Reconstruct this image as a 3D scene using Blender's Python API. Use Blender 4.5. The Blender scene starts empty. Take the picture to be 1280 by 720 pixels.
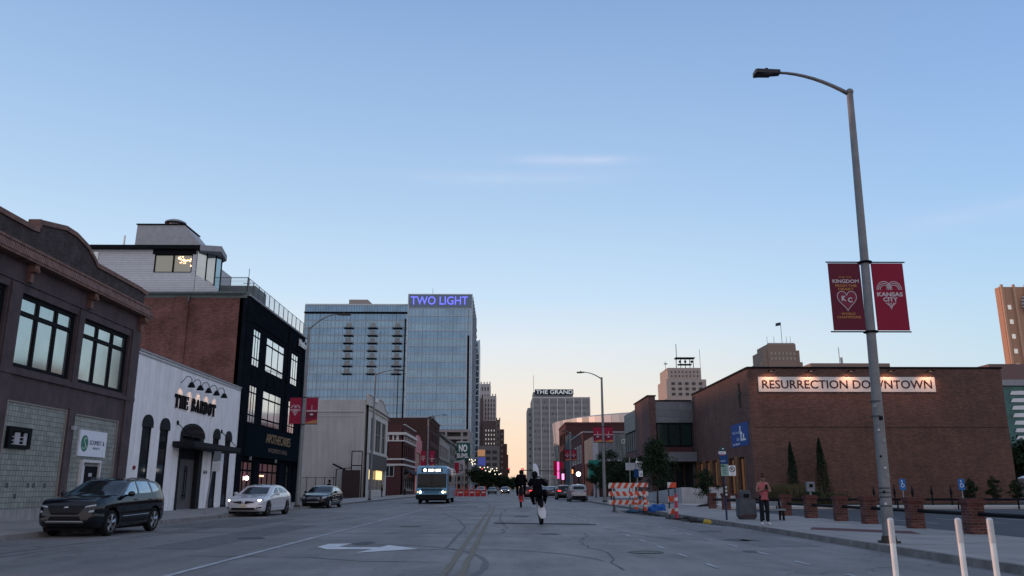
import bpy, bmesh, math, random
from mathutils import Vector, Matrix, noise
from mathutils.bvhtree import BVHTree
R = math.radians
PI = math.pi
random.seed(7)
C = bpy.context.scene.collection
SC = bpy.context.scene

# ------------------------------------------------------------ camera
cam_d = bpy.data.cameras.new('camera'); cam = bpy.data.objects.new('camera', cam_d); C.objects.link(cam)
cam.location = (0, 0, 1.35)
cam.rotation_euler = (R(90 + 13.7716), 0, R(-0.6547))
cam_d.sensor_width = 36; cam_d.lens = 36 * 1020 / 1280
cam_d.clip_start = 0.1; cam_d.clip_end = 6000
SC.camera = cam

# ------------------------------------------------------------ sky and light
def lin(c):
    return tuple((x / 12.92 if x <= .04045 else ((x + .055) / 1.055) ** 2.4) for x in c)
def rgb(r, g, b): return lin((r / 255, g / 255, b / 255))
SUN_AZ = R(-75)        # from the street's direction (+Y), negative is to the left
SUN_EL = R(2.6)
W = bpy.data.worlds.new('World'); SC.world = W; W.use_nodes = True
nt = W.node_tree; nt.nodes.clear()
def N(t, **k):
    n = nt.nodes.new(t)
    for a, b in k.items(): setattr(n, a, b)
    return n
L = nt.links.new
out = N('ShaderNodeOutputWorld'); bg = N('ShaderNodeBackground'); L(bg.outputs[0], out.inputs[0])
tc = N('ShaderNodeTexCoord'); sep = N('ShaderNodeSeparateXYZ'); L(tc.outputs['Generated'], sep.inputs[0])
def M(op, a=None, b=None, c=None):
    n = N('ShaderNodeMath', operation=op)
    for i, v in enumerate((a, b, c)):
        if v is None: continue
        if isinstance(v, (int, float)): n.inputs[i].default_value = v
        else: L(v, n.inputs[i])
    return n.outputs[0]
def ramp(fac, stops):
    n = N('ShaderNodeValToRGB'); L(fac, n.inputs[0]); e = n.color_ramp.elements
    while len(e) > 1: e.remove(e[-1])
    e[0].position = stops[0][0]; e[0].color = (*stops[0][1], 1)
    for p, c in stops[1:]:
        q = e.new(p); q.color = (*c, 1)
    return n.outputs[0]
el = M('ARCSINE', sep.outputs[2]); eld = M('MULTIPLY', el, 180 / PI / 90)   # elevation / 90 deg
def stops(l): return [(d / 90, rgb(*c)) for d, c in l]
near = ramp(eld, stops([(0, (243, 206, 176)), (3.5, (240, 216, 193)), (6.5, (229, 221, 211)), (9.5, (216, 222, 227)), (13, (191, 213, 233)), (19, (167, 196, 226)), (26, (147, 178, 216)), (34, (126, 158, 203)), (60, (136, 152, 184)), (90, (144, 150, 170))]))
side = ramp(eld, stops([(0, (196, 206, 208)), (4, (192, 210, 218)), (8, (182, 209, 226)), (13, (166, 199, 229)), (19, (147, 183, 224)), (26, (132, 166, 213)), (34, (118, 151, 197)), (60, (134, 150, 180)), (90, (144, 150, 170))]))
back = ramp(eld, stops([(0, (205, 196, 200)), (6, (226, 208, 212)), (14, (222, 214, 222)), (26, (196, 202, 222)), (45, (168, 174, 196)), (90, (144, 150, 170))]))
# closeness to the glow, by azimuth
gx, gy = math.sin(R(-20)), math.cos(R(-20))
hl = M('SQRT', M('ADD', M('MULTIPLY', sep.outputs[0], sep.outputs[0]), M('MULTIPLY', sep.outputs[1], sep.outputs[1])))
ca = M('DIVIDE', M('ADD', M('MULTIPLY', sep.outputs[0], gx), M('MULTIPLY', sep.outputs[1], gy)), M('MAXIMUM', hl, .001))
mr = N('ShaderNodeMapRange', interpolation_type='SMOOTHSTEP'); L(ca, mr.inputs[0]); mr.inputs[1].default_value = .50; mr.inputs[2].default_value = 1.0
mx = N('ShaderNodeMix', data_type='RGBA'); L(mr.outputs[0], mx.inputs[0]); L(side, mx.inputs[6]); L(near, mx.inputs[7])
mb_ = N('ShaderNodeMapRange', interpolation_type='SMOOTHSTEP'); L(ca, mb_.inputs[0]); mb_.inputs[1].default_value = .1; mb_.inputs[2].default_value = -.75
mx2 = N('ShaderNodeMix', data_type='RGBA'); L(mb_.outputs[0], mx2.inputs[0]); L(mx.outputs[2], mx2.inputs[6]); L(back, mx2.inputs[7])
# the real sky model, low sun, adds its own slight gradient
sky = N('ShaderNodeTexSky', sky_type='NISHITA'); sky.sun_disc = False; sky.sun_elevation = SUN_EL; sky.sun_rotation = SUN_AZ
sky.air_density = 1.2; sky.dust_density = 1.0; sky.ozone_density = 2.0
sb = N('ShaderNodeVectorMath', operation='SCALE'); L(sky.outputs[0], sb.inputs[0]); sb.inputs['Scale'].default_value = 0.02
# thin cirrus streaks, anchored to directions in the sky
az = M('ARCTAN2', sep.outputs[0], sep.outputs[1])
def streak(az0, el0, wa, we, tilt, amp):
    da = M('SUBTRACT', az, R(az0)); de = M('SUBTRACT', M('SUBTRACT', el, R(el0)), M('MULTIPLY', da, tilt))
    q = M('ADD', M('POWER', M('ABSOLUTE', M('DIVIDE', da, R(wa))), 2), M('POWER', M('ABSOLUTE', M('DIVIDE', de, R(we))), 2))
    return M('MULTIPLY', M('EXPONENT', M('MULTIPLY', q, -1)), amp)
cmb = N('ShaderNodeCombineXYZ'); L(M('MULTIPLY', az, 14), cmb.inputs[0]); L(M('MULTIPLY', el, 90), cmb.inputs[1])
nz = N('ShaderNodeTexNoise'); L(cmb.outputs[0], nz.inputs[0]); nz.inputs['Scale'].default_value = 1.2; nz.inputs['Detail'].default_value = 5
nzf = M('MULTIPLY', nz.outputs[0], 1.7)
st = M('ADD', M('ADD', streak(5.3, 22.6, 3.6, .30, -.03, .55), streak(0.5, 21.4, 7.0, .45, .0, .22)), streak(33, 16.5, 9, .6, .05, .18))
cm = N('ShaderNodeMix', data_type='RGBA'); L(M('MULTIPLY', st, nzf), cm.inputs[0]); L(mx2.outputs[2], cm.inputs[6]); cm.inputs[7].default_value = (*rgb(205, 210, 232), 1)
ad = N('ShaderNodeVectorMath', operation='ADD'); L(cm.outputs[2], ad.inputs[0]); L(sb.outputs[0], ad.inputs[1])
L(ad.outputs[0], bg.inputs[0]); bg.inputs[1].default_value = 1.13
sun_d = bpy.data.lights.new('sun', 'SUN'); sun = bpy.data.objects.new('sun', sun_d); C.objects.link(sun)
sun_d.energy = 2.0; sun_d.angle = R(2.5); sun_d.color = (1, .50, .30)
sdir = Vector((math.sin(SUN_AZ) * math.cos(SUN_EL), math.cos(SUN_AZ) * math.cos(SUN_EL), math.sin(SUN_EL)))
sun.rotation_euler = sdir.to_track_quat('Z', 'Y').to_euler()
SC.view_settings.view_transform = 'Standard'; SC.view_settings.look = 'None'
SC.view_settings.exposure = 0.0; SC.view_settings.gamma = 1.0
SC.render.engine = 'CYCLES'
SC.cycles.max_bounces = 5; SC.cycles.diffuse_bounces = 3; SC.cycles.glossy_bounces = 3

# ------------------------------------------------------------ materials
MATS = {}
def mat(name, col=(.5, .5, .5), rough=.7, metal=0., var=.12, scale=3., bump=0., emit=None, estr=0., spec=.5, coat=0., kind=None, col2=None, mortar=None, bw=.22, bh=.075, streaks=0., ms=.012):
    if name in MATS: return MATS[name]
    if col == (.5, .5, .5): print('UNDEFINED MAT', name)
    m = bpy.data.materials.new(name); m.use_nodes = True; MATS[name] = m
    t = m.node_tree; b = t.nodes['Principled BSDF']; ln = t.links.new
    def n(ty, **k):
        q = t.nodes.new(ty)
        for a_, b_ in k.items(): setattr(q, a_, b_)
        return q
    b.inputs['Roughness'].default_value = rough; b.inputs['Metallic'].default_value = metal
    if spec == .5 and rough >= .4 and not metal: spec = .18
    b.inputs['Specular IOR Level'].default_value = spec
    if coat: b.inputs['Coat Weight'].default_value = coat; b.inputs['Coat Roughness'].default_value = .04
    if emit:
        b.inputs['Emission Color'].default_value = (*emit, 1); b.inputs['Emission Strength'].default_value = estr
    tcn = n('ShaderNodeTexCoord'); co = tcn.outputs['Object']
    noi = n('ShaderNodeTexNoise'); noi.inputs['Scale'].default_value = scale; noi.inputs['Detail'].default_value = 6; noi.inputs['Roughness'].default_value = .65
    ln(co, noi.inputs[0])
    def mixc(f, a_, b_):
        q = n('ShaderNodeMix', data_type='RGBA')
        for i, v in ((0, f), (6, a_), (7, b_)):
            if isinstance(v, (int, float)): q.inputs[i].default_value = v
            elif isinstance(v, tuple): q.inputs[i].default_value = (*v[:3], 1)
            else: ln(v, q.inputs[i])
        return q.outputs[2]
    lo = tuple(c * (1 - var) for c in col); hi = tuple(min(1, c * (1 + var)) for c in col)
    if kind == 'brick' or kind == 'grid':
        s = n('ShaderNodeSeparateXYZ'); ln(co, s.inputs[0])
        a_ = n('ShaderNodeMath', operation='ADD'); ln(s.outputs[0], a_.inputs[0]); ln(s.outputs[1], a_.inputs[1])
        cb = n('ShaderNodeCombineXYZ'); ln(a_.outputs[0], cb.inputs[0]); ln(s.outputs[2], cb.inputs[1])
        br = n('ShaderNodeTexBrick'); ln(cb.outputs[0], br.inputs[0]); br.inputs['Scale'].default_value = 1
        br.inputs['Brick Width'].default_value = bw; br.inputs['Row Height'].default_value = bh; br.inputs['Mortar Size'].default_value = ms
        br.inputs['Mortar Smooth'].default_value = .3
        if kind == 'grid': br.offset = 0.
        br.inputs['Color1'].default_value = (*lo, 1); br.inputs['Color2'].default_value = (*(col2 or hi), 1); br.inputs['Mortar'].default_value = (*(mortar or tuple(c * 1.5 for c in col)), 1)
        rp = n('ShaderNodeMapRange'); ln(noi.outputs[0], rp.inputs[0]); rp.inputs[1].default_value = .3; rp.inputs[2].default_value = .7; rp.inputs[3].default_value = 1 - 1.4 * var; rp.inputs[4].default_value = 1 + 1.4 * var
        vm = n('ShaderNodeVectorMath', operation='SCALE'); ln(br.outputs[0], vm.inputs[0]); ln(rp.outputs[0], vm.inputs['Scale'])
        c_out = vm.outputs[0]
        if bump:
            bp = n('ShaderNodeBump'); bp.inputs['Strength'].default_value = bump; bp.inputs['Distance'].default_value = .01; bp.invert = True
            ln(br.outputs['Fac'], bp.inputs['Height']); ln(bp.outputs[0], b.inputs['Normal'])
    else:
        rp = n('ShaderNodeMapRange'); ln(noi.outputs[0], rp.inputs[0]); rp.inputs[1].default_value = .32; rp.inputs[2].default_value = .68
        c_out = mixc(rp.outputs[0], lo, col2 or hi)
        if bump:
            bp = n('ShaderNodeBump'); bp.inputs['Strength'].default_value = bump; bp.inputs['Distance'].default_value = .02
            ln(noi.outputs[0], bp.inputs['Height']); ln(bp.outputs[0], b.inputs['Normal'])
    if streaks:
        mp = n('ShaderNodeMapping'); mp.inputs['Scale'].default_value = (1.6, 1.6, .12); ln(co, mp.inputs[0])
        n2 = n('ShaderNodeTexNoise'); n2.inputs['Scale'].default_value = 1.5; n2.inputs['Detail'].default_value = 4; ln(mp.outputs[0], n2.inputs[0])
        r2 = n('ShaderNodeMapRange'); ln(n2.outputs[0], r2.inputs[0]); r2.inputs[1].default_value = .42; r2.inputs[2].default_value = .75; r2.inputs[3].default_value = 1; r2.inputs[4].default_value = 1 - streaks
        v2 = n('ShaderNodeVectorMath', operation='SCALE'); ln(c_out, v2.inputs[0]); ln(r2.outputs[0], v2.inputs['Scale']); c_out = v2.outputs[0]
    ln(c_out, b.inputs['Base Color'])
    if not emit and rough > .15:
        rr = n('ShaderNodeMapRange'); ln(noi.outputs[0], rr.inputs[0]); rr.inputs[3].default_value = max(.02, rough - .08); rr.inputs[4].default_value = min(1, rough + .08); ln(rr.outputs[0], b.inputs['Roughness'])
    return m
BLACK = mat('black_paint', (.010, .011, .014), .6, var=.2, spec=.05)
GLASS = mat('dark_glass', (.012, .018, .022), .06, spec=.3, var=.1, scale=.4)
MIRR = mat('sky_reflecting_glass', (.72, .78, .80), .07, metal=.85, var=.06, scale=.25)
MIRRG = mat('greenish_reflecting_glass', (.44, .50, .49), .09, metal=.85, var=.12, scale=.5)
METAL = mat('galvanised_steel', (.30, .31, .32), .5, metal=.55, var=.15, scale=8)
WHITE = mat('white_paint', (.78, .79, .80), .6, var=.05)
RUB = mat('rubber', (.012, .012, .013), .85, var=.2, scale=20)
CHROME = mat('bright_metal', (.55, .56, .58), .2, metal=1., var=.05)
CONC = mat('concrete', (.30, .30, .30), .85, var=.18, scale=1.2, bump=.2, streaks=.25)

# ------------------------------------------------------------ mesh tools
class MB:
    def __init__(s): s.v = []; s.f = []; s.mi = []; s.cur = 0
    def add(s, vs, fs):
        o = len(s.v); s.v += [tuple(v) for v in vs]; s.f += [tuple(i + o for i in f) for f in fs]; s.mi += [s.cur] * len(fs); return s
    def box(s, x0, y0, z0, x1, y1, z1):
        return s.add([(x0, y0, z0), (x1, y0, z0), (x1, y1, z0), (x0, y1, z0), (x0, y0, z1), (x1, y0, z1), (x1, y1, z1), (x0, y1, z1)],
                     [(0, 3, 2, 1), (4, 5, 6, 7), (0, 1, 5, 4), (1, 2, 6, 5), (2, 3, 7, 6), (3, 0, 4, 7)])
    def quad(s, a, b, c, d): return s.add([a, b, c, d], [(0, 1, 2, 3)])
    def poly(s, ps): return s.add(ps, [tuple(range(len(ps)))])
    def prism(s, ps, off):
        n = len(ps); off = Vector(off); vs = [Vector(p) for p in ps] + [Vector(p) + off for p in ps]
        return s.add(vs, [tuple(range(n))[::-1], tuple(range(n, 2 * n))] + [(i, (i + 1) % n, n + (i + 1) % n, n + i) for i in range(n)])
    def tube(s, pts, r, n=8, caps=True):
        pts = [Vector(p) for p in pts]; rs = r if isinstance(r, (list, tuple)) else [r] * len(pts)
        vs = []; fs = []; ref = None
        for i, p in enumerate(pts):
            d = (pts[min(i + 1, len(pts) - 1)] - pts[max(i - 1, 0)]).normalized()
            if ref is None: ref = Vector((0, 0, 1)) if abs(d.z) < .9 else Vector((1, 0, 0))
            a = d.cross(ref).normalized(); b = a.cross(d).normalized(); ref = b
            for k in range(n):
                t = 2 * PI * k / n; vs.append(p + (a * math.cos(t) + b * math.sin(t)) * rs[i])
        for i in range(len(pts) - 1):
            for k in range(n):
                k2 = (k + 1) % n; fs.append((i * n + k, i * n + k2, (i + 1) * n + k2, (i + 1) * n + k))
        if caps: fs += [tuple(range(n))[::-1], tuple(range((len(pts) - 1) * n, len(pts) * n))]
        return s.add(vs, fs)
    def lathe(s, prof, c=(0, 0, 0), axis='z', n=16, caps=True):
        vs = []; fs = []; c = Vector(c)
        for (r, h) in prof:
            for k in range(n):
                t = 2 * PI * k / n; a, b = r * math.cos(t), r * math.sin(t)
                vs.append(c + (Vector((a, b, h)) if axis == 'z' else Vector((h, a, b)) if axis == 'x' else Vector((a, h, b))))
        for i in range(len(prof) - 1):
            for k in range(n):
                k2 = (k + 1) % n; fs.append((i * n + k, i * n + k2, (i + 1) * n + k2, (i + 1) * n + k))
        if caps: fs += [tuple(range(n)), tuple(range((len(prof) - 1) * n, len(prof) * n))]
        return s.add(vs, fs)
    def ball(s, c, r, n=10, sz=(1, 1, 1)):
        prof = [(max(.001, math.sin(PI * i / (n // 2 + 1))), -math.cos(PI * i / (n // 2 + 1))) for i in range(n // 2 + 2)]
        m = MB(); m.lathe(prof, n=n)
        return s.add([(c[0] + v[0] * r * sz[0], c[1] + v[1] * r * sz[1], c[2] + v[2] * r * sz[2]) for v in m.v], m.f)
    def fb(s, fr, u0, u1, z0, z1, d0, d1):     # box in a facade frame
        ps = [fr(u, z, d) for z in (z0, z1) for (u, d) in ((u0, d0), (u1, d0), (u1, d1), (u0, d1))]
        return s.add(ps, [(0, 3, 2, 1), (4, 5, 6, 7), (0, 1, 5, 4), (1, 2, 6, 5), (2, 3, 7, 6), (3, 0, 4, 7)])
    def xf(s, m):
        s.v = [tuple(m @ Vector(v)) for v in s.v]; return s
    def join(s, o, m=None):
        return s.add([tuple(m @ Vector(v)) for v in o.v] if m else o.v, o.f)
    def build(s, name, mats, parent=None, smooth=False, off=None, normals=True, ang=None):
        if off is None: off = root_loc(parent) if parent is not None else Vector((0, 0, 0))
        me = bpy.data.meshes.new(name)
        me.from_pydata([tuple(Vector(v) - off) for v in s.v], [], s.f)
        if not isinstance(mats, (list, tuple)): mats = [mats]
        for m in mats: me.materials.append(m)
        if len(mats) > 1:
            for p, i in zip(me.polygons, s.mi): p.material_index = i
        if normals:
            bm = bmesh.new(); bm.from_mesh(me); bmesh.ops.recalc_face_normals(bm, faces=bm.faces); bm.to_mesh(me); bm.free()
        if smooth:
            me.shade_smooth()
            if ang: me.set_sharp_from_angle(angle=R(ang))
        me.update()
        o = bpy.data.objects.new(name, me); C.objects.link(o)
        if parent is not None: o.parent = parent
        return o
def root_loc(o):
    if o.get('_local'): return Vector((0, 0, 0))
    p = o
    while p.parent: p = p.parent
    return Vector((0, 0, 0)) if p.get('_local') else Vector(p.location)
LOCALS = []
def thing(name, label, cat, loc=(0, 0, 0), group=None, local=False, rz=0.):
    o = bpy.data.objects.new(name, None); C.objects.link(o); o.location = loc; o.rotation_euler = (0, 0, rz)
    o.empty_display_size = .3
    o['label'] = label; o['category'] = cat
    if group: o['group'] = group
    if local: o['_local'] = 1; LOCALS.append(o)
    return o
def tag(o, label, cat, group=None):
    o['label'] = label; o['category'] = cat
    if group: o['group'] = group
    return o
def struct(o): o['kind'] = 'structure'; return o
def kids(o): return [c for c in o.children]
def dup(root, loc, rz=0., label=None, scale=None):
    r = root.copy(); C.objects.link(r); r.location = loc; r.rotation_euler = (0, 0, rz)
    if root.get('_local'): LOCALS.append(r)
    if scale: r.scale = (scale,) * 3
    if label: r['label'] = label
    for c in CH.get(root.name, kids(root)):
        c2 = c.copy(); C.objects.link(c2); c2.parent = r
        for g in CH.get(c.name, kids(c)):
            g2 = g.copy(); C.objects.link(g2); g2.parent = c2
    return r
CH = {}
def frame(o, U, Nn):
    o = Vector(o); U = Vector(U); Nn = Vector(Nn)
    return lambda u, z, d=0.: o + U * u + Nn * d + Vector((0, 0, z))
def FW(x, y0=0.): return frame((x, y0, 0), (0, 1, 0), (1, 0, 0))     # facade facing east (left side of the street), u = +Y
def FS(y, x0=0.): return frame((x0, y, 0), (1, 0, 0), (0, -1, 0))    # facade facing the camera, u = +X
def FE(x, y0=0.): return frame((x, y0, 0), (0, -1, 0), (-1, 0, 0))   # facade facing west (right side), u = -Y
def holes_wall(mb, fr, u0, u1, z0, z1, holes, depth):
    us = sorted({u0, u1, *[h[0] for h in holes], *[h[1] for h in holes]}); zs = sorted({z0, z1, *[h[2] for h in holes], *[h[3] for h in holes]})
    us = [u for u in us if u0 - 1e-6 <= u <= u1 + 1e-6]; zs = [z for z in zs if z0 - 1e-6 <= z <= z1 + 1e-6]
    for i in range(len(us) - 1):
        for j in range(len(zs) - 1):
            cu, cz = (us[i] + us[i + 1]) / 2, (zs[j] + zs[j + 1]) / 2
            if any(h[0] < cu < h[1] and h[2] < cz < h[3] for h in holes): continue
            mb.quad(fr(us[i], zs[j]), fr(us[i + 1], zs[j]), fr(us[i + 1], zs[j + 1]), fr(us[i], zs[j + 1]))
    for (a, b, c, d) in holes:
        for p, q in (((a, c), (b, c)), ((b, c), (b, d)), ((b, d), (a, d)), ((a, d), (a, c))):
            mb.quad(fr(p[0], p[1]), fr(q[0], q[1]), fr(q[0], q[1], -depth), fr(p[0], p[1], -depth))
    return mb
def core(mb, fr, u0, u1, z0, z1, d0, d1): return mb.fb(fr, u0, u1, z0, z1, d0, d1)
def window(par, fr, u0, u1, z0, z1, d, glass, framem, cols=1, rows=(), fw=.07, ft=.06, name='window', label=None):
    """a frame with bars (part) and its pane (sub-part)"""
    m = MB(); e = .004
    m.fb(fr, u0 + e, u1 - e, z0 + e, z0 + fw, d, d + ft); m.fb(fr, u0 + e, u1 - e, z1 - fw, z1 - e, d, d + ft)
    m.fb(fr, u0 + e, u0 + fw, z0 + fw, z1 - fw, d, d + ft); m.fb(fr, u1 - fw, u1 - e, z0 + fw, z1 - fw, d, d + ft)
    for i in range(1, cols):
        u = u0 + (u1 - u0) * i / cols; m.fb(fr, u - fw / 2, u + fw / 2, z0 + fw, z1 - fw, d + .003, d + ft - .003)
    for r in rows:
        z = z0 + (z1 - z0) * r; m.fb(fr, u0 + fw, u1 - fw, z - fw / 2, z + fw / 2, d + .006, d + ft - .006)
    o = m.build(name, framem, par)
    p = MB(); p.fb(fr, u0 + fw * .5, u1 - fw * .5, z0 + fw * .5, z1 - fw * .5, d + ft * .3, d + ft * .45); p.build('pane', glass, o)
    if label: o['label'] = label
    return o
def panes(par, fr, rects, d, m, name='window', t=.05):
    """plain windows, shared mesh per size, for buildings far off"""
    cache = {}
    for (u0, u1, z0, z1) in rects:
        key = (round(u1 - u0, 3), round(z1 - z0, 3))
        o0 = fr(u0, z0, d)
        if key not in cache:
            b = MB(); b.fb(lambda u, z, dd: fr(u, z, dd) - fr(0, 0, 0), 0, u1 - u0, 0, z1 - z0, 0, t)
            cache[key] = b.build(name, m, None)
            o = cache[key]
        else:
            o = cache[key].copy(); C.objects.link(o)
        o.parent = par; o.location = o0 - root_loc(par)
def text_mesh(s, bold=0., res=3):
    cu = bpy.data.curves.new('t', 'FONT'); cu.body = s; cu.size = 1; cu.offset = bold; cu.resolution_u = res; cu.align_x = 'LEFT'
    ob = bpy.data.objects.new('t', cu); C.objects.link(ob)
    dg = bpy.context.evaluated_depsgraph_get(); dg.update()
    me = bpy.data.meshes.new_from_object(ob.evaluated_get(dg)); bpy.data.objects.remove(ob)
    vs = [tuple(v.co[:2]) for v in me.vertices]; fs = [tuple(p.vertices) for p in me.polygons]
    bpy.data.meshes.remove(me); return vs, fs
def text(par, s, fr, u0, u1, z0, z1, d, t, m, name='lettering', bold=0., mb=None, cond=None):
    vs, fs = text_mesh(s, bold)
    xs = [v[0] for v in vs]; ys = [v[1] for v in vs]; x0, x1, y0, y1 = min(xs), max(xs), min(ys), max(ys)
    f = lambda v, dd: fr(u0 + (v[0] - x0) / (x1 - x0) * (u1 - u0), z0 + (v[1] - y0) / (y1 - y0) * (z1 - z0), dd)
    own = mb is None
    if own: mb = MB()
    n = len(vs)
    edges = {}
    for fc in fs:
        for i in range(len(fc)):
            e = (fc[i], fc[(i + 1) % len(fc)]); k = tuple(sorted(e)); edges[k] = None if k in edges else e
    V = [f(v, d + t) for v in vs] + [f(v, d) for v in vs]
    F = list(fs) + [(e[0], e[1], e[1] + n, e[0] + n) for e in edges.values() if e]
    mb.add(V, F)
    if own: return mb.build(name, m, par, normals=False)
def polyshape(mb, fr, pts, d, t):
    P0 = [fr(u, z, d + t) for u, z in pts]; mb.prism(P0, (fr(0, 0, d) - fr(0, 0, d + t)))
    return mb
def arc(cu, cz, ru, rz, a0, a1, n=10): return [(cu + ru * math.cos(R(a0 + (a1 - a0) * i / n)), cz + rz * math.sin(R(a0 + (a1 - a0) * i / n))) for i in range(n + 1)]
def strokes(mb, fr, pts, w, d, t):
    for (a, b) in zip(pts, pts[1:]):
        a = Vector((a[0], a[1])); b = Vector((b[0], b[1])); q = (b - a)
        if q.length < 1e-6: continue
        nn = Vector((-q.y, q.x)).normalized() * w / 2
        polyshape(mb, fr, [tuple(a - nn), tuple(b - nn), tuple(b + nn), tuple(a + nn)], d, t)
# ============================================================ SETTING
def kerb_l(y): return -13.1 + max(0, y - 150) * .030
def kerb_r(y): return 8.35 + max(0, y - 150) * .016 + (0 if y > 42 else 0)
def road_material():
    m = bpy.data.materials.new('asphalt_road'); m.use_nodes = True; t = m.node_tree; b = t.nodes['Principled BSDF']; ln = t.links.new
    n = t.nodes.new
    g = n('ShaderNodeTexCoord'); co = g.outputs['Object']
    def noi(sc, det=6, mp=None, ro=.6):
        q = n('ShaderNodeTexNoise'); q.inputs['Scale'].default_value = sc; q.inputs['Detail'].default_value = det; q.inputs['Roughness'].default_value = ro
        if mp:
            k = n('ShaderNodeMapping'); k.inputs['Scale'].default_value = mp; ln(co, k.inputs[0]); ln(k.outputs[0], q.inputs[0])
        else: ln(co, q.inputs[0])
        return q.outputs[0]
    def mr(v, a, c, d, e, sm=False):
        q = n('ShaderNodeMapRange'); ln(v, q.inputs[0]); q.inputs[1].default_value = a; q.inputs[2].default_value = c; q.inputs[3].default_value = d; q.inputs[4].default_value = e
        if sm: q.interpolation_type = 'SMOOTHSTEP'
        return q.outputs[0]
    def mul(a, c):
        q = n('ShaderNodeMath'); q.operation = 'MULTIPLY'; ln(a, q.inputs[0])
        if isinstance(c, (int, float)): q.inputs[1].default_value = c
        else: ln(c, q.inputs[1])
        return q.outputs[0]
    base = mul(mul(mr(noi(.10, 3), .35, .65, .82, 1.18), mr(noi(.9, 7, (1, .14, 1), .7), .3, .7, .70, 1.30)), mul(mr(noi(70, 2), .35, .65, .72, 1.28), mr(noi(9, 6, None, .75), .3, .7, .84, 1.16)))
    # cracks: distorted voronoi edges, shown only in worn areas
    vo = n('ShaderNodeTexVoronoi'); vo.feature = 'DISTANCE_TO_EDGE'; vo.inputs['Scale'].default_value = .16
    ds = n('ShaderNodeTexNoise'); ds.inputs['Scale'].default_value = .8; ds.inputs['Detail'].default_value = 5; ln(co, ds.inputs[0])
    va = n('ShaderNodeVectorMath'); va.operation = 'MULTIPLY_ADD'; ln(ds.outputs[1], va.inputs[0]); va.inputs[1].default_value = (1.6, 1.6, 0); ln(co, va.inputs[2]); ln(va.outputs[0], vo.inputs[0])
    cr = mul(mr(vo.outputs[0], .0, .0035, 1, 0), mr(noi(.07, 2), .45, .56, 0, 1))
    vo2 = n('ShaderNodeTexVoronoi'); vo2.feature = 'DISTANCE_TO_EDGE'; vo2.inputs['Scale'].default_value = 1.3; ln(va.outputs[0], vo2.inputs[0])
    cr2 = mul(mr(vo2.outputs[0], .0, .025, 1, 0), mr(noi(.13, 3), .50, .58, 0, .85))
    mxx = n('ShaderNodeMath'); mxx.operation = 'MAXIMUM'; ln(cr, mxx.inputs[0]); ln(cr2, mxx.inputs[1])
    blot = mr(noi(.45, 6, (1, .4, 1), .75), .55, .68, 1, .66)
    val = mul(mul(base, blot), mr(mxx.outputs[0], 0, 1, 1, .30))
    v = n('ShaderNodeVectorMath'); v.operation = 'SCALE'; v.inputs[0].default_value = (.160, .153, .149); ln(val, v.inputs['Scale']); ln(v.outputs[0], b.inputs['Base Color'])
    ln(mr(noi(.5, 5), .3, .7, .50, .72), b.inputs['Roughness'])
    bp = n('ShaderNodeBump'); bp.inputs['Strength'].default_value = .35; bp.inputs['Distance'].default_value = .01; ln(noi(45, 3), bp.inputs['Height']); ln(bp.outputs[0], b.inputs['Normal'])
    b.inputs['Specular IOR Level'].default_value = .4
    return m
ROAD = road_material(); MATS['asphalt_road'] = ROAD
SIDEW = mat('sidewalk_concrete', (.30, .295, .285), .85, var=.13, scale=.8, kind=None, bump=.1)
def sidewalk_material():
    m = SIDEW; t = m.node_tree; b = t.nodes['Principled BSDF']; src = b.inputs['Base Color'].links[0].from_socket
    tcn = t.nodes.new('ShaderNodeTexCoord'); br = t.nodes.new('ShaderNodeTexBrick'); br.offset = 0
    br.inputs['Scale'].default_value = 1; br.inputs['Brick Width'].default_value = 1.5; br.inputs['Row Height'].default_value = 1.5; br.inputs['Mortar Size'].default_value = .012
    br.inputs['Color1'].default_value = (1, 1, 1, 1); br.inputs['Color2'].default_value = (.86, .86, .87, 1); br.inputs['Mortar'].default_value = (.5, .5, .5, 1)
    t.links.new(tcn.outputs['Object'], br.inputs[0])
    mx_ = t.nodes.new('ShaderNodeMix'); mx_.data_type = 'RGBA'; mx_.blend_type = 'MULTIPLY'; mx_.inputs[0].default_value = 1
    t.links.new(src, mx_.inputs[6]); t.links.new(br.outputs[0], mx_.inputs[7]); t.links.new(mx_.outputs[2], b.inputs['Base Color'])
sidewalk_material()
KERB = mat('kerb_concrete', (.20, .195, .19), .9, var=.3, scale=2.5, bump=.3, streaks=.4)
GROUND = mat('far_ground', (.09, .095, .10), .9, var=.2, scale=.05)
m = MB(); m.quad((-3000, -300, -.05), (3000, -300, -.05), (3000, 4000, -.05), (-3000, 4000, -.05)); struct(m.build('ground', GROUND))
ys = [-30, 0, 40, 78, 150, 250, 400, 600, 900]
m = MB()
for a, b in zip(ys, ys[1:]): m.quad((kerb_l(a), a, 0), (kerb_r(a), a, 0), (kerb_r(b), b, 0), (kerb_l(b), b, 0))
struct(m.build('road', ROAD))
KZ = .13
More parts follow.
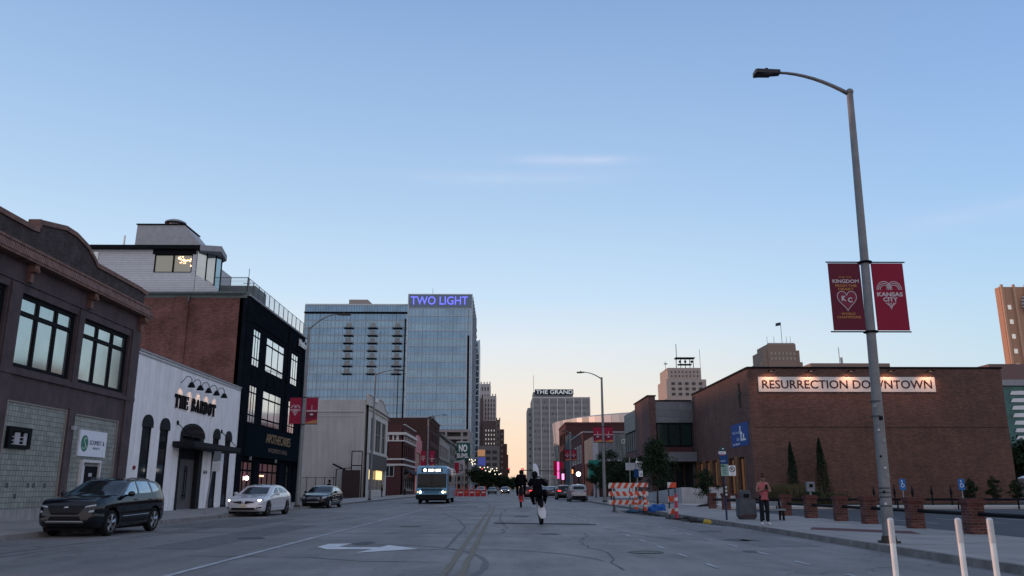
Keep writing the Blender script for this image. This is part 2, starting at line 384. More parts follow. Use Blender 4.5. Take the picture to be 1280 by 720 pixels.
# east kerb and pavement, west kerb and pavement
m = MB(); k = MB()
for a, b in zip(ys, ys[1:]):
    for (xa, xb, sg, wide) in ((kerb_l(a), kerb_l(b), -1, 5.5), (kerb_r(a), kerb_r(b), 1, 4.55)):
        fa, fb_ = xa + sg * .16, xb + sg * .16
        ga, gb = (-18.6, -18.6) if sg < 0 else ((13.2, 13.2) if a < 60 else (21.15, 21.15) if a < 100 else (xa + 6, xb + 6))
        if sg < 0 and a >= 150: ga, gb = -18.6, -18.6
        m.prism([(fa, a, -.04), (ga, a, -.04), (ga, a, KZ), (fa, a, KZ)], (0, 0, 0)) if False else m.add([(fa, a, -.04), (ga, a, -.04), (ga, a, KZ), (fa, a, KZ), (fb_, b, -.04), (gb, b, -.04), (gb, b, KZ), (fb_, b, KZ)], [(0, 1, 2, 3), (4, 5, 6, 7), (0, 1, 5, 4), (1, 2, 6, 5), (2, 3, 7, 6), (3, 0, 4, 7)])
        k.add([(xa, a, -.04), (fa, a, -.04), (fa, a, KZ + .004), (xa + sg * .02, a, KZ + .004), (xb, b, -.04), (fb_, b, -.04), (fb_, b, KZ + .004), (xb + sg * .02, b, KZ + .004)], [(0, 1, 2, 3), (4, 5, 6, 7), (0, 1, 5, 4), (1, 2, 6, 5), (2, 3, 7, 6), (3, 0, 4, 7)])
struct(m.build('pavement', SIDEW)); struct(k.build('kerb', KERB))
LOT = mat('parking_lot_asphalt', (.055, .062, .07), .75, var=.25, scale=.6, bump=.1)
m = MB(); m.quad((13.2, 10, .0), (80, 10, .0), (80, 55.5, .0), (13.2, 55.5, .0)); struct(m.build('parking_lot', LOT))
LOTL = mat('faded_lot_paint', (.34, .35, .36), .7, var=.45, scale=3)
m = MB()
for i in range(12):
    x = 17 + i * 2.75; m.quad((x, 49.5, .004), (x + .12, 49.5, .004), (x + .12, 55.2, .004), (x, 55.2, .004))
    m.quad((x, 33, .004), (x + .12, 33, .004), (x + .12, 38.5, .004), (x, 38.5, .004))
struct(m.build('lot_marking', LOTL))
m = MB(); m.box(13.4, 55.5, -.04, 60, 60.9, .15); m.box(13.4, 60.9, -.04, 20.9, 67, .145); struct(m.build('pavement', mat('lot_path_concrete', (.40, .40, .39), .85, var=.1, scale=1)))
BED = mat('planting_bed_soil', (.035, .04, .025), .95, var=.4, scale=5, bump=.4)
m = MB(); m.box(21.3, 60.9, -.04, 60, 69.9, .12); struct(m.build('planting_bed', BED))
# dark torn-up strip along the east kerb where the work is
DIRT = mat('broken_asphalt_dirt', (.035, .035, .036), .95, var=.5, scale=4, bump=.5)
m = MB()
pp = [(6.9, 46.5), (7.6, 40), (7.5, 35), (8.1, 31), (8.28, 31), (8.32, 52), (7.2, 51.5)]
rr = random.Random(3)
pp2 = []
for i in range(len(pp)):
    a = Vector(pp[i]); b = Vector(pp[(i + 1) % len(pp)])
    for q in range(6):
        w = a.lerp(b, q / 6); pp2.append((w.x + rr.uniform(-.10, .10) * (i < 3), w.y + rr.uniform(-.2, .2) * (i < 3), .004))
m.poly(pp2); struct(m.build('road_patch', DIRT, normals=False))
PATCH = mat('dark_road_patch', (.045, .047, .052), .8, var=.2, scale=2)
def px_patch(name, pts, mt=None, z=.004): return struct(MB().poly([(x, y, z) for x, y in pts]).build(name, mt or PATCH, normals=False))
px_patch('road_patch', [(-.35, 33.9), (1.2, 33.6), (3.3, 33.0), (3.75, 31.9), (3.2, 31.6), (1.6, 32.5), (-.3, 32.7)])
# tar-sealed crack lines
SEAL = mat('crack_sealant', (.055, .056, .06), .6, var=.3, scale=5)
def ribbon(mb, pts, w, z=.004, jit=.04, seg=.6, seed=1):
    rr = random.Random(seed); P = []
    for a, b in zip(pts, pts[1:]):
        a = Vector(a); b = Vector(b); n_ = max(1, int((b - a).length / seg))
        for i in range(n_): P.append(a.lerp(b, i / n_))
    P.append(Vector(pts[-1])); Q = [p + Vector((rr.uniform(-jit, jit), rr.uniform(-jit, jit))) for p in P]
    for i in range(len(Q) - 1):
        d = (Q[i + 1] - Q[i]); nn = Vector((-d.y, d.x)).normalized() * w / 2 * rr.uniform(.6, 1.3)
        d2 = (Q[min(i + 2, len(Q) - 1)] - Q[i + 1]); n2 = Vector((-d2.y, d2.x)).normalized() * w / 2 if d2.length > 0 else nn
        mb.quad((*(Q[i] - nn), z), (*(Q[i + 1] - n2), z), (*(Q[i + 1] + n2), z), (*(Q[i] + nn), z))
m = MB()
ribbon(m, [(-13, 27.0), (-5.4, 26.2), (-1, 26.0), (1.0, 26.0), (1.6, 25.6)], .09, seed=2)
ribbon(m, [(0.05, 26.0), (0.1, 30), (-.1, 36), (-.15, 44), (.5, 60)], .06, jit=.10, seed=3)
ribbon(m, [(-.1, 24.8), (1.2, 24.3), (3.0, 24.0), (4.4, 23.6), (5.4, 22.6)], .05, jit=.12, seed=4)
ribbon(m, [(-6.5, 17.5), (-4, 17.2), (-2.6, 16.3), (-1, 16.0)], .05, jit=.10, seed=5)
ribbon(m, [(2.0, 14.5), (2.3, 18), (1.9, 21), (2.6, 26)], .04, jit=.10, seed=6)
ribbon(m, [(3.5, 29), (4.1, 25), (4.6, 22.5)], .05, jit=.08, seed=7)
ribbon(m, [(-10.6, 14), (-10.3, 40), (-10.2, 70)], .05, jit=.05, seed=8)
struct(m.build('crack_sealing', SEAL, normals=False))
# curved tyre marks
TYRE = mat('tyre_marks', (.095, .097, .10), .6, var=.3, scale=3)
m = MB()
ribbon(m, [(c[0], c[1]) for c in arc(-2.9, 15.5, 2.6, 5.4, 100, -25, 24)], .12, jit=.01, seg=2, seed=9)
ribbon(m, [(c[0], c[1]) for c in arc(-.9, 14.8, 3.0, 4.6, 110, 20, 20)], .08, jit=.01, seg=2, seed=9)
ribbon(m, [(-3.4, 47), (-2.0, 38), (-1.3, 30), (-1.3, 20)], .10, jit=.01, seg=2, seed=10)
struct(m.build('tyre_mark', TYRE, normals=False))
# utility cuts, stains and covers
LP_ = mat('old_light_patch', (.170, .170, .172), .8, var=.2, scale=3); MP_ = mat('mid_patch', (.136, .137, .141), .8, var=.25, scale=3)
px_patch('utility_cut', [(-8.3, 19.5), (-6.9, 19.4), (-6.8, 31.5), (-8.2, 31.6)], MP_)
px_patch('utility_cut', [(6.1, 20), (7.6, 20.2), (7.5, 33), (6.2, 33)], LP_)
px_patch('utility_cut', [(-12.2, 30), (-9.2, 29.7), (-9.1, 38), (-12.1, 38)], MP_)
px_patch('utility_cut', [(-4.2, 60), (-1.8, 60), (-1.8, 66), (-4.2, 66)], LP_)
STN_ = mat('oil_stain', (.05, .051, .055), .6, var=.4, scale=6)
rr = random.Random(77)
for i in range(16):
    cx_, cy_ = rr.choice([-11.6, -7.4, -3.2, 1.6, 5.8, 7.3]) + rr.uniform(-.8, .8), rr.uniform(13, 48); s_ = rr.uniform(.12, .42)
    m = MB(); m.poly([(cx_ + s_ * math.cos(a * PI / 9) * rr.uniform(.6, 1.2), cy_ + s_ * 1.6 * math.sin(a * PI / 9) * rr.uniform(.6, 1.2), .0045) for a in range(18)]); struct(m.build('oil_stain', STN_, normals=False))
IRON = mat('manhole_iron', (.05, .048, .046), .55, metal=.5, var=.3, scale=20)
for (x, y) in ((3.1, 18.4), (-6.9, 23.5), (.9, 41), (-3.3, 30.5), (6.6, 27)):
    m = MB(); m.lathe([(.001, 0), (.33, 0), (.33, .006), (.38, .006), (.38, 0)], (x, y, .0055), n=28, caps=False); struct(m.build('manhole_cover', IRON, normals=False))
# markings
PWH = mat('worn_white_paint', (.36, .38, .41), .65, var=.35, scale=5)
PWF = mat('faded_white_paint', (.20, .21, .23), .7, var=.35, scale=4)
PYE = mat('faded_yellow_paint', (.158, .150, .140), .75, var=.1, scale=4, col2=(.215, .185, .135))
m = MB(); ribbon(m, [(-5.3, 9), (-5.25, 24)], .13, z=.008, jit=.004, seg=1.0); ribbon(m, [(-5.25, 24), (-5.04, 56)], .11, z=.008, jit=.004, seg=1.0)
struct(m.build('lane_line', PWH, normals=False))
m = MB(); ribbon(m, [(-10.1, 10), (-10.2, 46)], .09, z=.008, jit=.02, seg=1.0); struct(m.build('lane_line', PWF, normals=False))
m = MB(); ribbon(m, [(-.95, 9), (-.88, 40), (-.8, 60)], .12, z=.008, jit=.015, seg=.7, seed=40); ribbon(m, [(-.66, 9), (-.60, 40), (-.55, 60)], .12, z=.008, jit=.015, seg=.7, seed=41)
ribbon(m, [(-.9, 60), (-1.2, 75), (-2.6, 86)], .12, z=.008, jit=.02)
struct(m.build('centre_line', PYE, normals=False))
m = MB()
for i in range(16):
    y = 12.5 + i * 2.35; m.quad((3.72 - i * .02, y, .008), (3.80 - i * .02, y, .008), (3.80 - i * .02, y + .85, .008), (3.72 - i * .02, y + .85, .008))
for i in range(8):
    y = 13 + i * 2.35; m.quad((5.50, y, .008), (5.58, y, .008), (5.58, y + .8, .008), (5.50, y + .8, .008))
struct(m.build('lane_dash', PWH, normals=False))
m = MB(); m.quad((-5.0, 46.3, .008), (-1.8, 46.0, .008), (-1.8, 46.8, .008), (-5.0, 47.1, .008)); m.quad((-4.9, 86, .008), (7, 86, .008), (7, 87.2, .008), (-4.9, 87.2, .008)); struct(m.build('stop_line', PWF, normals=False))
# the turn arrow pointing right, seen edge-on
m = MB()
m.poly([(x, y, .008) for x, y in [(-4.35, 20.1), (-3.95, 19.3), (-3.2, 19.35), (-2.95, 19.35), (-3.12, 18.3), (-1.9, 19.45), (-2.75, 20.75), (-2.85, 20.0), (-3.6, 20.0), (-3.85, 20.2), (-3.75, 21.3), (-4.3, 21.2)]])
struct(m.build('turn_arrow', mat('arrow_paint', (.55, .57, .60), .6, var=.15, scale=4), normals=False))
# red-brick square set in the pavement and cracks
m = MB(); m.quad((9.3, 25.6, KZ + .004), (11.4, 23.0, KZ + .004), (11.9, 24.6, KZ + .004), (9.9, 27.0, KZ + .004)); struct(m.build('brick_inlay', mat('maroon_paving', (.10, .035, .04), .8, kind='brick', mortar=(.12, .08, .08), bh=.11), normals=False))
m = MB(); ribbon(m, [(8.7, 19.0), (10.0, 18.8), (11.4, 19.6), (12.8, 19.2)], .035, z=KZ + .004, jit=.05, seed=12); ribbon(m, [(9.5, 21.2), (10.9, 21.0), (12.6, 19.6)], .03, z=KZ + .004, jit=.05, seed=13)
struct(m.build('pavement_crack', SEAL, normals=False))

# ============================================================ LEFT BUILDINGS
XF = -18.6
# ---- dark brown two-storey building
BRN = mat('dark_plum_brick', (.075, .058, .060), .85, var=.25, scale=1.5, kind='brick', mortar=(.055, .044, .046), bump=.2, streaks=.2)
BRP = mat('dark_plum_stucco', (.092, .068, .074), .8, var=.25, scale=1.2, bump=.15, streaks=.2)
COP = mat('copper_brown_trim', (.19, .105, .085), .6, var=.35, scale=3, streaks=.3)
b1 = thing('brick_building', 'dark plum two-storey building with glass block ground floor and curved copper-edged parapet', 'building', (XF, 34, 0))
fr = FW(XF)
holes = [(26.2, 30.05, 5.9, 8.75), (31.0, 35.2, 5.85, 8.72), (35.85, 40.35, 5.85, 8.72), (31.0, 35.35, .55, 4.58), (36.0, 40.15, .55, 4.5), (26.0, 30.3, .55, 4.6)]
m = MB(); holes_wall(m, fr, 21, 41.4, 0, 9.9, holes, .3); m.fb(fr, 21, 41.4, 0, 9.9, -.31, -14)
m.fb(fr, 41.1, 41.4, 0, 9.9, .002, -.3); m.build('wall', BRP, b1)
prof = [(21, 9.9), (41.5, 9.9), (41.5, 11.15), (41.05, 11.15), (36.2, 11.15), (36.0, 11.35), (35.2, 11.75), (34.2, 11.98), (33.3, 12.0), (31.6, 11.65), (31.55, 11.3), (30.9, 11.25), (28.0, 11.25), (27.6, 11.6), (21, 11.6)]
m = MB(); polyshape(m, fr, prof, -.35, .35); m.build('parapet', BRN, b1)
m = MB(); top = [p for p in prof[2:]]
m2 = [(41.62, 11.1), (41.62, 11.32), (41.05, 11.32), (41.0, 11.36), (36.25, 11.36), (36.05, 11.5), (35.25, 11.93), (34.2, 12.16), (33.3, 12.18), (31.42, 11.82), (31.38, 11.48), (30.9, 11.43), (27.9, 11.43), (27.5, 11.8), (21, 11.8)]
low = [(41.45, 11.1)] + [(u, z) for u, z in prof[2:]]
for i in range(len(m2) - 1):
    a, b = m2[i], m2[i + 1]; c = low[min(i + 1, len(low) - 1)]; d_ = low[min(i, len(low) - 1)]
    q = [(a[0], a[1]), (b[0], b[1]), (b[0], b[1] - .2), (a[0], a[1] - .2)]
    if abs(a[0] - b[0]) < .12 and abs(a[1] - b[1]) > .12: q = [(a[0] - .09, a[1]), (a[0] + .09, a[1]), (b[0] + .09, b[1]), (b[0] - .09, b[1])]
    polyshape(m, fr, q, -.42 + .0006 * i, .49 + .0012 * i)
m.build('coping', COP, b1)
m = MB()
m.fb(fr, 21, 41.75, 9.86, 9.96, 0, .42); m.fb(fr, 21, 41.8, 10.36, 10.46, 0, .30)
for i in range(100):      # tiled cornice slope
    u = 21 + i * .208
    m.add([fr(u, 9.96, .40), fr(u + .19, 9.96, .40), fr(u + .19, 10.37, .20), fr(u, 10.37, .20), fr(u + .03, 9.96, .46), fr(u + .16, 9.96, .46), fr(u + .16, 10.37, .26), fr(u + .03, 10.37, .26)], [(0, 1, 5, 4), (1, 2, 6, 5), (2, 3, 7, 6), (3, 0, 4, 7), (4, 5, 6, 7)])
m.add([fr(21, 9.97, .38), fr(41.7, 9.97, .38), fr(41.7, 10.37, .18), fr(21, 10.37, .18)], [(0, 1, 2, 3)])
m.build('cornice', COP, b1, normals=False)
for u in (26.0, 31.0, 35.8, 41.05):
    m = MB(); m.fb(fr, u, u + .3, 9.55, 9.86, 0, .34); m.fb(fr, u + .04, u + .26, 9.15, 9.55, 0, .18); m.ball(tuple(fr(u + .15, 9.6, .34)), .11); m.build('bracket', COP, b1)
m = MB()
m.fb(fr, 21, 41.4, 9.05, 9.12, 0, .05); m.fb(fr, 21, 41.4, 5.55, 5.75, 0, .1)
m.fb(fr, 30.15, 30.9, .0, 9.0, 0, .06); m.fb(fr, 35.3, 35.75, 5.75, 9.0, 0, .06); m.fb(fr, 40.5, 41.38, 0, 9.04, 0, .08); m.fb(fr, 35.42, 35.95, 0, 4.7, 0, .06)
m.build('pilaster_trim', BRP, b1)
for (a, b, c, d) in holes[:3]: window(b1, fr, a, b, c, d, -.24, MIRRG, BLACK, cols=3, rows=(.74,), fw=.17, ft=.12)
GB = mat('glass_block', (.255, .272, .250), .35, kind='grid', bw=.20, bh=.20, ms=.013, mortar=(.085, .095, .09), var=.16, scale=1.6, bump=.6, spec=.6)
for (a, b, c, d) in holes[3:]:
    m = MB(); m.fb(fr, a + .05, b - .05, c, d - .05, -.12, -.04); m.build('glass_block_panel', GB, b1)
    m = MB(); m.fb(fr, b - .05, b, c, d, -.14, .01); m.fb(fr, a, a + .05, c, d, -.14, .01); m.fb(fr, a + .05, b - .05, d - .05, d, -.14, .01); m.build('panel_frame', mat('tan_frame', (.26, .24, .21), .6), b1)
m = MB(); m.fb(fr, 31.05, 35.3, .0, .55, 0, .03); m.build('base_course', CONC, b1)
for (u, z) in ((33.1, 1.35), (33.5, 1.35), (31.7, 1.35), (34.3, 1.35), (32.3, .95)): MB().fb(fr, u, u + .19, z, z + .19, -.045, -.036).build('dark_block', mat('dark_replaced_blocks', (.08, .09, .095), .5), b1)
# vent / louvre box
m = MB(); v0, v1, w0, w1 = 31.25, 32.75, 2.82, 3.62
m.fb(fr, v0, v1, w0, w0 + .13, -.04, .10); m.fb(fr, v0, v1, w1 - .18, w1, -.04, .10); m.fb(fr, v0, v0 + .2, w0 + .13, w1 - .18, -.04, .10); m.fb(fr, v1 - .2, v1, w0 + .13, w1 - .18, -.04, .10); m.fb(fr, v0 + .1, v1 - .1, w0 + .1, w1 - .1, -.04, .01)
hv = m.build('vent_box', BLACK, b1)
m = MB(); GV = mat('grey_vent_panel', (.42, .42, .45), .6)
m.fb(fr, 31.72, 32.05, w0 + .14, w1 - .2, .01, .05); m.fb(fr, 32.33, 32.54, w0 + .14, w1 - .2, .01, .05)
for z in (w0 + .14, w0 + .27, w0 + .41): m.fb(fr, 31.48, 32.5, z, z + .03, .012, .045)
m.build('louvre', GV, hv)
# white wall sign with green oval mark
m = MB(); m.fb(fr, 36.6, 39.08, 2.72, 3.86, -.04, .04); sg = m.build('wall_sign', mat('sign_white', (.72, .76, .84), .5, var=.03), b1); sg['label'] = 'white sign board with green oval mark and grey lettering'
m = MB(); polyshape(m, fr, arc(37.05, 3.28, .31, .36, 0, 350, 26), .04, .012); m.build('oval_mark', mat('sign_green', (.06, .19, .14), .5), sg, normals=True)
m = MB(); strokes(m, fr, [(37.2, 3.47), (37.08, 3.52), (36.95, 3.44), (37.0, 3.32), (37.12, 3.22), (37.1, 3.08), (36.95, 3.03), (36.86, 3.1)], .035, .053, .01); strokes(m, fr, [(36.93, 3.44), (37.24, 3.06)], .03, .064, .008); m.build('oval_script', mat('pale_green', (.5, .68, .6), .5), sg)
text(sg, 'SCHMIDT &', fr, 37.50, 38.88, 3.24, 3.44, .04, .012, mat('sign_grey', (.13, .14, .2), .5)); text(sg, 'REALTY', fr, 37.85, 38.5, 3.05, 3.14, .04, .012, MATS['sign_grey'])
# white framed door with a dark leaf
m = MB(); m.fb(fr, 37.0, 37.12, .13, 2.58, -.04, .10); m.fb(fr, 38.6, 38.72, .13, 2.58, -.04, .10); m.fb(fr, 37.12, 38.6, 2.46, 2.58, -.04, .10); m.fb(fr, 37.12, 37.35, .13, 2.3, -.03, .03)
dr = m.build('door', mat('door_white', (.6, .6, .62), .5), b1)
m = MB(); m.fb(fr, 37.35, 38.6, .13, 2.3, -.04, .0); m.build('door_leaf', BLACK, dr)
m = MB(); m.fb(fr, 37.8, 38.1, 1.85, 2.0, .0, .012); m.build('door_notice', GV, dr)
m = MB(); m.fb(fr, 35.72, 35.9, 3.78, 3.95, .06, .2); m.build('wall_lamp', GV, b1)

# ---- white building THE BARDOT
WST = mat('white_painted_stucco', (.84, .84, .85), .75, var=.07, scale=1.0, bump=.1, streaks=.16)
b2 = thing('white_building', 'low white painted building with arched slit windows and black canopy over its door', 'building', (XF, 50, 0))
m = MB()
ar = [(42.85, 44.0), (45.1, 46.25), (53.45, 54.6), (55.8, 56.95)]     # arched windows
hs = [(a, b, 1.0 if i < 2 else .13, 4.75) for i, (a, b) in enumerate(ar)] + [(48.2, 51.6, .13, 4.55)]
holes_wall(m, fr, 41.5, 58.3, 0, 8.2, hs, .3); m.fb(fr, 41.5, 58.3, 0, 8.2, -.31, -16); m.build('wall', WST, b2)
m = MB(); m.fb(fr, 41.52, 58.25, 8.2, 8.3, -.4, .08); m.fb(fr, 41.52, 58.25, 8.02, 8.1, 0, .03); m.build('coping', mat('grey_coping', (.30, .31, .33), .6), b2)
for i, (a, b) in enumerate(ar):
    z0 = hs[i][2]; c = (a + b) / 2; r = (b - a) / 2
    m = MB(); polyshape(m, fr, [(a - .06, 4.45), (b + .06, 4.45)] + arc(c, 4.62, r + .06, .48, 0, 180, 12), -.02, .09)
    m.fb(fr, a, b, z0, z0 + .12, -.2, .02); m.fb(fr, a, a + .06, z0 + .12, 4.45, -.2, -.02); m.fb(fr, b - .06, b, z0 + .12, 4.45, -.2, -.02)
    w = m.build('arched_window', mat('charcoal_window', (.022, .024, .028), .6, spec=.05), b2)
    m = MB(); m.fb(fr, a + .06, b - .06, z0 + .12, 4.45, -.10, -.06); m.build('pane', GLASS, w)
m = MB(); polyshape(m, fr, [(48.0, 4.3), (51.8, 4.3)] + arc(49.9, 4.35, 1.9, .75, 0, 180, 18), -.02, .11); tr = m.build('arched_transom', mat('charcoal_window'), b2)
m = MB(); polyshape(m, fr, [(48.3, 4.4), (51.5, 4.4)] + arc(49.9, 4.42, 1.6, .5, 0, 180, 18), .09, .02); m.build('pane', GLASS, tr)
DOORG = mat('grey_wood_door', (.10, .095, .10), .6, var=.15, scale=4)
for k, (a, b) in enumerate(((48.25, 49.6), (49.62, 51.0))):
    m = MB(); m.fb(fr, a, b, .14, 3.0, -.26, -.18); dd = m.build('door', DOORG, b2)
    m = MB(); u = b - .14 if k == 0 else a + .14; m.tube([fr(u, .7, -.1), fr(u, 2.6, -.1)], .03); m.fb(fr, u - .02, u + .02, .9, .95, -.18, -.1); m.fb(fr, u - .02, u + .02, 2.3, 2.35, -.18, -.1); m.build('handle', BLACK, dd)
m = MB(); m.fb(fr, 48.2, 51.0, 3.0, 3.12, -.26, -.12); m.fb(fr, 48.2, 51.0, 3.12, 4.4, -.24, -.2); m.fb(fr, 51.0, 51.6, .13, 4.4, -.26, .1); m.fb(fr, 48.0, 48.22, .13, 4.3, -.1, .06); m.build('door_surround', mat('charcoal_window'), b2)
m = MB(); m.fb(fr, 46.95, 55.3, 3.62, 3.92, .0, 1.25); m.fb(fr, 47.0, 55.25, 3.56, 3.62, .1, 1.2); m.build('canopy', mat('charcoal_window'), b2)
for u in (47.4, 54.9):
    m = MB(); m.tube([fr(u, 3.9, 1.15), fr(u, 4.95, .03)], .025); m.lathe([(.01, 0), (.13, 0), (.13, .05), (.01, .05)], tuple(fr(u, 4.98, 0)), axis='x', n=10); m.build('canopy_tie', BLACK, b2)
text(b2, '1614', fr, 52.2, 52.85, 2.2, 2.42, 0, .02, BLACK, name='house_number')
m = MB(); m.lathe([(.01, 0), (.1, 0), (.1, .08), (.01, .08)], tuple(fr(42.3, 2.35, 0)), axis='x', n=12); m.build('alarm_bell', mat('alarm_red', (.22, .02, .03), .5), b2)
# high contrast serif letters
def serif(mb, fr, u0, z0, w, h, ch, d, t):
    T = .30 * w if w > .3 else .1; th = .045
    def B(a, b, c, e): mb.fb(fr, u0 + a * w, u0 + b * w, z0 + c * h, z0 + e * h, d, d + t)
    def bowl(c, e, l, r):
        cc, rr_ = (c + e) / 2, (e - c) / 2
        o = arc(l, cc, r - l, rr_, 90, -90, 14); i_ = arc(l, cc, (r - l) * .52, rr_ - .07, -90, 90, 14)
        for k in range(14):
            q = [o[k], o[k + 1], i_[13 - k], i_[14 - k]]
            polyshape(mb, fr, [(u0 + p[0] * w, z0 + p[1] * h) for p in q], d, t)
    if ch in 'HEBRD': B(.10, .38, 0, 1); B(.02, .46, 0, .05); B(.02, .46, .95, 1)
    if ch == 'T': B(.34, .66, 0, .93); B(0, 1, .93, 1); B(0, .07, .72, .93); B(.93, 1, .72, .93); B(.24, .76, 0, .05)
    if ch == 'H': B(.62, .90, 0, 1); B(.54, .98, 0, .05); B(.54, .98, .95, 1); B(.38, .62, .47, .53)
    if ch == 'E': B(.38, .9, 0, .06); B(.38, .9, .94, 1); B(.38, .75, .47, .53); B(.84, .9, .06, .3); B(.84, .9, .72, .94); B(.70, .75, .38, .62)
    if ch == 'B': bowl(0, .53, .4, .98); bowl(.5, 1, .4, .9)
    if ch == 'R': bowl(.46, 1, .4, .92); polyshape(mb, fr, [(u0 + a * w, z0 + b * h) for a, b in ((.5, .48), (.74, 0), (1.02, 0), (.76, .5))], d, t)
    if ch == 'D': bowl(0, 1, .34, 1.0)
    if ch == 'O':
        o = arc(.5, .5, .5, .52, 0, 360, 28); i_ = arc(.5, .5, .21, .44, 0, 360, 28)
        for k in range(28): polyshape(mb, fr, [(u0 + p[0] * w, z0 + p[1] * h) for p in (o[k], o[k + 1], i_[k + 1], i_[k])], d, t)
    if ch == 'A':
        for q in (((.0, 0), (.10, 0), (.50, .9), (.46, 1)), ((.62, 0), (.94, 0), (.60, 1), (.40, 1)), ((.2, .3), (.72, .3), (.70, .36), (.22, .36)), ((-.06, 0), (.22, 0), (.22, .05), (-.06, .05)), ((.54, 0), (1.02, 0), (1.02, .05), (.54, .05))):
            polyshape(mb, fr, [(u0 + a * w, z0 + b * h) for a, b in q], d, t)
m = MB(); u = 46.6
for ch in 'THE BARDOT':
    if ch == ' ': u += .42; continue
    serif(m, fr, u, 5.80, .62, .76, ch, .02, .07); u += .705
m.build('lettering', BLACK, b2)
WARM = (1, .58, .32)
BULB = mat('warm_bulb', (1, .8, .6), .5, emit=WARM, estr=3)
for i in range(5):      # gooseneck lamps
    u = 47.35 + i * 1.42
    m = MB(); m.tube([fr(u, 7.25, 0), fr(u, 7.38, .12), fr(u, 7.62, .30), fr(u, 7.62, .50), fr(u, 7.45, .62), fr(u, 7.28, .62)], .022)
    m.lathe([(.03, .3), (.10, .26), (.20, .06), (.22, 0), (.205, 0), (.18, .05), (.09, .23)], tuple(fr(u, 7.0, .62)), n=14, caps=False); lp = m.build('gooseneck_lamp', BLACK, b2)
    m = MB(); m.ball(tuple(fr(u, 7.08, .62)), .05); m.build('bulb', BULB, lp)
    ld = bpy.data.lights.new('lamp_light', 'SPOT'); lo = bpy.data.objects.new('lamp_light', ld); C.objects.link(lo); lo.parent = b2
    ld.energy = 11; ld.color = WARM; ld.spot_size = R(75); ld.spot_blend = .6; ld.shadow_soft_size = .01
    p = fr(u, 6.98, .60); lo.location = p - b2.location; lo.rotation_euler = (Vector((1, 0, .75))).to_track_quat('Z', 'Y').to_euler()

# ---- black front, red brick flank, rooftop house
RED = mat('old_red_brick', (.150, .050, .042), .9, kind='brick', mortar=(.15, .11, .095), col2=(.215, .078, .062), var=.25, scale=.7, bump=.3, streaks=.2)
BLK = mat('blue_black_paint', (.010, .0125, .018), .8, var=.25, scale=1.5, spec=0)
b3 = thing('brick_building', 'three-storey building with blue-black front and bare red brick flank behind the white building', 'building', (XF, 66, 0))
fs = FS(58.35)
m = MB(); m.fb(fs, -40, XF - .62, 0, 15.05, 0, -17.5); m.fb(fs, -23.9, -22.9, 8, 14.9, .0, .12); m.build('brick_flank', RED, b3)
m = MB(); m.fb(fs, -40, XF + .05, 15.05, 15.3, .10, -.3); m.fb(fs, -40, -18.7, 14.86, 15.05, .02, -.3); m.tube([fs(-30, 15.15, .25), fs(-18.8, 15.2, .25)], .09); m.build('gutter', mat('grey_green_gutter', (.13, .16, .155), .5), b3)
m = MB(); m.tube([fs(-20.0 - 2.9, 15.0, .2), fs(-22.9, 14.6, .15)], .06); m.build('downpipe', MATS['grey_green_gutter'], b3)
hw = []
for (z0, z1) in ((10.15, 13.0), (5.95, 8.8)):
    hw += [(60.2, 62.1, z0, z1), (63.7, 69.1, z0, z1), (71.5, 73.85, z0, z1)]
hg = [(59.6, 62.9, .5, 3.3), (64.2, 69.9, .3, 3.3), (71.5, 74.8, .3, 3.3)]
m = MB(); holes_wall(m, fr, 58.35, 76.0, 0, 15.0, hw + hg, .35); m.fb(fr, 58.36, 76.0, 0, 15.0, -.36, -.6); m.fb(fr, 58.40, 58.36, 0, 15, 0, -.6); m.fb(fr, 75.98, 76.02, 0, 15, 0, -.6); m.build('front_wall', BLK, b3)
m = MB(); m.fb(fr, 58.4, 59.3, 0, 15.0, .0, .12); m.fb(fr, 70.0, 70.7, 5.85, 15.0, 0, .12); m.fb(fr, 75.3, 76.0, 0, 14.6, 0, .12); m.fb(fr, 59.3, 75.3, 13.35, 13.5, 0, .06)
for u in (60.4, 62.4, 64.4, 66.4, 68.4, 72): m.fb(fr, u, u + .05, 9.0, 9.95, 0, .05)
m.build('pilaster', BLK, b3)
m = MB(); m.fb(fr, 58.3, 76.1, 15.0, 15.12, -.4, .16); m.build('coping', mat('grey_coping'), b3)
for k, (a, b, c, d) in enumerate(hw):
    window(b3, fr, a, b, c, d, -.05, MIRR, BLK, cols=3, rows=(.2, .76) if k % 3 == 1 else (.22, .8), fw=.13 if k % 3 == 1 else .10, ft=.035)
LITG = mat('dim_shop_glass', (.03, .02, .025), .1, emit=(.5, .3, .3), estr=.10, spec=.8)
for k, (a, b, c, d) in enumerate(hg): window(b3, fr, a, b, c, d, -.28, LITG if k < 2 else GLASS, BLK, cols=4 if k == 1 else 3, rows=(.75,), fw=.12, ft=.12, name='shop_window')
m = MB(); m.ball(tuple(fr(61.4, 2.05, -.08)), .16); m.build('interior_lamp', mat('lamp_pinkwhite', (1, .9, .8), .5, emit=(1, .8, .75), estr=5), b3)
m = MB(); m.fb(fr, 64.8, 65.8, 2.2, 2.32, -.14, -.10); m.build('interior_lamp', mat('lamp_orange', (1, .6, .4), .5, emit=(1, .5, .3), estr=2.5), b3)
m = MB(); m.fb(fr, 59.3, 75.9, 3.7, 5.82, 0, .30); m.fb(fr, 59.3, 75.9, 3.58, 3.7, 0, .36); sb_ = m.build('sign_band', mat('sign_band_black', (.008, .014, .020), .7, spec=0), b3)
GOLD = mat('dull_gold', (.24, .17, .09), .45, metal=.4)
text(sb_, 'APOTHECARIES', fr, 64.3, 71.6, 4.74, 5.46, .30, .05, GOLD); text(sb_, "WOMEN'S HALL", fr, 65.0, 70.8, 4.04, 4.40, .30, .04, mat('dull_bronze', (.11, .085, .075), .5))
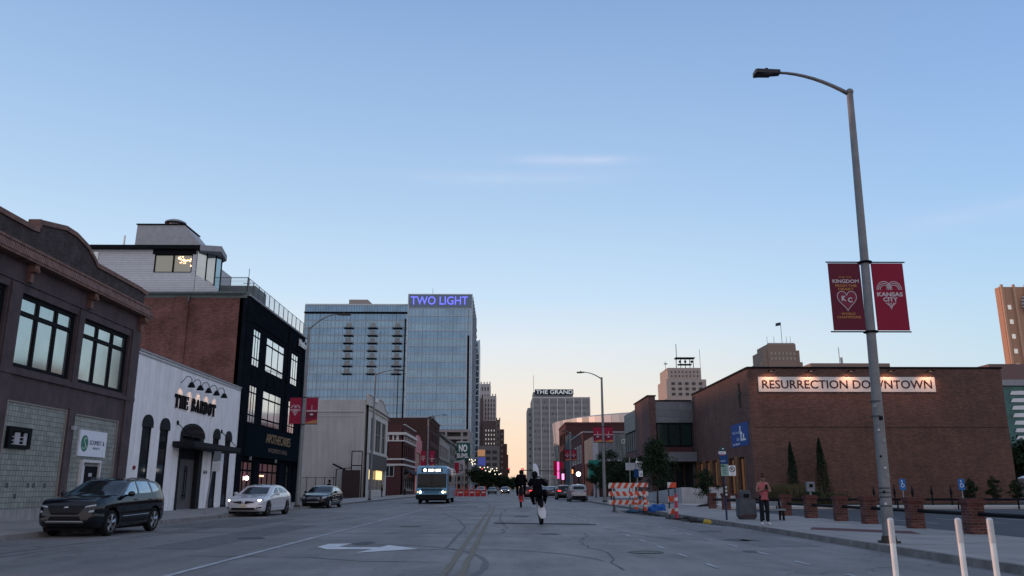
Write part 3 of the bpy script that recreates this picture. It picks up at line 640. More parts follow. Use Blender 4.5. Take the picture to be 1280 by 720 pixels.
for u in (60.2, 67, 74.9): MB().fb(fr, u, u + .15, 3.3, 3.55, .36, .5).build('security_light', METAL, b3)
text(b3, 'Native', fr, 73.15, 75.9, 13.85, 14.5, .14, .1, WHITE, bold=.03)
# roof deck railing
RAILM = mat('rail_metal', (.12, .14, .14), .5, metal=.3)
m = MB(); fr2 = FW(XF)
def rail(mb, p, q, z0, z1, n, bars=8):
    p = Vector(p); q = Vector(q)
    for i in range(n + 1):
        a = p.lerp(q, i / n); mb.tube([(a.x, a.y, z0), (a.x, a.y, z1)], .035, 5)
    for j in range(bars + 1):
        z = z0 + .1 + (z1 - z0 - .12) * j / bars; mb.tube([(p.x, p.y, z), (q.x, q.y, z)], .03 if j in (0, bars) else .012, 4)
rail(m, (XF - .2, 58.5), (XF - .2, 75.9), 15.1, 16.45, 12, 12); rail(m, (-21.3, 58.5), (XF - .2, 58.5), 15.3, 16.45, 2, 10)
m.build('roof_railing', RAILM, b3)
m = MB(); m.fb(fs, -24.5, -19.4, 15.3, 16.75, -4, -7); m.build('roof_screen', mat('green_grey_siding', (.22, .26, .26), .6, kind='brick', bw=40, bh=.18, mortar=(.12, .14, .14)), b3)
m = MB(); m.tube([fs(-20.3, 16.7, -5), fs(-20.3, 18.4, -5)], .03, 5); m.tube([fs(-20.7, 17.2, -5), fs(-19.9, 17.2, -5)], .02, 5); m.tube([fs(-20.3, 16.9, -5), fs(-20.3, 17.6, -5)], .1, 5); m.build('antenna', METAL, b3)
# rooftop house
SID = mat('white_clapboard', (.60, .61, .62), .65, kind='brick', bw=60, bh=.17, mortar=(.40, .41, .43), ms=.02, var=.05)
m = MB(); hp = [(-25.75, -22.95, 16.75, 18.15)]
m2_ = holes_wall(m, fs, -38, -22.65, 15.3, 18.5, hp, .25)
m.fb(fs, -38, -22.7, 15.3, 18.5, -.9, -8); m.fb(fs, -38, -26.0, 15.3, 18.5, -.26, -.9); m.fb(fs, -22.9, -22.65, 15.3, 18.5, -.005, -.3); m.prism([fs(-22.65, 15.3, -.01), fs(-20.9, 15.3, -.01), fs(-21.0, 15.6, -.01), fs(-22.65, 16.65, -.01)], (0, .2, 0))
m.build('rooftop_house_wall', SID, b3)
m = MB(); m.fb(fs, -38, -22.35, 18.5, 18.78, .35, -.4); m.prism([fs(-38, 18.5, -.4), fs(-22.35, 18.5, -.4), fs(-23.5, 18.5, -5), fs(-38, 18.5, -5)], (0, 0, .28)); m.build('rooftop_house_roof', BLACK, b3)
m = MB(); m.prism([fs(-22.34, 18.36, .35), fs(-20.75, 18.26, .35), fs(-21.2, 18.26, -2.2), fs(-23.4, 18.36, -4.8)], (0, 0, .42)); m.build('canted_roof', mat('grey_coping'), b3)
wn = window(b3, fs, -25.78, -22.92, 16.72, 18.18, -.22, mat('lit_pane', (.05, .05, .05), .1, emit=(.62, .60, .52), estr=.28), BLACK, cols=2, fw=.1, ft=.2)
MB().fb(fs, -25.9, -22.7, 18.15, 18.5, -.02, .05).build('window_head', BLACK, b3)
m = MB(); 
for i in range(26):
    rr = random.Random(i); u = -24.1 + rr.random() * 1.1; z = 17.25 + rr.random() * .55 + (.2 if u < -23.6 else 0); m.ball(tuple(fs(u, z, -.02)), .03 + rr.random() * .03, 6)
m.build('chandelier', mat('chandelier_glow', (1, .7, .4), .5, emit=(1, .55, .28), estr=4), b3)
MB().fb(fs, -25.7, -23.0, 16.8, 18.1, -.32, -.28).build('lit_interior', mat('lit_room', (.5, .4, .3), .8, emit=(.85, .62, .42), estr=.35), b3)
MB().fb(fs, -31, -29.9, 17.2, 18.3, .0, .05).build('window', MIRRG, b3)
m = MB()
for (a, b) in ((-22.6, -21.9), (-21.88, -21.25), (-21.22, -20.8)): pass
for q in ((-22.62, -.05), (-22.0, -.3), (-21.5, -.8), (-21.35, -1.6)): m.tube([fs(q[0], 15.3, q[1]), fs(q[0], 18.45, q[1])], .06, 4)
m.build('bay_frame', BLACK, b3)
m = MB(); P_ = [(-22.6, 0), (-22.0, -.3), (-21.5, -.8), (-21.35, -1.6), (-23.4, -5)]
for a, b in zip(P_, P_[1:]): m.quad(fs(a[0], 15.3, a[1]), fs(b[0], 15.3, b[1]), fs(b[0], 18.4, b[1]), fs(a[0], 18.4, a[1]))
m.build('bay_glazing', mat('greenish_reflecting_glass'), b3, normals=False)
m = MB(); m.prism([fs(-27.8, 18.78, -1), fs(-23.0, 18.78, -1), fs(-22.9, 19.3, -1), fs(-24.2, 20.75, -1), fs(-27.75, 20.75, -1)], (0, 3, 0)); m.build('chimney_stack', mat('pale_render', (.42, .43, .45), .8), b3)
m = MB(); m.fb(fs, -27.8, -24.1, 20.75, 20.83, -.9, -4.1); m.build('stack_cap', BLACK, b3)
m = MB(); m.lathe([(.45, 0), (.45, .3), (.8, .35), (.78, .45), (.5, .58), (.1, .6)], tuple(fs(-25.3, 20.83, -2)), n=20); m.build('roof_fan', METAL, b3)
m = MB(); m.tube([fs(-28.6, 18.7, -1), fs(-28.6, 19.9, -1)], .06, 6); m.build('vent_pipe', WHITE, b3)
# ---- cream corner building beyond the vacant lot
CRM = mat('cream_painted_wall', (.47, .46, .44), .85, var=.10, scale=.35, bump=.15, streaks=.18)
CRT = mat('cream_trim', (.50, .49, .46), .7, var=.08)
b4 = thing('cream_building', 'two-storey cream building with blank side wall and curved front parapet beyond the fenced lot', 'building', (XF, 124, 0))
fs4 = FS(114.4)
m = MB(); m.fb(fs4, -50, XF - .45, 0, 13.3, 0, -19); m.fb(fs4, -50, -19.3, 11.6, 11.7, .0, .12); m.fb(fs4, -36, -20, 10.95, 11.02, 0, .05); m.build('side_wall', CRM, b4)
h4 = [(117.0, 120.6, 6.5, 11.1), (121.4, 127.0, 6.5, 11.1), (127.8, 132.0, 6.5, 11.1), (116.6, 132.4, .9, 5.9)]
m = MB(); holes_wall(m, fr, 114.4, 134, 0, 12.6, h4, .4); m.fb(fr, 114.9, 134, 0, 12.6, -.41, -.44); m.build('front_wall', CRT, b4)
pf = [(114.4, 12.6), (134, 12.6), (134, 13.0), (130.5, 13.3), (129.6, 13.9), (127.5, 14.3), (124.5, 14.35), (122.6, 14.1), (121.8, 13.5), (119, 13.5), (118.4, 14.0), (114.4, 14.0)]
m = MB(); polyshape(m, fr, pf, -.4, .4); m.build('front_parapet', CRM, b4)
m = MB(); m.fb(fr, 114.3, 134.1, 12.45, 12.6, 0, .35); m.fb(fr, 114.3, 134.1, 11.95, 12.05, 0, .18); m.fb(fr, 114.3, 134.1, 6.05, 6.25, 0, .15)
tp = pf[2:]
for a, b in zip(tp, tp[1:]): polyshape(m, fr, [a, b, (b[0], b[1] + .12), (a[0], a[1] + .12)], -.45, .55)
m.build('cornice', CRT, b4)
for (a, b, c, d) in h4[:3]: window(b4, fr, a, b, c, d, -.3, GLASS, mat('teal_grey_frame', (.08, .11, .12), .5), cols=2, rows=(.55,), fw=.2, ft=.12)
window(b4, fr, *h4[3], -.38, mat('shop_glass', (.05, .055, .055), .12, spec=.8), CRT, cols=4, rows=(.6,), fw=.18, ft=.14, name='shop_window')
m = MB(); m.fb(fr, 116.6, 132.4, 3.9, 6.0, .0, .25); m.build('fascia_board', mat('dark_fascia', (.06, .06, .065), .6), b4)
for (q0, q1) in ((124.3, 130.3), (117.0, 119.4)): MB().fb(fr, q0, q1, 2.55, 3.85, -.2, -.12).build('lit_display', mat('lit_display', (1, .8, .4), .5, emit=(1, .72, .30), estr=1.1), b4)
fe = thing('metal_frame_stair', 'dark steel stair frame and landing against the cream side wall', 'fire escape', (-21, 112.5, 0))
fsx = FS(113.4)
m = MB()
for u in (-22.4, -20.4, -19.0): m.tube([fsx(u, 0, .4), fsx(u, 6.2 if u > -22 else 3.8, .4)], .07, 5)
m.tube([fsx(-20.4, 6.2, .4), fsx(-19.0, 6.2, .4)], .07, 5); m.tube([fsx(-20.4, 4.3, .4), fsx(-19.0, 4.3, .4)], .07, 5); m.tube([fsx(-22.9, 4.5, .4), fsx(-21.2, 3.7, .4)], .12, 5); m.tube([fsx(-22.4, 3.8, .4), fsx(-20.4, 4.0, .4)], .05, 5)
m.build('frame', BLACK, fe)
m = MB(); m.fb(fsx, -21.6, -19.2, 0.1, 3.7, .1, .5); m.build('door_panel', mat('rust_panel', (.045, .032, .03), .8), fe)
fc = thing('chain_link_fence', 'grey chain link fence with posts across the vacant lot', 'fence', (-22, 104, 0))
m = MB()
for i in range(7): m.tube([(-27.5 + i * 1.1, 104, 0), (-27.5 + i * 1.1, 104, 2.7)], .05, 5)
m.tube([(-27.5, 104, 2.6), (-20.6, 104, 2.6)], .03, 4); m.tube([(-27.5, 104, .2), (-20.6, 104, .2)], .03, 4); m.build('post', mat('dark_steel', (.06, .065, .07), .5), fc)
m = MB()
for i in range(48): m.tube([(-27.4 + i * .14, 104.02, .2), (-27.4 + i * .14, 104.02, 2.58)], .012, 3, caps=False)
m.build('mesh_panel', METAL, fc)

# ---- red-brown corner building with white bands
DRB = mat('maroon_brick', (.085, .030, .030), .85, kind='brick', mortar=(.08, .05, .05), var=.2)
b5 = thing('brick_building', 'dark maroon corner building with white cornice bands and awning over the shopfront', 'building', (XF, 166, 0))
fs5 = FS(156); 
h5 = [(157.5 + i * 3.0, 159.7 + i * 3.0, 7.0, 9.4) for i in range(6)] + [(158.5, 176, .8, 4.6)]
m = MB(); holes_wall(m, fr, 156, 178, 0, 12.3, h5, .3); m.fb(fr, 156.3, 178, 0, 12.3, -.31, -16); m.fb(fs5, -45, XF - .31, 0, 12.3, 0, -.3); m.fb(fs5, -45, XF - .31, 12.3, 13.0, 0, -20); m.build('wall', DRB, b5)
WHB = mat('white_band', (.55, .54, .52), .6, var=.1)
m = MB(); 
for (z0, z1, p) in ((11.05, 11.55, .5), (9.85, 10.1, .2), (6.45, 6.75, .15), (5.4, 5.75, .2)): m.fb(fr, 155.9, 178, z0, z1, 0, p); m.fb(fs5, -45, XF + p, z0, z1, .004, p)
for i in range(9): m.fb(fr, 156.3 + i * 2.6, 156.9 + i * 2.6, 10.1, 11.05, 0, .12); m.fb(fs5, -27 + i * .9, -26.7 + i * .9, 10.1, 11.05, .004, .12)
m.fb(fr, 156, 176, 12.9, 13.05, -.1, .3); m.build('cornice', WHB, b5)
text(b5, '17', fs5, -20.6, -19.5, 10.2, 10.95, .13, .06, WHITE, name='street_number')
for (a, b, c, d) in h5[:6]: window(b5, fr, a, b, c, d, -.25, GLASS, BLACK, cols=2, fw=.12)
window(b5, fr, *h5[6], -.25, GLASS, WHB, cols=5, rows=(.75,), fw=.15, name='shop_window')
for (a, b, c, d) in ((-22.0, -20.2, 3.4, 5.4), (-25.5, -23, 3.4, 5.4), (-24.2, -21.4, 7.2, 9.3)): window(b5, fs5, a, b, c, d, .0, GLASS, WHB if c < 5 else BLACK, cols=2, fw=.1)
m = MB(); m.prism([fr(160, 4.9, 0), fr(160, 4.9, .1), fr(160, 4.0, 1.5), fr(160, 3.8, 1.5)], (0, 16, 0)); m.build('awning', mat('black_awning', (.03, .03, .032), .8), b5)
b6 = thing('pink_building', 'narrow pink rendered building between the banded corner block and the tall brown one', 'building', (XF, 184, 0))
m = MB(); holes_wall(m, fr, 178, 192, 0, 11.8, [(180, 190, 6.2, 8.8), (179.5, 190.5, .6, 4)], .3); m.fb(fr, 178, 192, 0, 11.8, -.31, -14); m.build('wall', mat('pink_render', (.50, .21, .22), .8), b6)
m = MB(); polyshape(m, fr, arc(184.5, 11.8, 4.5, .9, 0, 180, 12), -.3, .3); m.build('curved_parapet', MATS['pink_render'], b6)
window(b6, fr, 180, 190, 6.2, 8.8, -.25, GLASS, WHB, cols=3); window(b6, fr, 179.5, 190.5, .6, 4, -.25, mat('lit_shop', (.3, .1, .08), .3, emit=(1, .35, .3), estr=.25), WHB, cols=3, name='shop_window')
m = MB(); m.prism([fr(178.5, 4.8, 0), fr(178.5, 4.8, .1), fr(178.5, 3.7, 1.4), fr(178.5, 3.5, 1.4)], (0, 13, 0)); m.build('awning', mat('red_awning', (.35, .02, .03), .7), b6)
b7 = thing('brown_brick_building', 'taller brown brick warehouse with blank side wall rising behind the pink building', 'building', (XF, 228, 0))
DBR = mat('dark_brown_brick', (.070, .034, .032), .9, kind='brick', mortar=(.06, .04, .04), var=.2, streaks=.2)
h7 = [(214.5 + i * 4.6, 217.3 + i * 4.6, z, z + 2.3) for i in range(6) for z in (9.6, 13.2, 16.0)][:18]
h7 = [h for h in h7 if h[3] < 18.6]
m = MB(); holes_wall(m, fr, 213, 244, 0, 19.0, h7, .3); m.fb(fr, 213, 244, 0, 19.0, -.31, -30); m.fb(fr, 213, 213.4, 0, 19, 0, -.3); m.build('wall', DBR, b7)
m = MB(); m.fb(fr, 212.9, 244, 19.0, 19.3, -.5, .3); polyshape(m, fr, [(220, 19.3), (226, 19.3), (225, 20.3), (221, 20.3)], -.2, .2); m.build('coping', mat('brown_coping', (.10, .07, .065), .7), b7)
for h in h7: window(b7, fr, *h, -.25, GLASS, mat('brown_coping'), cols=2, rows=(.5,), fw=.12)
b8 = thing('grey_building', 'pale grey two-storey row building with deep cornice past the brown warehouse', 'building', (XF, 268, 0))
h8 = [(247 + i * 7, 252 + i * 7, z, z + 3.6) for i in range(6) for z in (5.6, 10.4)]
m = MB(); holes_wall(m, fr, 245, 293, 0, 16.4, h8, .4); m.fb(fr, 245, 293, 0, 16.4, -.41, -25); m.build('wall', mat('pale_grey_stone', (.33, .33, .31), .8, streaks=.2), b8)
m = MB(); m.fb(fr, 244.8, 293.2, 16.4, 17.2, -.5, .8); m.fb(fr, 245, 293, 9.4, 9.9, 0, .3); m.build('cornice', mat('dark_cornice', (.13, .13, .125), .7), b8)
for h in h8: window(b8, fr, *h, -.35, GLASS, BLACK, cols=3, rows=(.7,), fw=.2)
b9 = thing('grey_building', 'dark grey corner building beside the green billboard', 'building', (XF, 312, 0))
h9 = [(296 + i * 5.4, 299 + i * 5.4, z, z + 2.4) for i in range(6) for z in (5, 9, 13)]
m = MB(); holes_wall(m, fr, 294, 329, 0, 17.1, h9, .4); m.fb(fr, 294, 329, 0, 17.1, -.41, -25); m.fb(fr, 293.9, 329, 17.1, 17.6, -.5, .5); m.build('wall', mat('dark_grey_render', (.17, .165, .16), .8), b9)
for h in h9: window(b9, fr, *h, -.35, GLASS, BLACK, cols=2, fw=.2)

# ---- glass tower with the lit name
GT = mat('tower_glass', (.15, .27, .38), .12, metal=.75, var=.18, scale=.12)
GT2 = mat('tower_glass_pale', (.18, .30, .39), .12, metal=.75, var=.15, scale=.12)
SLAB = mat('pale_slab_edge', (.55, .60, .63), .5, var=.05)
MUL = mat('mullion_grey', (.22, .28, .34), .5, var=.1)
ft = FS(400)
t1 = thing('glass_tower', 'high blue glass apartment tower with a lit TWO LIGHT sign along its roof edge', 'tower', (-32, 410, 0))
m = MB(); m.fb(ft, -47.5, -15.5, 0, 96, -.3, -62); m.build('tower_body', mat('dark_core', (.10, .13, .15), .4), t1)
def glassband(par, f, u0, u1, z0, z1, nm, step, gl, d=0., name='window_band'):
    m = MB(); m.cur = 0; m.fb(f, u0, u1, z0, z1, d - .3, d)
    m.cur = 1; n = int(round((u1 - u0) / step))
    for i in range(n + 1):
        u = u0 + (u1 - u0) * i / n; w = .10 if i % 4 else .26; m.fb(f, u - w / 2, u + w / 2, z0, z1, d, d + .16)
    return m.build(name, [gl, MUL], par)
FL = 3.85
zs = [88.6 - FL * i for i in range(23)]
for i, z in enumerate(zs):
    glassband(t1, ft, -47.5, -15.4, z - FL + .45, z, 0, 1.9, GT if i % 2 else GT2)
m = MB()
for z in zs: m.fb(ft, -47.5, -15.3, z + .08, z + .38, -.3, .22)
m.fb(ft, -47.6, -47.1, 0, 96, 0, .5); m.fb(ft, -15.6, -15.2, 0, 96, -.3, .35); m.fb(ft, -47.6, -15.2, 95.7, 96.2, -.3, .3); m.build('slab_edge', SLAB, t1)
m = MB(); m.fb(ft, -47.1, -15.6, 89.05, 95.7, -.3, 0); m.build('sign_panel', mat('sign_panel_glass', (.10, .15, .21), .2, metal=.5), t1)
PUR = mat('purple_neon', (.2, .2, .8), .5, emit=(.16, .18, .85), estr=.95)
text(t1, 'TWO LIGHT', ft, -46.3, -17.6, 90.6, 94.9, .1, .4, PUR, bold=.01)
fte = FW(-15.15)
for z in zs: 
    m = MB(); m.fb(fte, 400.5, 461.5, z - FL + .45, z, -.2, 0); m.build('window_band', GT, t1)
m = MB()
for i in range(7): m.fb(fte, 401 + i * 8.6, 402.6 + i * 8.6, 0, 95, 0, .3)
for z in zs: m.fb(fte, 400.4, 462, z, z + .45, -.2, .35)
m.build('balcony_grid', mat('mullion_grey'), t1)
m = MB(); m.fb(ft, -17.6, -16.6, 0, 75, .2, .26); m.build('dark_shaft', BLACK, t1)
m = MB(); m.fb(ft, -18.0, -17.7, 0, 88, .2, .5); m.fb(ft, -16.5, -16.2, 0, 88, .2, .5); m.build('pale_fin', SLAB, t1)
m = MB(); m.tube([ft(-36, 96, -8), ft(-36, 101, -8)], .12, 5); 
for u in (-38, -34, -31, -28): m.tube([ft(u, 96, -6), ft(u, 97.6, -6)], .25, 5)
m.build('antenna', METAL, t1)
t2 = thing('glass_tower', 'wide lower wing of the glass tower with three stacks of dark balconies', 'tower', (-73, 412, 0))
fw_ = FS(403)
m = MB(); m.fb(fw_, -99.5, -47.7, 0, 91.6, -.3, -30); m.build('tower_body', mat('dark_core'), t2)
zs2 = [86.8 - FL * i for i in range(22)]
glassband(t2, fw_, -99.5, -47.8, 86.6, 90.8, 0, 1.3, GT)
for i, z in enumerate(zs2): glassband(t2, fw_, -99.5 if i < 1 or True else -96, -47.8, z - FL + .5, z, 0, 1.95, GT2 if i % 2 else GT)
m = MB()
for i, z in enumerate(zs2[1:]): m.fb(fw_, -99.5, -47.8, z + .08, z + .36, -.3, .25)
m.fb(fw_, -99.6, -47.7, 90.8, 91.6, -.3, .3); m.fb(fw_, -99.7, -99.3, 0, 91, -.3, .4); m.build('slab_edge', SLAB, t2)
m = MB(); m.fb(fw_, -99.8, -47.8, 86.8, 87.3, -.3, 1.6); m.fb(fw_, -49.3, -48.6, 0, 84, 0, .3); m.fb(fw_, -51.9, -51.6, 0, 57, 0, .5); m.build('dark_ledge', BLACK, t2)
for j, u in enumerate((-79.5, -67.5, -55.2)):
    for i in range(7):
        z = zs2[1 + i] - FL + .1
        m = MB(); m.cur = 0; m.fb(fw_, u, u + 4.8, z - .35, z + .05, .25, 2.0); m.cur = 1
        m.fb(fw_, u, u + 4.8, z + 1.15, z + 1.25, 1.9, 2.0)
        for k in range(9): m.fb(fw_, u + k * .59, u + k * .59 + .06, z + .05, z + 1.15, 1.9, 1.98)
        m.cur = 2; m.fb(fw_, u + 1.2, u + 3.6, z + .3, z + 2.6, .17, .24)
        m.build('balcony', [BLACK, METAL, mat('pale_door', (.30, .32, .32), .5)], t2)
m = MB(); m.prism([fw_(-78.5, 91.6, -4), fw_(-67, 91.6, -4), fw_(-67, 93, -4), fw_(-69, 94.8, -4), fw_(-78.5, 94.8, -4)], (0, 8, 0)); m.build('plant_room', mat('beige_plant', (.36, .33, .30), .8), t2)
t3 = thing('glass_tower', 'slimmer pale tower with stacked balconies just right of the lit sign tower', 'tower', (-14, 530, 0))
f3 = FS(524)
m = MB(); m.fb(f3, -22, -15.0, 0, 94.5, 0, -30); m.build('tower_body', GT2, t3)
m = MB()
for i in range(24): m.fb(f3, -20.5, -14.9, 3.9 * i, 3.9 * i + .5, 0, .7)
m.fb(f3, -15.4, -14.8, 0, 95, 0, .8); m.build('slab_edge', SLAB, t3)
m = MB()
for i in range(24): m.fb(f3, -17.2, -16.4, 3.9 * i + .6, 3.9 * i + 3.4, 0, .5)
m.build('balcony_recess', BLACK, t3)
b10 = thing('parking_podium', 'concrete podium with open parking levels below the slim glass tower', 'building', (-20, 350, 0))
f10 = FS(345)
m = MB(); m.fb(f10, -45, -13.8, 0, 1.2, 0, -40)
for i in range(8): m.fb(f10, -45, -13.8, 3 + i * 3.0, 4.2 + i * 3.0, 0, -40)
for u in (-45, -38, -31, -24, -17.4, -14.6): m.fb(f10, u, u + .9, 1.2, 25.2, -.1, -1)
m.fb(f10, -44.9, -13.9, 1.2, 25.2, -8, -39); m.build('concrete_deck', mat('podium_concrete', (.30, .29, .28), .8, streaks=.2), b10)
# billboards
s1 = thing('billboard', 'dark green billboard reading NO BUMS on the grey corner', 'billboard', (-16.6, 331, 0))
f = FS(331)
m = MB(); m.fb(f, -18.3, -12.9, 11.6, 18.9, 0, -.5); m.build('board', mat('board_green', (.012, .085, .08), .5), s1)
text(s1, 'NO', f, -17.4, -14.0, 15.3, 18.2, .02, .1, WHITE, bold=.04); text(s1, 'BUMS.', f, -18.1, -13.5, 12.9, 14.8, .02, .1, WHITE, bold=.04)
m = MB(); m.tube([f(-18, 0, -.9), f(-18, 18, -.9)], .3, 6); m.tube([f(-15, 0, -.9), f(-15, 18, -.9)], .3, 6); m.fb(f, -18.3, -12.9, 18.9, 19.5, .1, -.8); m.build('support', METAL, s1)
s2 = thing('hanging_sign', 'tilted pale sign with red block projecting below the green billboard', 'sign', (-15.5, 300, 0))
f = FS(300)
m = MB(); m.prism([f(-17.4, 5.4, 0), f(-13.7, 6.6, 0), f(-13.7, 11.4, 0), f(-17.4, 10.6, 0)], (0, .4, 0)); m.build('board', mat('pale_sign', (.42, .42, .45), .6), s2)
m = MB(); m.fb(f, -17.2, -15.6, 6.6, 10.2, 0.0, .08); m.build('red_block', mat('red_block', (.4, .02, .05), .5), s2); text(s2, '3', f, -15.3, -14.2, 7.2, 9.6, .02, .08, mat('ink', (.05, .05, .08), .5))
m = MB(); m.tube([f(-13.9, 0, -.3), f(-13.9, 11.5, -.3)], .18, 6); m.build('post', METAL, s2)
s3 = thing('billboard', 'small lit orange billboard above a blue screen beside the slim tower', 'billboard', (-9, 352, 0))
f = FS(352)
m = MB(); m.fb(f, -10.5, -7.4, 14.4, 17.1, 0, -.4); m.build('board', mat('lit_orange', (.6, .3, .15), .5, emit=(1, .5, .25), estr=.22), s3)
m = MB(); m.fb(f, -10.3, -7.2, 10.6, 13.9, 0, -.4); m.build('screen', mat('lit_blue', (.1, .12, .5), .5, emit=(.12, .16, .6), estr=.2), s3)
m = MB(); m.tube([f(-8.9, 0, -.8), f(-8.9, 17, -.8)], .25, 6); m.build('post', METAL, s3)

# ---- far brown towers up the street
def tower(name, label, loc, boxes, m_, wins, dark, extra=None, cat='tower'):
    t = thing(name, label, cat, loc)
    m = MB()
    for (x0, y0, z0, x1, y1, z1) in boxes: m.box(x0, y0, z0, x1, y1, z1)
    m.build('wall', m_, t)
    for (f_, rects) in wins: panes(t, f_, rects, 0., dark)
    if extra: extra(t)
    return t
def grid(u0, u1, n, z0, z1, k, wf=.5, hf=.6):
    du = (u1 - u0) / n; dz = (z1 - z0) / k
    return [(u0 + du * (i + .5 - wf / 2), u0 + du * (i + .5 + wf / 2), z0 + dz * (j + .5 - hf / 2), z0 + dz * (j + .5 + hf / 2)) for i in range(n) for j in range(k)]
STN = mat('pale_tower_stone', (.48, .45, .44), .8, streaks=.2); BRT = mat('brown_tower_brick', (.12, .09, .085), .85, var=.2); DK = mat('tower_window', (.02, .022, .026), .3)
LW = mat('bright_window', (.6, .6, .58), .3, emit=(.9, .85, .75), estr=.35)
def crown(x0, x1, y, z, n, mt):
    def f(t):
        m = MB()
        for i in range(n): u = x0 + (x1 - x0) * i / (n - 1); m.box(u - .4, y - .3, z - 1.5, u + .4, y + .5, z + 1.2)
        m.build('pinnacles', mt, t)
    return f
tower('stone_tower', 'tallest pale stone tower with pinnacled top behind the brown block', (-14, 620, 0), [(-26, 618, 0, -9.3, 640, 78)], STN, [(FS(617.95), grid(-18.5, -10, 4, 60, 77, 3, .45, .5))], DK, crown(-25, -9.6, 618, 78.3, 8, STN))
tower('stone_tower', 'pale stepped tower with tall narrow window bays in front of the tallest one', (-10, 600, 0), [(-14.0, 600, 0, -4.7, 616, 67)], STN, [(FS(599.95), grid(-13.4, -5.2, 4, 46, 65, 6, .4, .75))], DK, crown(-13.6, -5.2, 600, 67.3, 5, STN))
tower('brown_tower', 'plain dark brown slab squeezed against the slim glass tower', (-16, 595, 0), [(-19.5, 592, 0, -14.1, 599, 64.5)], BRT, [], DK)
tower('brown_tower', 'dark brown block with three rows of bright small windows', (-9, 585, 0), [(-14, 580, 0, -4.6, 599, 47.2)], BRT, [(FS(579.95), grid(-12.6, -4.9, 4, 30, 42, 4, .3, .4))], LW, lambda t: panes(t, FS(579.95), grid(-12.6, -4.9, 4, 12, 29, 5, .4, .4), 0, DK, 'dark_window'))
tower('stone_tower', 'narrow stone shaft stepping down right of the bright windowed block', (-3, 612, 0), [(-4.6, 604, 0, -1.9, 620, 50)], mat('mid_tower_stone', (.20, .17, .16), .8), [(FS(603.95), grid(-4.3, -2.2, 1, 20, 48, 6, .5, .4))], DK, crown(-4.4, -2.1, 604, 50.2, 2, BRT))
tower('brown_tower', 'lower reddish brown block at the right end of the far tower group', (-.5, 640, 0), [(-3, 625, 0, 1.2, 660, 44.5), (-1, 650, 0, 3.6, 670, 35), (0, 660, 0, 4.6, 700, 27)], mat('red_tower_brick', (.12, .07, .06), .85), [(FS(624.95), grid(-1.8, 1.0, 1, 10, 43, 8, .5, .4))], mat('pale_sill_window', (.28, .26, .26), .5))
tower('stone_building', 'mid-rise grey office block with paired windows behind the string lights', (-8, 520, 0), [(-14.5, 520, 0, -2.2, 545, 27)], mat('office_stone', (.20, .19, .185), .8), [(FS(519.95), grid(-11, -2.8, 2, 6, 25, 5, .7, .55))], DK)

# ============================================================ RIGHT SIDE
# ---- The church
CHB = mat('church_brown_brick', (.130, .074, .063), .9, kind='brick', mortar=(.085, .058, .052), col2=(.18, .098, .08), var=.12, scale=.45, bump=.3, streaks=.14, bw=.30, bh=.10)
CX = 21.15; CY = 70
c1 = thing('brick_church', 'large plain brown brick church hall with lit name board on its blank wall', 'building', (32, 80, 0))
fs_ = FS(CY); fe_ = FE(CX)
m = MB(); m.fb(fs_, CX + .3, 43.2, 0, 11.4, 0, -21.3)
wh = [(-(72.6 + i * 3.05 + 1.9), -(72.6 + i * 3.05), .5, 4.0) for i in range(6)]
holes_wall(m, fe_, -91.3, -70, 0, 11.4, wh, .29); m.fb(fs_, CX, CX + .3, 0, 11.4, 0, -.002) ; m.fb(fe_, -91.3, -70.01, 11.36, 11.4, 0, -.3)
m.build('wall', CHB, c1)
m = MB(); m.fb(fs_, CX - .06, 43.3, 11.4, 11.55, -.4, .08); m.fb(fe_, -91.3, -70.4, 11.4, 11.55, -.4, .08); m.build('coping', BLACK, c1)
m = MB(); m.fb(fs_, CX + .3, 43.2, 6.35, 6.42, 0, .015); m.build('control_joint', mat('joint', (.05, .035, .032), .9), c1)
for h in wh: window(c1, fe_, *h, -.25, mat('amber_lit_window', (.05, .03, .02), .2, emit=(.8, .38, .18), estr=.10), BLACK, cols=2, fw=.12)
WOOD = mat('orange_wood_post', (.22, .105, .045), .6, var=.25, scale=3)
for i in range(6): MB().fb(fe_, -(72.6 + i * 3.05 + 2.9), -(72.6 + i * 3.05 + 2.1), .3, 4.1, .0, .08).build('wood_panel', WOOD, c1)
m = MB(); m.fb(fs_, 22.0, 37.3, 9.38, 10.66, .0, .10); nb = m.build('name_board', mat('board_cream', (.74, .69, .65), .6, var=.03), c1)
text(nb, 'RESURRECTION DOWNTOWN', fs_, 22.32, 37.0, 9.66, 10.38, .10, .03, mat('maroon_letter', (.055, .018, .02), .5), bold=.008)
for i in range(5):
    u = 22.9 + i * 3.42
    m = MB(); m.tube([fs_(u, 11.05, 0), fs_(u, 11.12, .9)], .03, 5); m.fb(fs_, u - .25, u + .25, 11.05, 11.13, .86, 1.04); m.tube([fs_(u + .25, 11.09, .95), fs_(u + .45, 11.15, .95)], .03, 5); lp = m.build('sign_lamp', BLACK, c1)
    MB().fb(fs_, u - .1, u + .1, 11.04, 11.048, .92, .98).build('bulb', mat('dim_bulb', (1, .8, .6), .5, emit=(1, .6, .35), estr=.8), lp)
    ld = bpy.data.lights.new('lamp_light', 'SPOT'); lo = bpy.data.objects.new('lamp_light', ld); C.objects.link(lo); lo.parent = c1
    ld.energy = 85; ld.color = (1, .48, .25); ld.spot_size = R(120); ld.spot_blend = .8; ld.shadow_soft_size = .01
    lo.location = fs_(u, 11.0, .95) - c1.location; lo.rotation_euler = Vector((0, -.75, 1)).to_track_quat('Z', 'Y').to_euler()
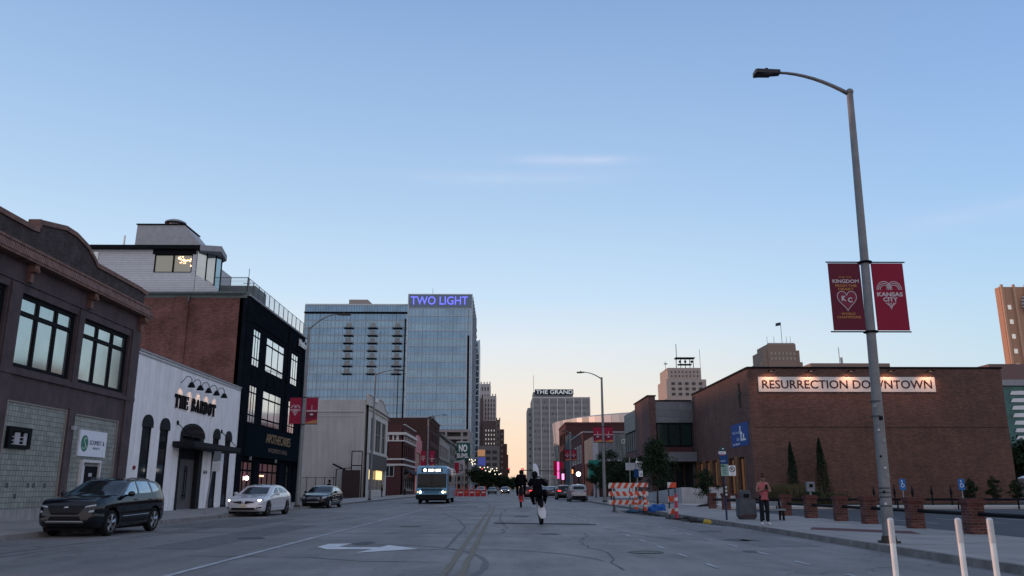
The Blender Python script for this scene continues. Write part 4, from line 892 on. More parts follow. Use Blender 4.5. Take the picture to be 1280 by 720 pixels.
# cross and flame emblem
m = MB(); u = -72.75
strokes(m, fe_, [(u + .05, 10.35), (u + .05, 8.25)], .13, .0, .08); strokes(m, fe_, [(u - .3, 9.55), (u + .45, 9.55)], .13, .0, .075)
fl = [(u - .12, 10.5), (u - .28, 9.9), (u - .40, 9.2), (u - .30, 8.6), (u - .1, 8.35), (u - .05, 8.7), (u - .17, 9.2), (u - .12, 9.7), (u - .02, 10.1)]
polyshape(m, fe_, fl, .0, .085); m.build('wall_emblem', mat('dark_emblem', (.028, .018, .02), .5), c1)
bn = MB().fb(fe_, -76.2, -70.9, 4.95, 6.95, 0, .03).build('wall_banner', mat('banner_blue', (.02, .07, .27), .6, var=.1), c1)
BT = mat('banner_text', (.45, .52, .68), .6)
text(bn, 'find your', fe_, -75.7, -73.6, 6.0, 6.35, .03, .012, BT); text(bn, 'faith', fe_, -74.5, -73.6, 5.45, 5.75, .03, .012, BT); text(bn, 'L', fe_, -73.4, -72.7, 6.0, 6.7, .03, .012, WHITE, bold=.06); text(bn, 'LL', fe_, -73.2, -71.7, 5.4, 6.0, .03, .012, WHITE, bold=.06); text(bn, 'cor.church', fe_, -75.8, -73.6, 5.08, 5.3, .03, .012, WHITE)
# recessed entrance wing
b11 = thing('entrance_wing', 'recessed glass entrance wing with grey metal panels beside the brick hall', 'building', (19, 92, 0))
f = FS(91.35); PAN = mat('grey_metal_panel', (.17, .185, .205), .45, metal=.3, kind='brick', bw=30, bh=.75, mortar=(.06, .06, .07))
m = MB(); m.fb(f, 16.9, 25, 8.4, 10.75, 0, -14); m.fb(f, 16.9, 25, 0, 8.4, -.6, -14); m.build('metal_panel_wall', PAN, b11)
m = MB(); m.fb(f, 16.8, 21.1, 10.75, 10.9, .1, -.3); m.build('coping', BLACK, b11)
window(b11, f, 17.05, 21.0, 5.8, 8.35, -.2, mat('green_dark_glass', (.012, .03, .028), .1, spec=.6), BLACK, cols=3, fw=.12, ft=.16)
m = MB(); m.fb(f, 16.95, 21.05, 5.2, 5.75, 0, -.55); m.build('brick_band', mat('maroon_brick'), b11)
m = MB(); m.fb(f, 16.4, 21.1, 4.15, 5.15, .0, 1.4); m.build('canopy', PAN, b11)
window(b11, f, 17.0, 21.0, .2, 4.1, -.5, GLASS, mat('brown_frame', (.06, .035, .03), .6), cols=4, fw=.12, name='entrance_glazing')
b12 = thing('brick_wing', 'tall brick fin wing with ribbon window left of the entrance', 'building', (17, 100, 0))
fe2 = FE(16.25)
m = MB(); m.fb(f, 16.25, 17.0, 0, 11.3, .2, -9.5); m.build('wall', mat('church_red_brick', (.13, .075, .07), .9, kind='brick', mortar=(.12, .08, .075), var=.2), b12)
m = MB(); m.fb(fe2, -110, -101, 8.3, 10.7, .0, -.7); m.build('metal_panel', mat('tan_metal_panel', (.22, .23, .215), .6, kind='brick', bw=30, bh=.35, mortar=(.15, .155, .15)), b12)
m = MB(); m.fb(fe2, -110, -101, 0, 5.7, .0, -.7); m.build('lower_wall', MATS['church_red_brick'], b12)
window(b12, fe2, -110, -101, 5.7, 8.3, -.2, MIRRG, BLACK, cols=5, fw=.14)
m = MB(); m.fb(f, 16.1, 17.1, 11.3, 11.42, .3, -9.6); m.build('coping', BLACK, b12)
rw = thing('retaining_wall', 'pale concrete retaining wall beside the entrance', 'wall', (15.5, 72, 0))
m = MB(); m.box(14.8, 67.9, .1, 18.2, 68.2, 1.4)
m.add([(14.5, 67.9, .1), (14.8, 67.9, .1), (14.8, 67.9, 1.4), (14.5, 67.9, 1.4), (13.7, 83, .1), (14.0, 83, .1), (14.0, 83, .8), (13.7, 83, .8)], [(0, 1, 2, 3), (4, 5, 6, 7), (0, 1, 5, 4), (1, 2, 6, 5), (2, 3, 7, 6), (3, 0, 4, 7)])
m.build('concrete_wall', mat('light_concrete', (.40, .41, .42), .8, var=.1, streaks=.3), rw)
m = MB(); m.box(17.0, 66.2, .1, 19.4, 66.9, .75); tag(m.build('planter_block', mat('light_concrete')), 'low concrete planter block by the church shrubs', 'planter')
# ---- shops further on
b13 = thing('brick_building', 'two-storey brick shop with pale metal upper front and cream lettering past the trees', 'building', (20, 145, 0))
f = FS(139); fe3 = FE(13.5)
m = MB(); m.fb(f, 13.5, 40, 0, 10.5, 0, -25); m.build('wall', mat('maroon_brick'), b13)
for i in range(4): window(b13, fe3, -(142 + i * 5 + 3), -(142 + i * 5), 5.5, 8.5, .0, GLASS, WHB, cols=2, fw=.15)
m = MB(); m.fb(f, 13.4, 40, 10.4, 10.6, .1, -25); m.build('coping', mat('grey_coping'), b13)
b14 = thing('shop_building', 'low shop with corrugated metal fascia and worn white lettering behind the dark trees', 'shop', (18, 122, 0))
f = FS(118)
m = MB(); m.fb(f, 13.6, 40, 0, 5.2, 0, -20); m.build('wall', DBR, b14)
m = MB(); m.fb(f, 13.6, 40, 5.2, 8.9, .1, -20); m.build('metal_fascia', mat('corrugated_metal', (.17, .185, .19), .5, metal=.3, kind='grid', bw=.5, bh=20, mortar=(.09, .09, .1), streaks=.5), b14)
text(b14, 'CITY FLATS', f, 16.9, 20.0, 7.5, 8.1, .12, .08, WHITE); m = MB(); m.fb(f, 13.6, 40, 5.0, 5.18, 0, 1.6); m.build('canopy', mat('pale_sign'), b14)
m = MB(); m.fb(f, 12.9, 13.6, 0, 8.2, .05, -.8); m.build('white_pier', mat('pale_sign'), b14)
MB().prism([f(12.3, 5.2, .3), f(14.3, 5.2, .3), f(14.7, 2.6, 2.0), f(12.0, 2.6, 2.0)], (0, 1.8, 0)).build('awning', mat('green_awning', (.012, .16, .115), .7), b14)
b15 = thing('teal_building', 'dark teal three-storey front with white stair line beside the brick shop', 'building', (18, 170, 0))
f = FS(165); fe4 = FE(13.5)
m = MB(); m.fb(f, 13.5, 36, 0, 11.5, 0, -9); m.fb(f, 13.2, 13.5, 0, 11.8, .1, -9); m.build('wall', mat('teal_paint', (.045, .075, .09), .6), b15)
for i in range(2):
    for z in (4, 7.6): window(b15, fe4, -(167 + i * 3.5 + 2.4), -(167 + i * 3.5), z, z + 2.4, 0.0, GLASS, BLACK, cols=2, fw=.12)
b16 = thing('brick_building', 'tall narrow red brick building front half hidden by the far lamp post', 'building', (18, 182, 0))
m = MB(); m.fb(FS(176), 13.4, 34, 0, 14.6, 0, -20); m.fb(FS(176), 13.3, 34, 14.6, 15, .1, -20); m.build('wall', mat('maroon_brick'), b16)
for i in range(4):
    for z in (3, 7, 10.6): window(b16, FE(13.4), -(178 + i * 4.2 + 2.2), -(178 + i * 4.2), z, z + 2.4, 0., GLASS, BLACK, cols=2, fw=.12)
# ---- arena
ar_ = thing('arena', 'big round glass arena with curved silver panel band behind the shops', 'arena', (68.5, 292, 0))
m = MB(); n = 120; RA = 50
def ringpt(a, r, z): return (68.5 + r * math.cos(a), 292 + r * math.sin(a), z)
def ring(mb, r0, z0, r1, z1, a0=0, a1=2 * PI, n=120, t=.4):
    for i in range(n):
        a, b = a0 + (a1 - a0) * i / n, a0 + (a1 - a0) * (i + 1) / n
        mb.quad(ringpt(a, r0, z0), ringpt(b, r0, z0), ringpt(b, r1, z1), ringpt(a, r1, z1))
m = MB(); ring(m, RA - 1.5, 0, RA, 17); m.build('glass_wall', MIRRG, ar_, normals=False)
rr = random.Random(5); pm = [mat('silver_panel_%s' % s, c, .5, metal=.3, var=.15) for s, c in (('light', (.50, .52, .54)), ('mid', (.32, .35, .37)), ('dull', (.16, .19, .21)), ('warm', (.55, .50, .40)))]
m = MB()
for i in range(100):
    m.cur = rr.choice([0, 0, 1, 1, 2, 0, 3 if i % 5 == 0 else 1]); a, b = 2 * PI * i / 100, 2 * PI * (i + .97) / 100
    z0 = 16.5 + 2.0 * math.sin(a * 3); m.quad(ringpt(a, RA + .3, z0), ringpt(b, RA + .3, z0), ringpt(b, RA + .8, 23.4), ringpt(a, RA + .8, 23.4))
m.build('panel_band', pm, ar_, normals=False)
m = MB(); 
for i in range(60):
    a = 2 * PI * i / 60; m.tube([ringpt(a, RA - 1.3, 0), ringpt(a, RA + .4, 17)], .15, 4)
m.build('mullion', METAL, ar_)
m = MB(); m.lathe([(RA + .4, 23.2), (RA - 3, 24.2), (20, 27), (.1, 27.6)], (68.5, 292, 0), n=60); m.build('roof', mat('arena_roof', (.35, .37, .38), .5), ar_, smooth=True)
# ---- The Grand
tg = thing('office_tower', 'grey ribbed office tower with THE GRAND sign on its roof', 'tower', (37, 530, 0))
f = FS(520); k = 520 / 450
gs = mat('grand_wall', (.38, .385, .37), .7, streaks=.15)
m = MB(); m.fb(f, 18.8, 55.3, 0, 57.2, 0, -40); m.fb(f, 16.0, 18.8, 0, 51, -4, -36); m.build('wall', gs, tg)
m = MB()
for i in range(8): u = 18.9 + i * 5.15; m.fb(f, u, u + .6, 0, 57.4, 0, .7)
m.fb(f, 18.8, 55.6, 56.6, 57.5, 0, .5); m.build('pier', mat('grand_pier', (.62, .61, .59), .7), tg)
rr = random.Random(11); spd = []
for j in range(15):
    m = MB(); z = 2.2 + j * 3.65; m.cur = 0; m.fb(f, 19.5, 55.0, z, z + 2.0, 0, .06); m.cur = 1
    for i in range(7):
        for q in range(6):
            u = 19.6 + i * 5.15 + q * .76
            if rr.random() < .16: m.fb(f, u, u + .6, z + .4, z + 1.6, .06, .09)
    m.cur = 2
    for i in range(43): m.fb(f, 19.6 + i * .83, 19.72 + i * .83, z - .8, z + 2.6, .06, .16)
    m.build('window_band', [mat('grand_glass', (.27, .275, .27), .4), DK, mat('grand_fin', (.42, .42, .40), .6)], tg)
m = MB(); m.fb(f, 19.5, 45, 57.3, 61, -3, -20); m.build('penthouse', gs, tg)
m = MB(); m.fb(f, 20.5, 45.2, 59.2, 62.6, -1.5, -2.2); sg = m.build('roof_sign', mat('sign_navy', (.015, .03, .045), .4), tg)
text(sg, 'THE GRAND', f, 21.2, 44.8, 59.6, 62.2, -1.5, .25, mat('sign_lit_white', (.6, .65, .65), .5, emit=(.8, .85, .85), estr=.35), bold=.01)
m = MB(); m.tube([f(19.9, 57, -5), f(19.9, 72, -5)], .12, 4); m.build('mast', METAL, tg)
panes(tg, FS(524), grid(16.2, 18.6, 1, 10, 49, 9, .4, .3), 0.002, DK)
# ---- art deco towers behind the church
DECO = mat('deco_limestone', (.42, .35, .30), .8, streaks=.15)
def deco1(t):
    f_ = FS(299.9)
    panes(t, f_, grid(61.8, 72.8, 8, 40.8, 43.8, 2, .32, .4), 0, DK); panes(t, FS(298.9), grid(61.4, 74.0, 5, 33.8, 39.6, 3, .5, .5), 0, DK); panes(t, FS(298.4), grid(60.6, 75, 6, 28.5, 32, 2, .3, .35), 0, DK)
    m = MB(); 
    for x in (65, 66.7, 68.4, 70.1, 71.4): m.tube([(x, 303, 44), (x, 303, 48.6)], .14, 4)
    m.box(64.6, 301.5, 48.4, 71.8, 304.5, 48.8); m.box(65.6, 302, 46, 70.6, 304, 46.4); m.tube([(65.2, 303, 48), (65.2, 303, 54)], .12, 4); m.tube([(74, 303, 44), (74, 303, 52)], .07, 4); m.tube([(60.9, 303, 44), (60.9, 303, 47.5)], .07, 4); m.tube([(60.4, 303, 46.5), (61.6, 303, 46.5)], .2, 4)
    for x in (66.2, 68.2, 70.6): m.ball((x, 302, 47.2), .5, 8)
    m.build('roof_mast', BLACK, t)
tower('stone_tower', 'pale stone tower with dark roof mast above the entrance wing', (68, 305, 0), [(61.0, 300, 0, 73.4, 315, 44.6), (60.2, 299, 0, 74.9, 316, 40.2), (59.2, 298.5, 0, 76, 317, 33)], DECO, [], DK, deco1)
def deco2(t):
    panes(t, FS(349.9), grid(116, 127.6, 7, 54.8, 59.2, 2, .4, .45), 0, mat('pale_shade', (.40, .36, .32), .6))
    m = MB(); m.tube([(122.5, 352, 62), (122.5, 352, 72.5)], .12, 4)
    for x in (116, 119, 124.5, 126.2): m.tube([(x, 352, 62), (x, 352, 66)], .09, 4)
    m.box(116, 351, 62.3, 127.6, 352, 63); m.build('antenna', METAL, t)
    m = MB(); m.add([(122.5, 352, 72.4), (120.3, 352, 71.9), (120.2, 352, 70.6), (122.5, 352, 71.0), (122.5, 352.1, 72.4), (120.3, 352.1, 71.9), (120.2, 352.1, 70.6), (122.5, 352.1, 71.0)], [(0, 1, 2, 3), (4, 5, 6, 7), (0, 1, 5, 4), (1, 2, 6, 5), (2, 3, 7, 6), (3, 0, 4, 7)]); m.build('flag', mat('flag_cloth', (.04, .04, .08), .8), t)
tower('stone_tower', 'brown stepped stone tower top with flag above the church roof', (121, 355, 0), [(115.3, 350, 0, 127.6, 365, 62.3), (113.4, 350.5, 0, 129.2, 366, 59.6), (112, 350.8, 0, 130.4, 367, 54.5)], mat('brown_limestone', (.27, .20, .16), .8), [], DK, deco2)
tower('low_building', 'low flat roofed building just showing above the church roof', (85, 210, 0), [(76.3, 200, 0, 96, 220, 31.4)], mat('brown_limestone'), [], DK, lambda t: MB().tube([(84, 201, 31), (84, 201, 35.5)], .1, 4).tube([(84.5, 201, 31), (84.5, 201, 33)], .3, 4).build('antenna', METAL, t), cat='building')
def oran(t):
    m = MB()
    for i in range(5): m.box(94.7 + i * 2.3, 149.6, 0, 95.1 + i * 2.3, 150, 39)
    m.build('fluting', mat('sun_tinted_fluting', (.58, .36, .24), .8), t)  # ribs carry the same sunlight tint in their colour
    panes(t, FS(149.9), grid(95.3, 96.6, 1, 22, 36, 5, .5, .3), 0, LW)
    m = MB()
    for i in range(7):
        z = 33.2 + i * .62; w = math.sqrt(max(.05, 1 - ((i - 3) / 3.6) ** 2)) * 2.0; m.box(100.1 - w, 149.4, z, 100.1 + w, 149.6, z + .36)
    m.build('globe_emblem', mat('emblem_grey', (.42, .42, .42), .5), t)
tower('fluted_tower', 'orange-lit fluted tower cut by the right picture edge', (100, 160, 0), [(94.6, 150, 0, 120, 151.5, 38.6)], mat('sun_tinted_stone', (.50, .29, .19), .8), [], DK, oran)  # orange sunlight on this tower is put into its base colour
gb = thing('glass_building', 'green glass building with white zigzag balconies right of the church', 'building', (72, 115, 0))
m = MB(); m.box(67.2, 110, 6.2, 84, 125, 14.8); m.build('glass_wall', mat('teal_glass', (.015, .10, .10), .12, metal=.3, var=.4, scale=.6), gb)
m = MB(); m.box(66.6, 109.4, 14.8, 84, 125, 15.6); m.box(66.9, 109.6, 5.6, 84, 125, 6.2); m.build('slab', mat('grey_coping'), gb)
m = MB(); 
for i in range(8): m.prism([(68.6, 109.8, 6.6 + i), (71.5, 109.8, 6.6 + i), (70.4, 109.8, 7.15 + i), (68.9, 109.8, 7.1 + i)], (0, .15, 0))
m.build('balcony', WHITE, gb)
m = MB(); m.box(68, 111, 0, 84, 124, 5.6); m.build('base', BLACK, gb)
b17 = thing('brown_building', 'small mauve-brown building between the church and fluted tower', 'building', (88, 145, 0))
MB().box(84.5, 140, 0, 92.5, 150, 22.3).build('wall', mat('mauve_wall', (.20, .13, .125), .8), b17)
t = thing('warehouse', 'plain unseen block added behind the vacant lot to shade the church wall', 'building', (-60, 100, 0)); MB().box(-75, 76, 0, -46, 113, 14).build('wall', DBR, t)  # hidden from view, added to keep the low sun off the church wall
# ============================================================ VEHICLES
def interp(tab, y):
    if y <= tab[0][0]: return tab[0][1]
    for (a, va), (b, vb) in zip(tab, tab[1:]):
        if y <= b:
            t = (y - a) / (b - a) if b > a else 0; return va + (vb - va) * t
    return tab[-1][1]
def smooth_interp(tab, y, w=.05): return (interp(tab, y - w) + interp(tab, y) * 2 + interp(tab, y + w)) / 4
def paint(name, col=None, rough=.22, metal=.3): return mat(name, col, rough, metal=metal, var=.02, coat=.5)
def car_body_mesh(s):
    L2 = s['L'] / 2; n = 56
    ys_ = [-L2 + s['L'] * (0.5 - 0.5 * math.cos(PI * i / n)) * .35 + s['L'] * .65 * i / n for i in range(n + 1)]
    vs = []; fs = []; K = 0
    for y in ys_:
        zt = smooth_interp(s['top'], y); zb = interp(s['bot'], y); w = smooth_interp(s['wid'], y); bl = interp(s['belt'], y)
        zs_ = min(bl, zt - .05); sec = []
        prof = [(0, .86), (.08, .955), (.2, .985), (.35, 1.0), (.5, 1.0), (.62, .985), (.66, .998), (.82, .985), (.94, .965), (1, .94)]
        for t, k in prof: sec.append((w * k, zb + (zs_ - zb) * t))
        xs = w * .94; h = max(0, zt - zs_); xr = xs - h * s['tumble'] - .01
        for t in (.2, .45, .7, .88): sec.append((xs + (xr - xs) * (t ** 1.25), zs_ + h * .95 * t))
        xr2 = xs + (xr - xs) * (.95 ** 1.25)
        cr = .035
        for t in (0, .08, .2, .45, .75, 1.0): sec.append((xr2 * (1 - t) , zs_ + h * .95 + (h * .05) * min(1, t * 4) + cr * (1 - (1 - t) ** 2)))
        full = [(-x, z) for x, z in reversed(sec[:-1])]; sec = sec + full
        # bottom closing handled by face loop
        K = len(sec); vs += [(x, y, z) for x, z in sec]
    for i in range(n):
        for k in range(K):
            k2 = (k + 1) % K; fs.append((i * K + k, i * K + k2, (i + 1) * K + k2, (i + 1) * K + k))
    fs += [tuple(range(K))[::-1], tuple(range(n * K, n * K + K))]
    return vs, fs
def patch(bvh, org, dirv, rows, off=.006, sub=6, th=.02):
    """rows: two polylines of 2D points (bottom, top), projected along dirv onto the body. org maps 2D->start point"""
    lo, hi = rows
    def samp(pl, t):
        d = [0]
        for a, b in zip(pl, pl[1:]): d.append(d[-1] + math.hypot(b[0] - a[0], b[1] - a[1]))
        q = t * d[-1]
        for i in range(len(pl) - 1):
            if q <= d[i + 1] + 1e-9:
                k = (q - d[i]) / max(1e-9, d[i + 1] - d[i]); return (pl[i][0] + (pl[i + 1][0] - pl[i][0]) * k, pl[i][1] + (pl[i + 1][1] - pl[i][1]) * k)
        return pl[-1]
    nu = sub * 2; nv = sub; P = {}
    dirv = Vector(dirv)
    for i in range(nu + 1):
        a = samp(lo, i / nu); b = samp(hi, i / nu)
        for j in range(nv + 1):
            t = j / nv; p = (a[0] + (b[0] - a[0]) * t, a[1] + (b[1] - a[1]) * t)
            hit, nrm, _, _ = bvh.ray_cast(Vector(org(p)), dirv)
            if hit is None: P[i, j] = None; continue
            if nrm.dot(dirv) > 0: nrm = -nrm
            edge = i in (0, nu) or j in (0, nv)
            P[i, j] = hit + nrm * (off if not edge else -.004)
    m = MB(); idx = {}
    for k, v in P.items():
        if v is not None: idx[k] = len(m.v); m.v.append(tuple(v))
    for i in range(nu):
        for j in range(nv):
            q = [(i, j), (i + 1, j), (i + 1, j + 1), (i, j + 1)]
            if all(a in idx for a in q):
                z = [Vector(m.v[idx[a]]) for a in q]
                if max((z[a] - z[(a + 1) % 4]).length for a in range(4)) < .9: m.f.append(tuple(idx[a] for a in q)); m.mi.append(0)
    return m
def wheel_parts(par, x, y, r, w, spokes, side, rimm, hub='rim'):
    m = MB(); s_ = side
    m.lathe([(r * .70, -w / 2), (r * .93, -w / 2), (r, -w / 2 + .03), (r, w / 2 - .03), (r * .93, w / 2), (r * .70, w / 2)], (x, y, r), axis='x', n=28, caps=False)
    m.lathe([(r * .70, -w / 2), (r * .70, w / 2)], (x, y, r), axis='x', n=28, caps=False)
    m.lathe([(.01, 0), (r * .71, 0)], (x - s_ * .02, y, r), axis='x', n=24, caps=False)
    t = m.build('wheel', RUB, par, smooth=True, ang=40)
    m = MB(); xo = x + s_ * (w / 2 - .015)
    m.lathe([(r * .71, -.02 * s_), (r * .71, .012 * s_), (r * .65, .012 * s_), (r * .63, -.03 * s_)], (xo, y, r), axis='x', n=28, caps=False)
    m.lathe([(.001, .0), (r * .15, 0), (r * .16, -.03 * s_)], (xo, y, r), axis='x', n=14, caps=False)
    for k in range(spokes):
        a = 2 * PI * k / spokes + .3
        for da in (-.13, .13):
            p0 = Vector((xo - .01 * s_, y + r * .1 * math.cos(a), r + r * .1 * math.sin(a))); p1 = Vector((xo, y + r * .67 * math.cos(a + da), r + r * .67 * math.sin(a + da)))
            m.tube([p0, p1], [.03, .022], 5)
    m.build('rim', rimm, t, smooth=True, ang=40)
def make_car(name, label, cat, s, pm, group=None, facing=True):
    t = thing(name, label, cat, (0, 0, 0), group=group, local=True)
    vs, fs = car_body_mesh(s); m = MB(); m.add(vs, fs)
    body = m.build('body', pm, t, smooth=True)
    cutters = []
    for wy in (s['wf'], s['wr']):
        for sd in (-1, 1):
            c = MB(); c.lathe([(s['r'] + .065, s['W'] / 2 - .34), (s['r'] + .065, s['W'] / 2 + .3)], (0, wy, s['r'] + .01), axis='x', n=32)
            if sd < 0: c.v = [(-a, b, d) for a, b, d in c.v]
            co = c.build('cut', pm, None); cutters.append(co)
            md = body.modifiers.new('b', 'BOOLEAN'); md.object = co; md.operation = 'DIFFERENCE'; md.solver = 'EXACT'
    dg = bpy.context.evaluated_depsgraph_get(); dg.update(); me = bpy.data.meshes.new_from_object(body.evaluated_get(dg))
    body.modifiers.clear(); body.data = me; me.name = 'body'
    for co in cutters: bpy.data.objects.remove(co)
    me.shade_smooth(); me.set_sharp_from_angle(angle=R(38))
    bvh = BVHTree.FromPolygons(vs, fs)
    X, L2 = 3, s['L'] / 2
    g = GLASS
    def sidep(nm, rows, mt, par=t, off=.006, both=True, sub=6, label=None):
        os_ = []
        for sd in (1, -1) if both else (1,):
            o = patch(bvh, lambda p: (sd * X, p[0], p[1]), (-sd, 0, 0), rows, off, sub).build(nm, mt, par, smooth=True); os_.append(o)
        return os_
    def frontp(nm, rows, mt, off=.008, sub=6, par=t):
        return patch(bvh, lambda p: (p[0], -L2 - 2, p[1]), (0, 1, 0), rows, off, sub).build(nm, mt, par, smooth=True)
    def rearp(nm, rows, mt, off=.008, sub=6, par=t):
        return patch(bvh, lambda p: (p[0], L2 + 2, p[1]), (0, -1, 0), rows, off, sub).build(nm, mt, par, smooth=True)
    s['bvh'] = bvh; s['detail'](t, s, sidep, frontp, rearp)
    for wy in (s['wf'], s['wr']):
        for sd in (-1, 1): wheel_parts(t, sd * (s['W'] / 2 - .125), wy, s['r'], .215, s['spokes'], sd, s['rim'])
    for sd in (-1, 1):      # mirrors
        y, z = s['mir']; m = MB(); m.ball((sd * (s['W'] / 2 + .10), y, z), .11, 12, (1.0, .65, .75)); m.tube([(sd * (s['W'] / 2 - .08), y + .02, z - .05), (sd * (s['W'] / 2 + .06), y, z - .04)], .03, 6); m.build('mirror', s.get('mirm', pm), t, smooth=True)
    m = MB(); m.box(-s['W'] / 2 + .25, -L2 + .35, .17, s['W'] / 2 - .25, L2 - .35, .3); m.build('underbody', BLACK, t)
    return t
SILV = mat('alloy_rim', (.45, .46, .48), .3, metal=.9, var=.05); DRIM = mat('dark_rim', (.10, .10, .11), .35, metal=.7)
LENS = mat('clear_lens', (.35, .37, .40), .08, metal=.4, spec=.9); REDL = mat('red_lens', (.20, .008, .01), .15, coat=.6)
HL = mat('headlamp_on', (1, .97, .9), .4, emit=(1, .96, .86), estr=12); TL = mat('taillamp_on', (1, .1, .1), .4, emit=(1, .04, .05), estr=3)
PLATE = mat('number_plate', (.55, .56, .58), .5); PLY = mat('cream_plate', (.62, .58, .42), .5)
DKP = mat('dark_plastic', (.014, .015, .017), .7, spec=.1)
def seams(side, s, ylist, z0f, z1f):
    for y in ylist: side('door_seam', ([(y - .006, z0f), (y + .006, z0f)], [(y - .006, z1f), (y + .006, z1f)]), DKP, off=.002, sub=4)
# --- SUV
def suv_detail(t, s, side, front, rear):
    w = s['W'] / 2
    side('side_window', ([(-.78, 1.13), (.18, 1.15)], [(-.10, 1.53), (.18, 1.57)]), s.get('sg', MIRRG))
    side('side_window', ([(.24, 1.15), (1.12, 1.18)], [(.24, 1.575), (1.02, 1.565)]), s.get('sg', MIRRG))
    side('side_window', ([(1.20, 1.19), (1.78, 1.27)], [(1.10, 1.56), (1.55, 1.50)]), s.get('sg', MIRRG))
    side('wheel_cladding', ([(-.95, .36), (.93, .36)], [(-.95, .50), (.93, .50)]), DKP)
    for sd in (1,):
        side('trim_strip', ([(-.86, .52), (.93, .56)], [(-.86, .545), (.93, .585)]), CHROME, off=.01)
    seams(side, s, (-.78, .21, 1.16), .5, 1.1)
    for y in (.02, 1.0): side('door_handle', ([(y - .16, .99), (y + .04, .99)], [(y - .16, 1.03), (y + .04, 1.03)]), s['pm'], off=.03)
    front('windshield', ([(-.72, 1.14), (.72, 1.14)], [(-.56, 1.54), (.56, 1.54)]), GLASS)
    front('grille', ([(-.40, .60), (.40, .60)], [(-.62, .89), (.62, .89)]), mat('grille_black', (.008, .008, .01), .4))
    for k in range(4): front('grille_bar', ([(-.52, .66 + k * .05), (.52, .66 + k * .05)], [(-.53, .672 + k * .05), (.53, .672 + k * .05)]), mat('grille_bar', (.06, .062, .07), .3, metal=.7), off=.018, sub=4)
    for sd in (-1, 1):
        a = [(sd * .52, .80), (sd * .80, .84)]; b = [(sd * .52, .85), (sd * .80, .91)]
        front('headlight', (a, b), LENS, off=.014, sub=4)
        front('fog_light', ([(sd * .66, .66), (sd * .78, .67)], [(sd * .66, .73), (sd * .78, .75)]), LENS, off=.014, sub=4)
        rear('tail_light', ([(sd * .45, .95), (sd * .84, .92)], [(sd * .42, 1.06), (sd * .84, 1.09)]), s.get('tlm', REDL), off=.014, sub=4)
    front('skid_plate', ([(-.6, .38), (.6, .38)], [(-.55, .45), (.55, .45)]), METAL)
    front('badge', ([(-.07, .78), (.07, .78)], [(-.07, .85), (.07, .85)]), CHROME, off=.03, sub=3)
    front('bumper_intake', ([(-.5, .46), (.5, .46)], [(-.44, .58), (.44, .58)]), DKP, off=.01)
    rear('rear_window', ([(-.60, 1.16), (.60, 1.16)], [(-.52, 1.50), (.52, 1.50)]), GLASS)
    rear('number_plate', ([(-.16, .78), (.16, .78)], [(-.16, .9), (.16, .9)]), PLATE, off=.02, sub=3)
    rear('bumper', ([(-.8, .36), (.8, .36)], [(-.8, .58), (.8, .58)]), DKP, off=.02)
    for sd in (-1, 1):
        m = MB(); m.tube([(sd * .585, -.05, 1.60), (sd * .60, .15, 1.655), (sd * .60, 1.1, 1.655), (sd * .585, 1.45, 1.59)], .016, 6); m.build('roof_rail', mat('dark_steel') if s.get('rr') else DKP, t)
SUV = dict(L=4.63, W=1.87, wf=-1.42, wr=1.335, r=.365, tumble=.36, spokes=5, rim=SILV, mir=(-.62, 1.18),
    top=[(-2.315, .62), (-2.29, .82), (-2.2, .97), (-2.0, 1.04), (-1.5, 1.09), (-1.02, 1.13), (-.55, 1.36), (-.2, 1.54), (.1, 1.60), (.6, 1.635), (1.2, 1.62), (1.7, 1.57), (1.95, 1.46), (2.15, 1.18), (2.25, 1.02), (2.30, .9), (2.315, .7)],
    bot=[(-2.315, .42), (-2.1, .28), (-1.8, .22), (1.8, .24), (2.1, .30), (2.315, .42)],
    belt=[(-2.3, .92), (-1.2, 1.04), (.0, 1.08), (1.5, 1.12), (2.3, 1.1)], wid=[(-2.315, .66), (-2.25, .76), (-2.1, .85), (-1.8, .915), (-1.4, .935), (1.4, .935), (1.9, .91), (2.15, .85), (2.27, .78), (2.315, .70)], detail=suv_detail)
def car(name, label, cat, base, pm, **k):
    s = dict(base); s.update(k); s['pm'] = pm; return make_car(name, label, cat, s, pm, group=k.get('group'))
def place(o, x, y, rz=0., sc=1.): o.location = (x, y, 0); o.rotation_euler = (0, 0, rz); o.scale = (sc,) * 3; return o
NAVY = mat('navy_black_paint', (.003, .005, .009), .13, spec=.5, var=.02)
place(car('parked_suv', 'dark navy crossover with roof rails parked in front of the glass block wall', 'car', SUV, NAVY, rr=1, sg=mat('pale_side_glass', (.40, .46, .50), .06, metal=.8)), -12.25, 26.3, R(-2))
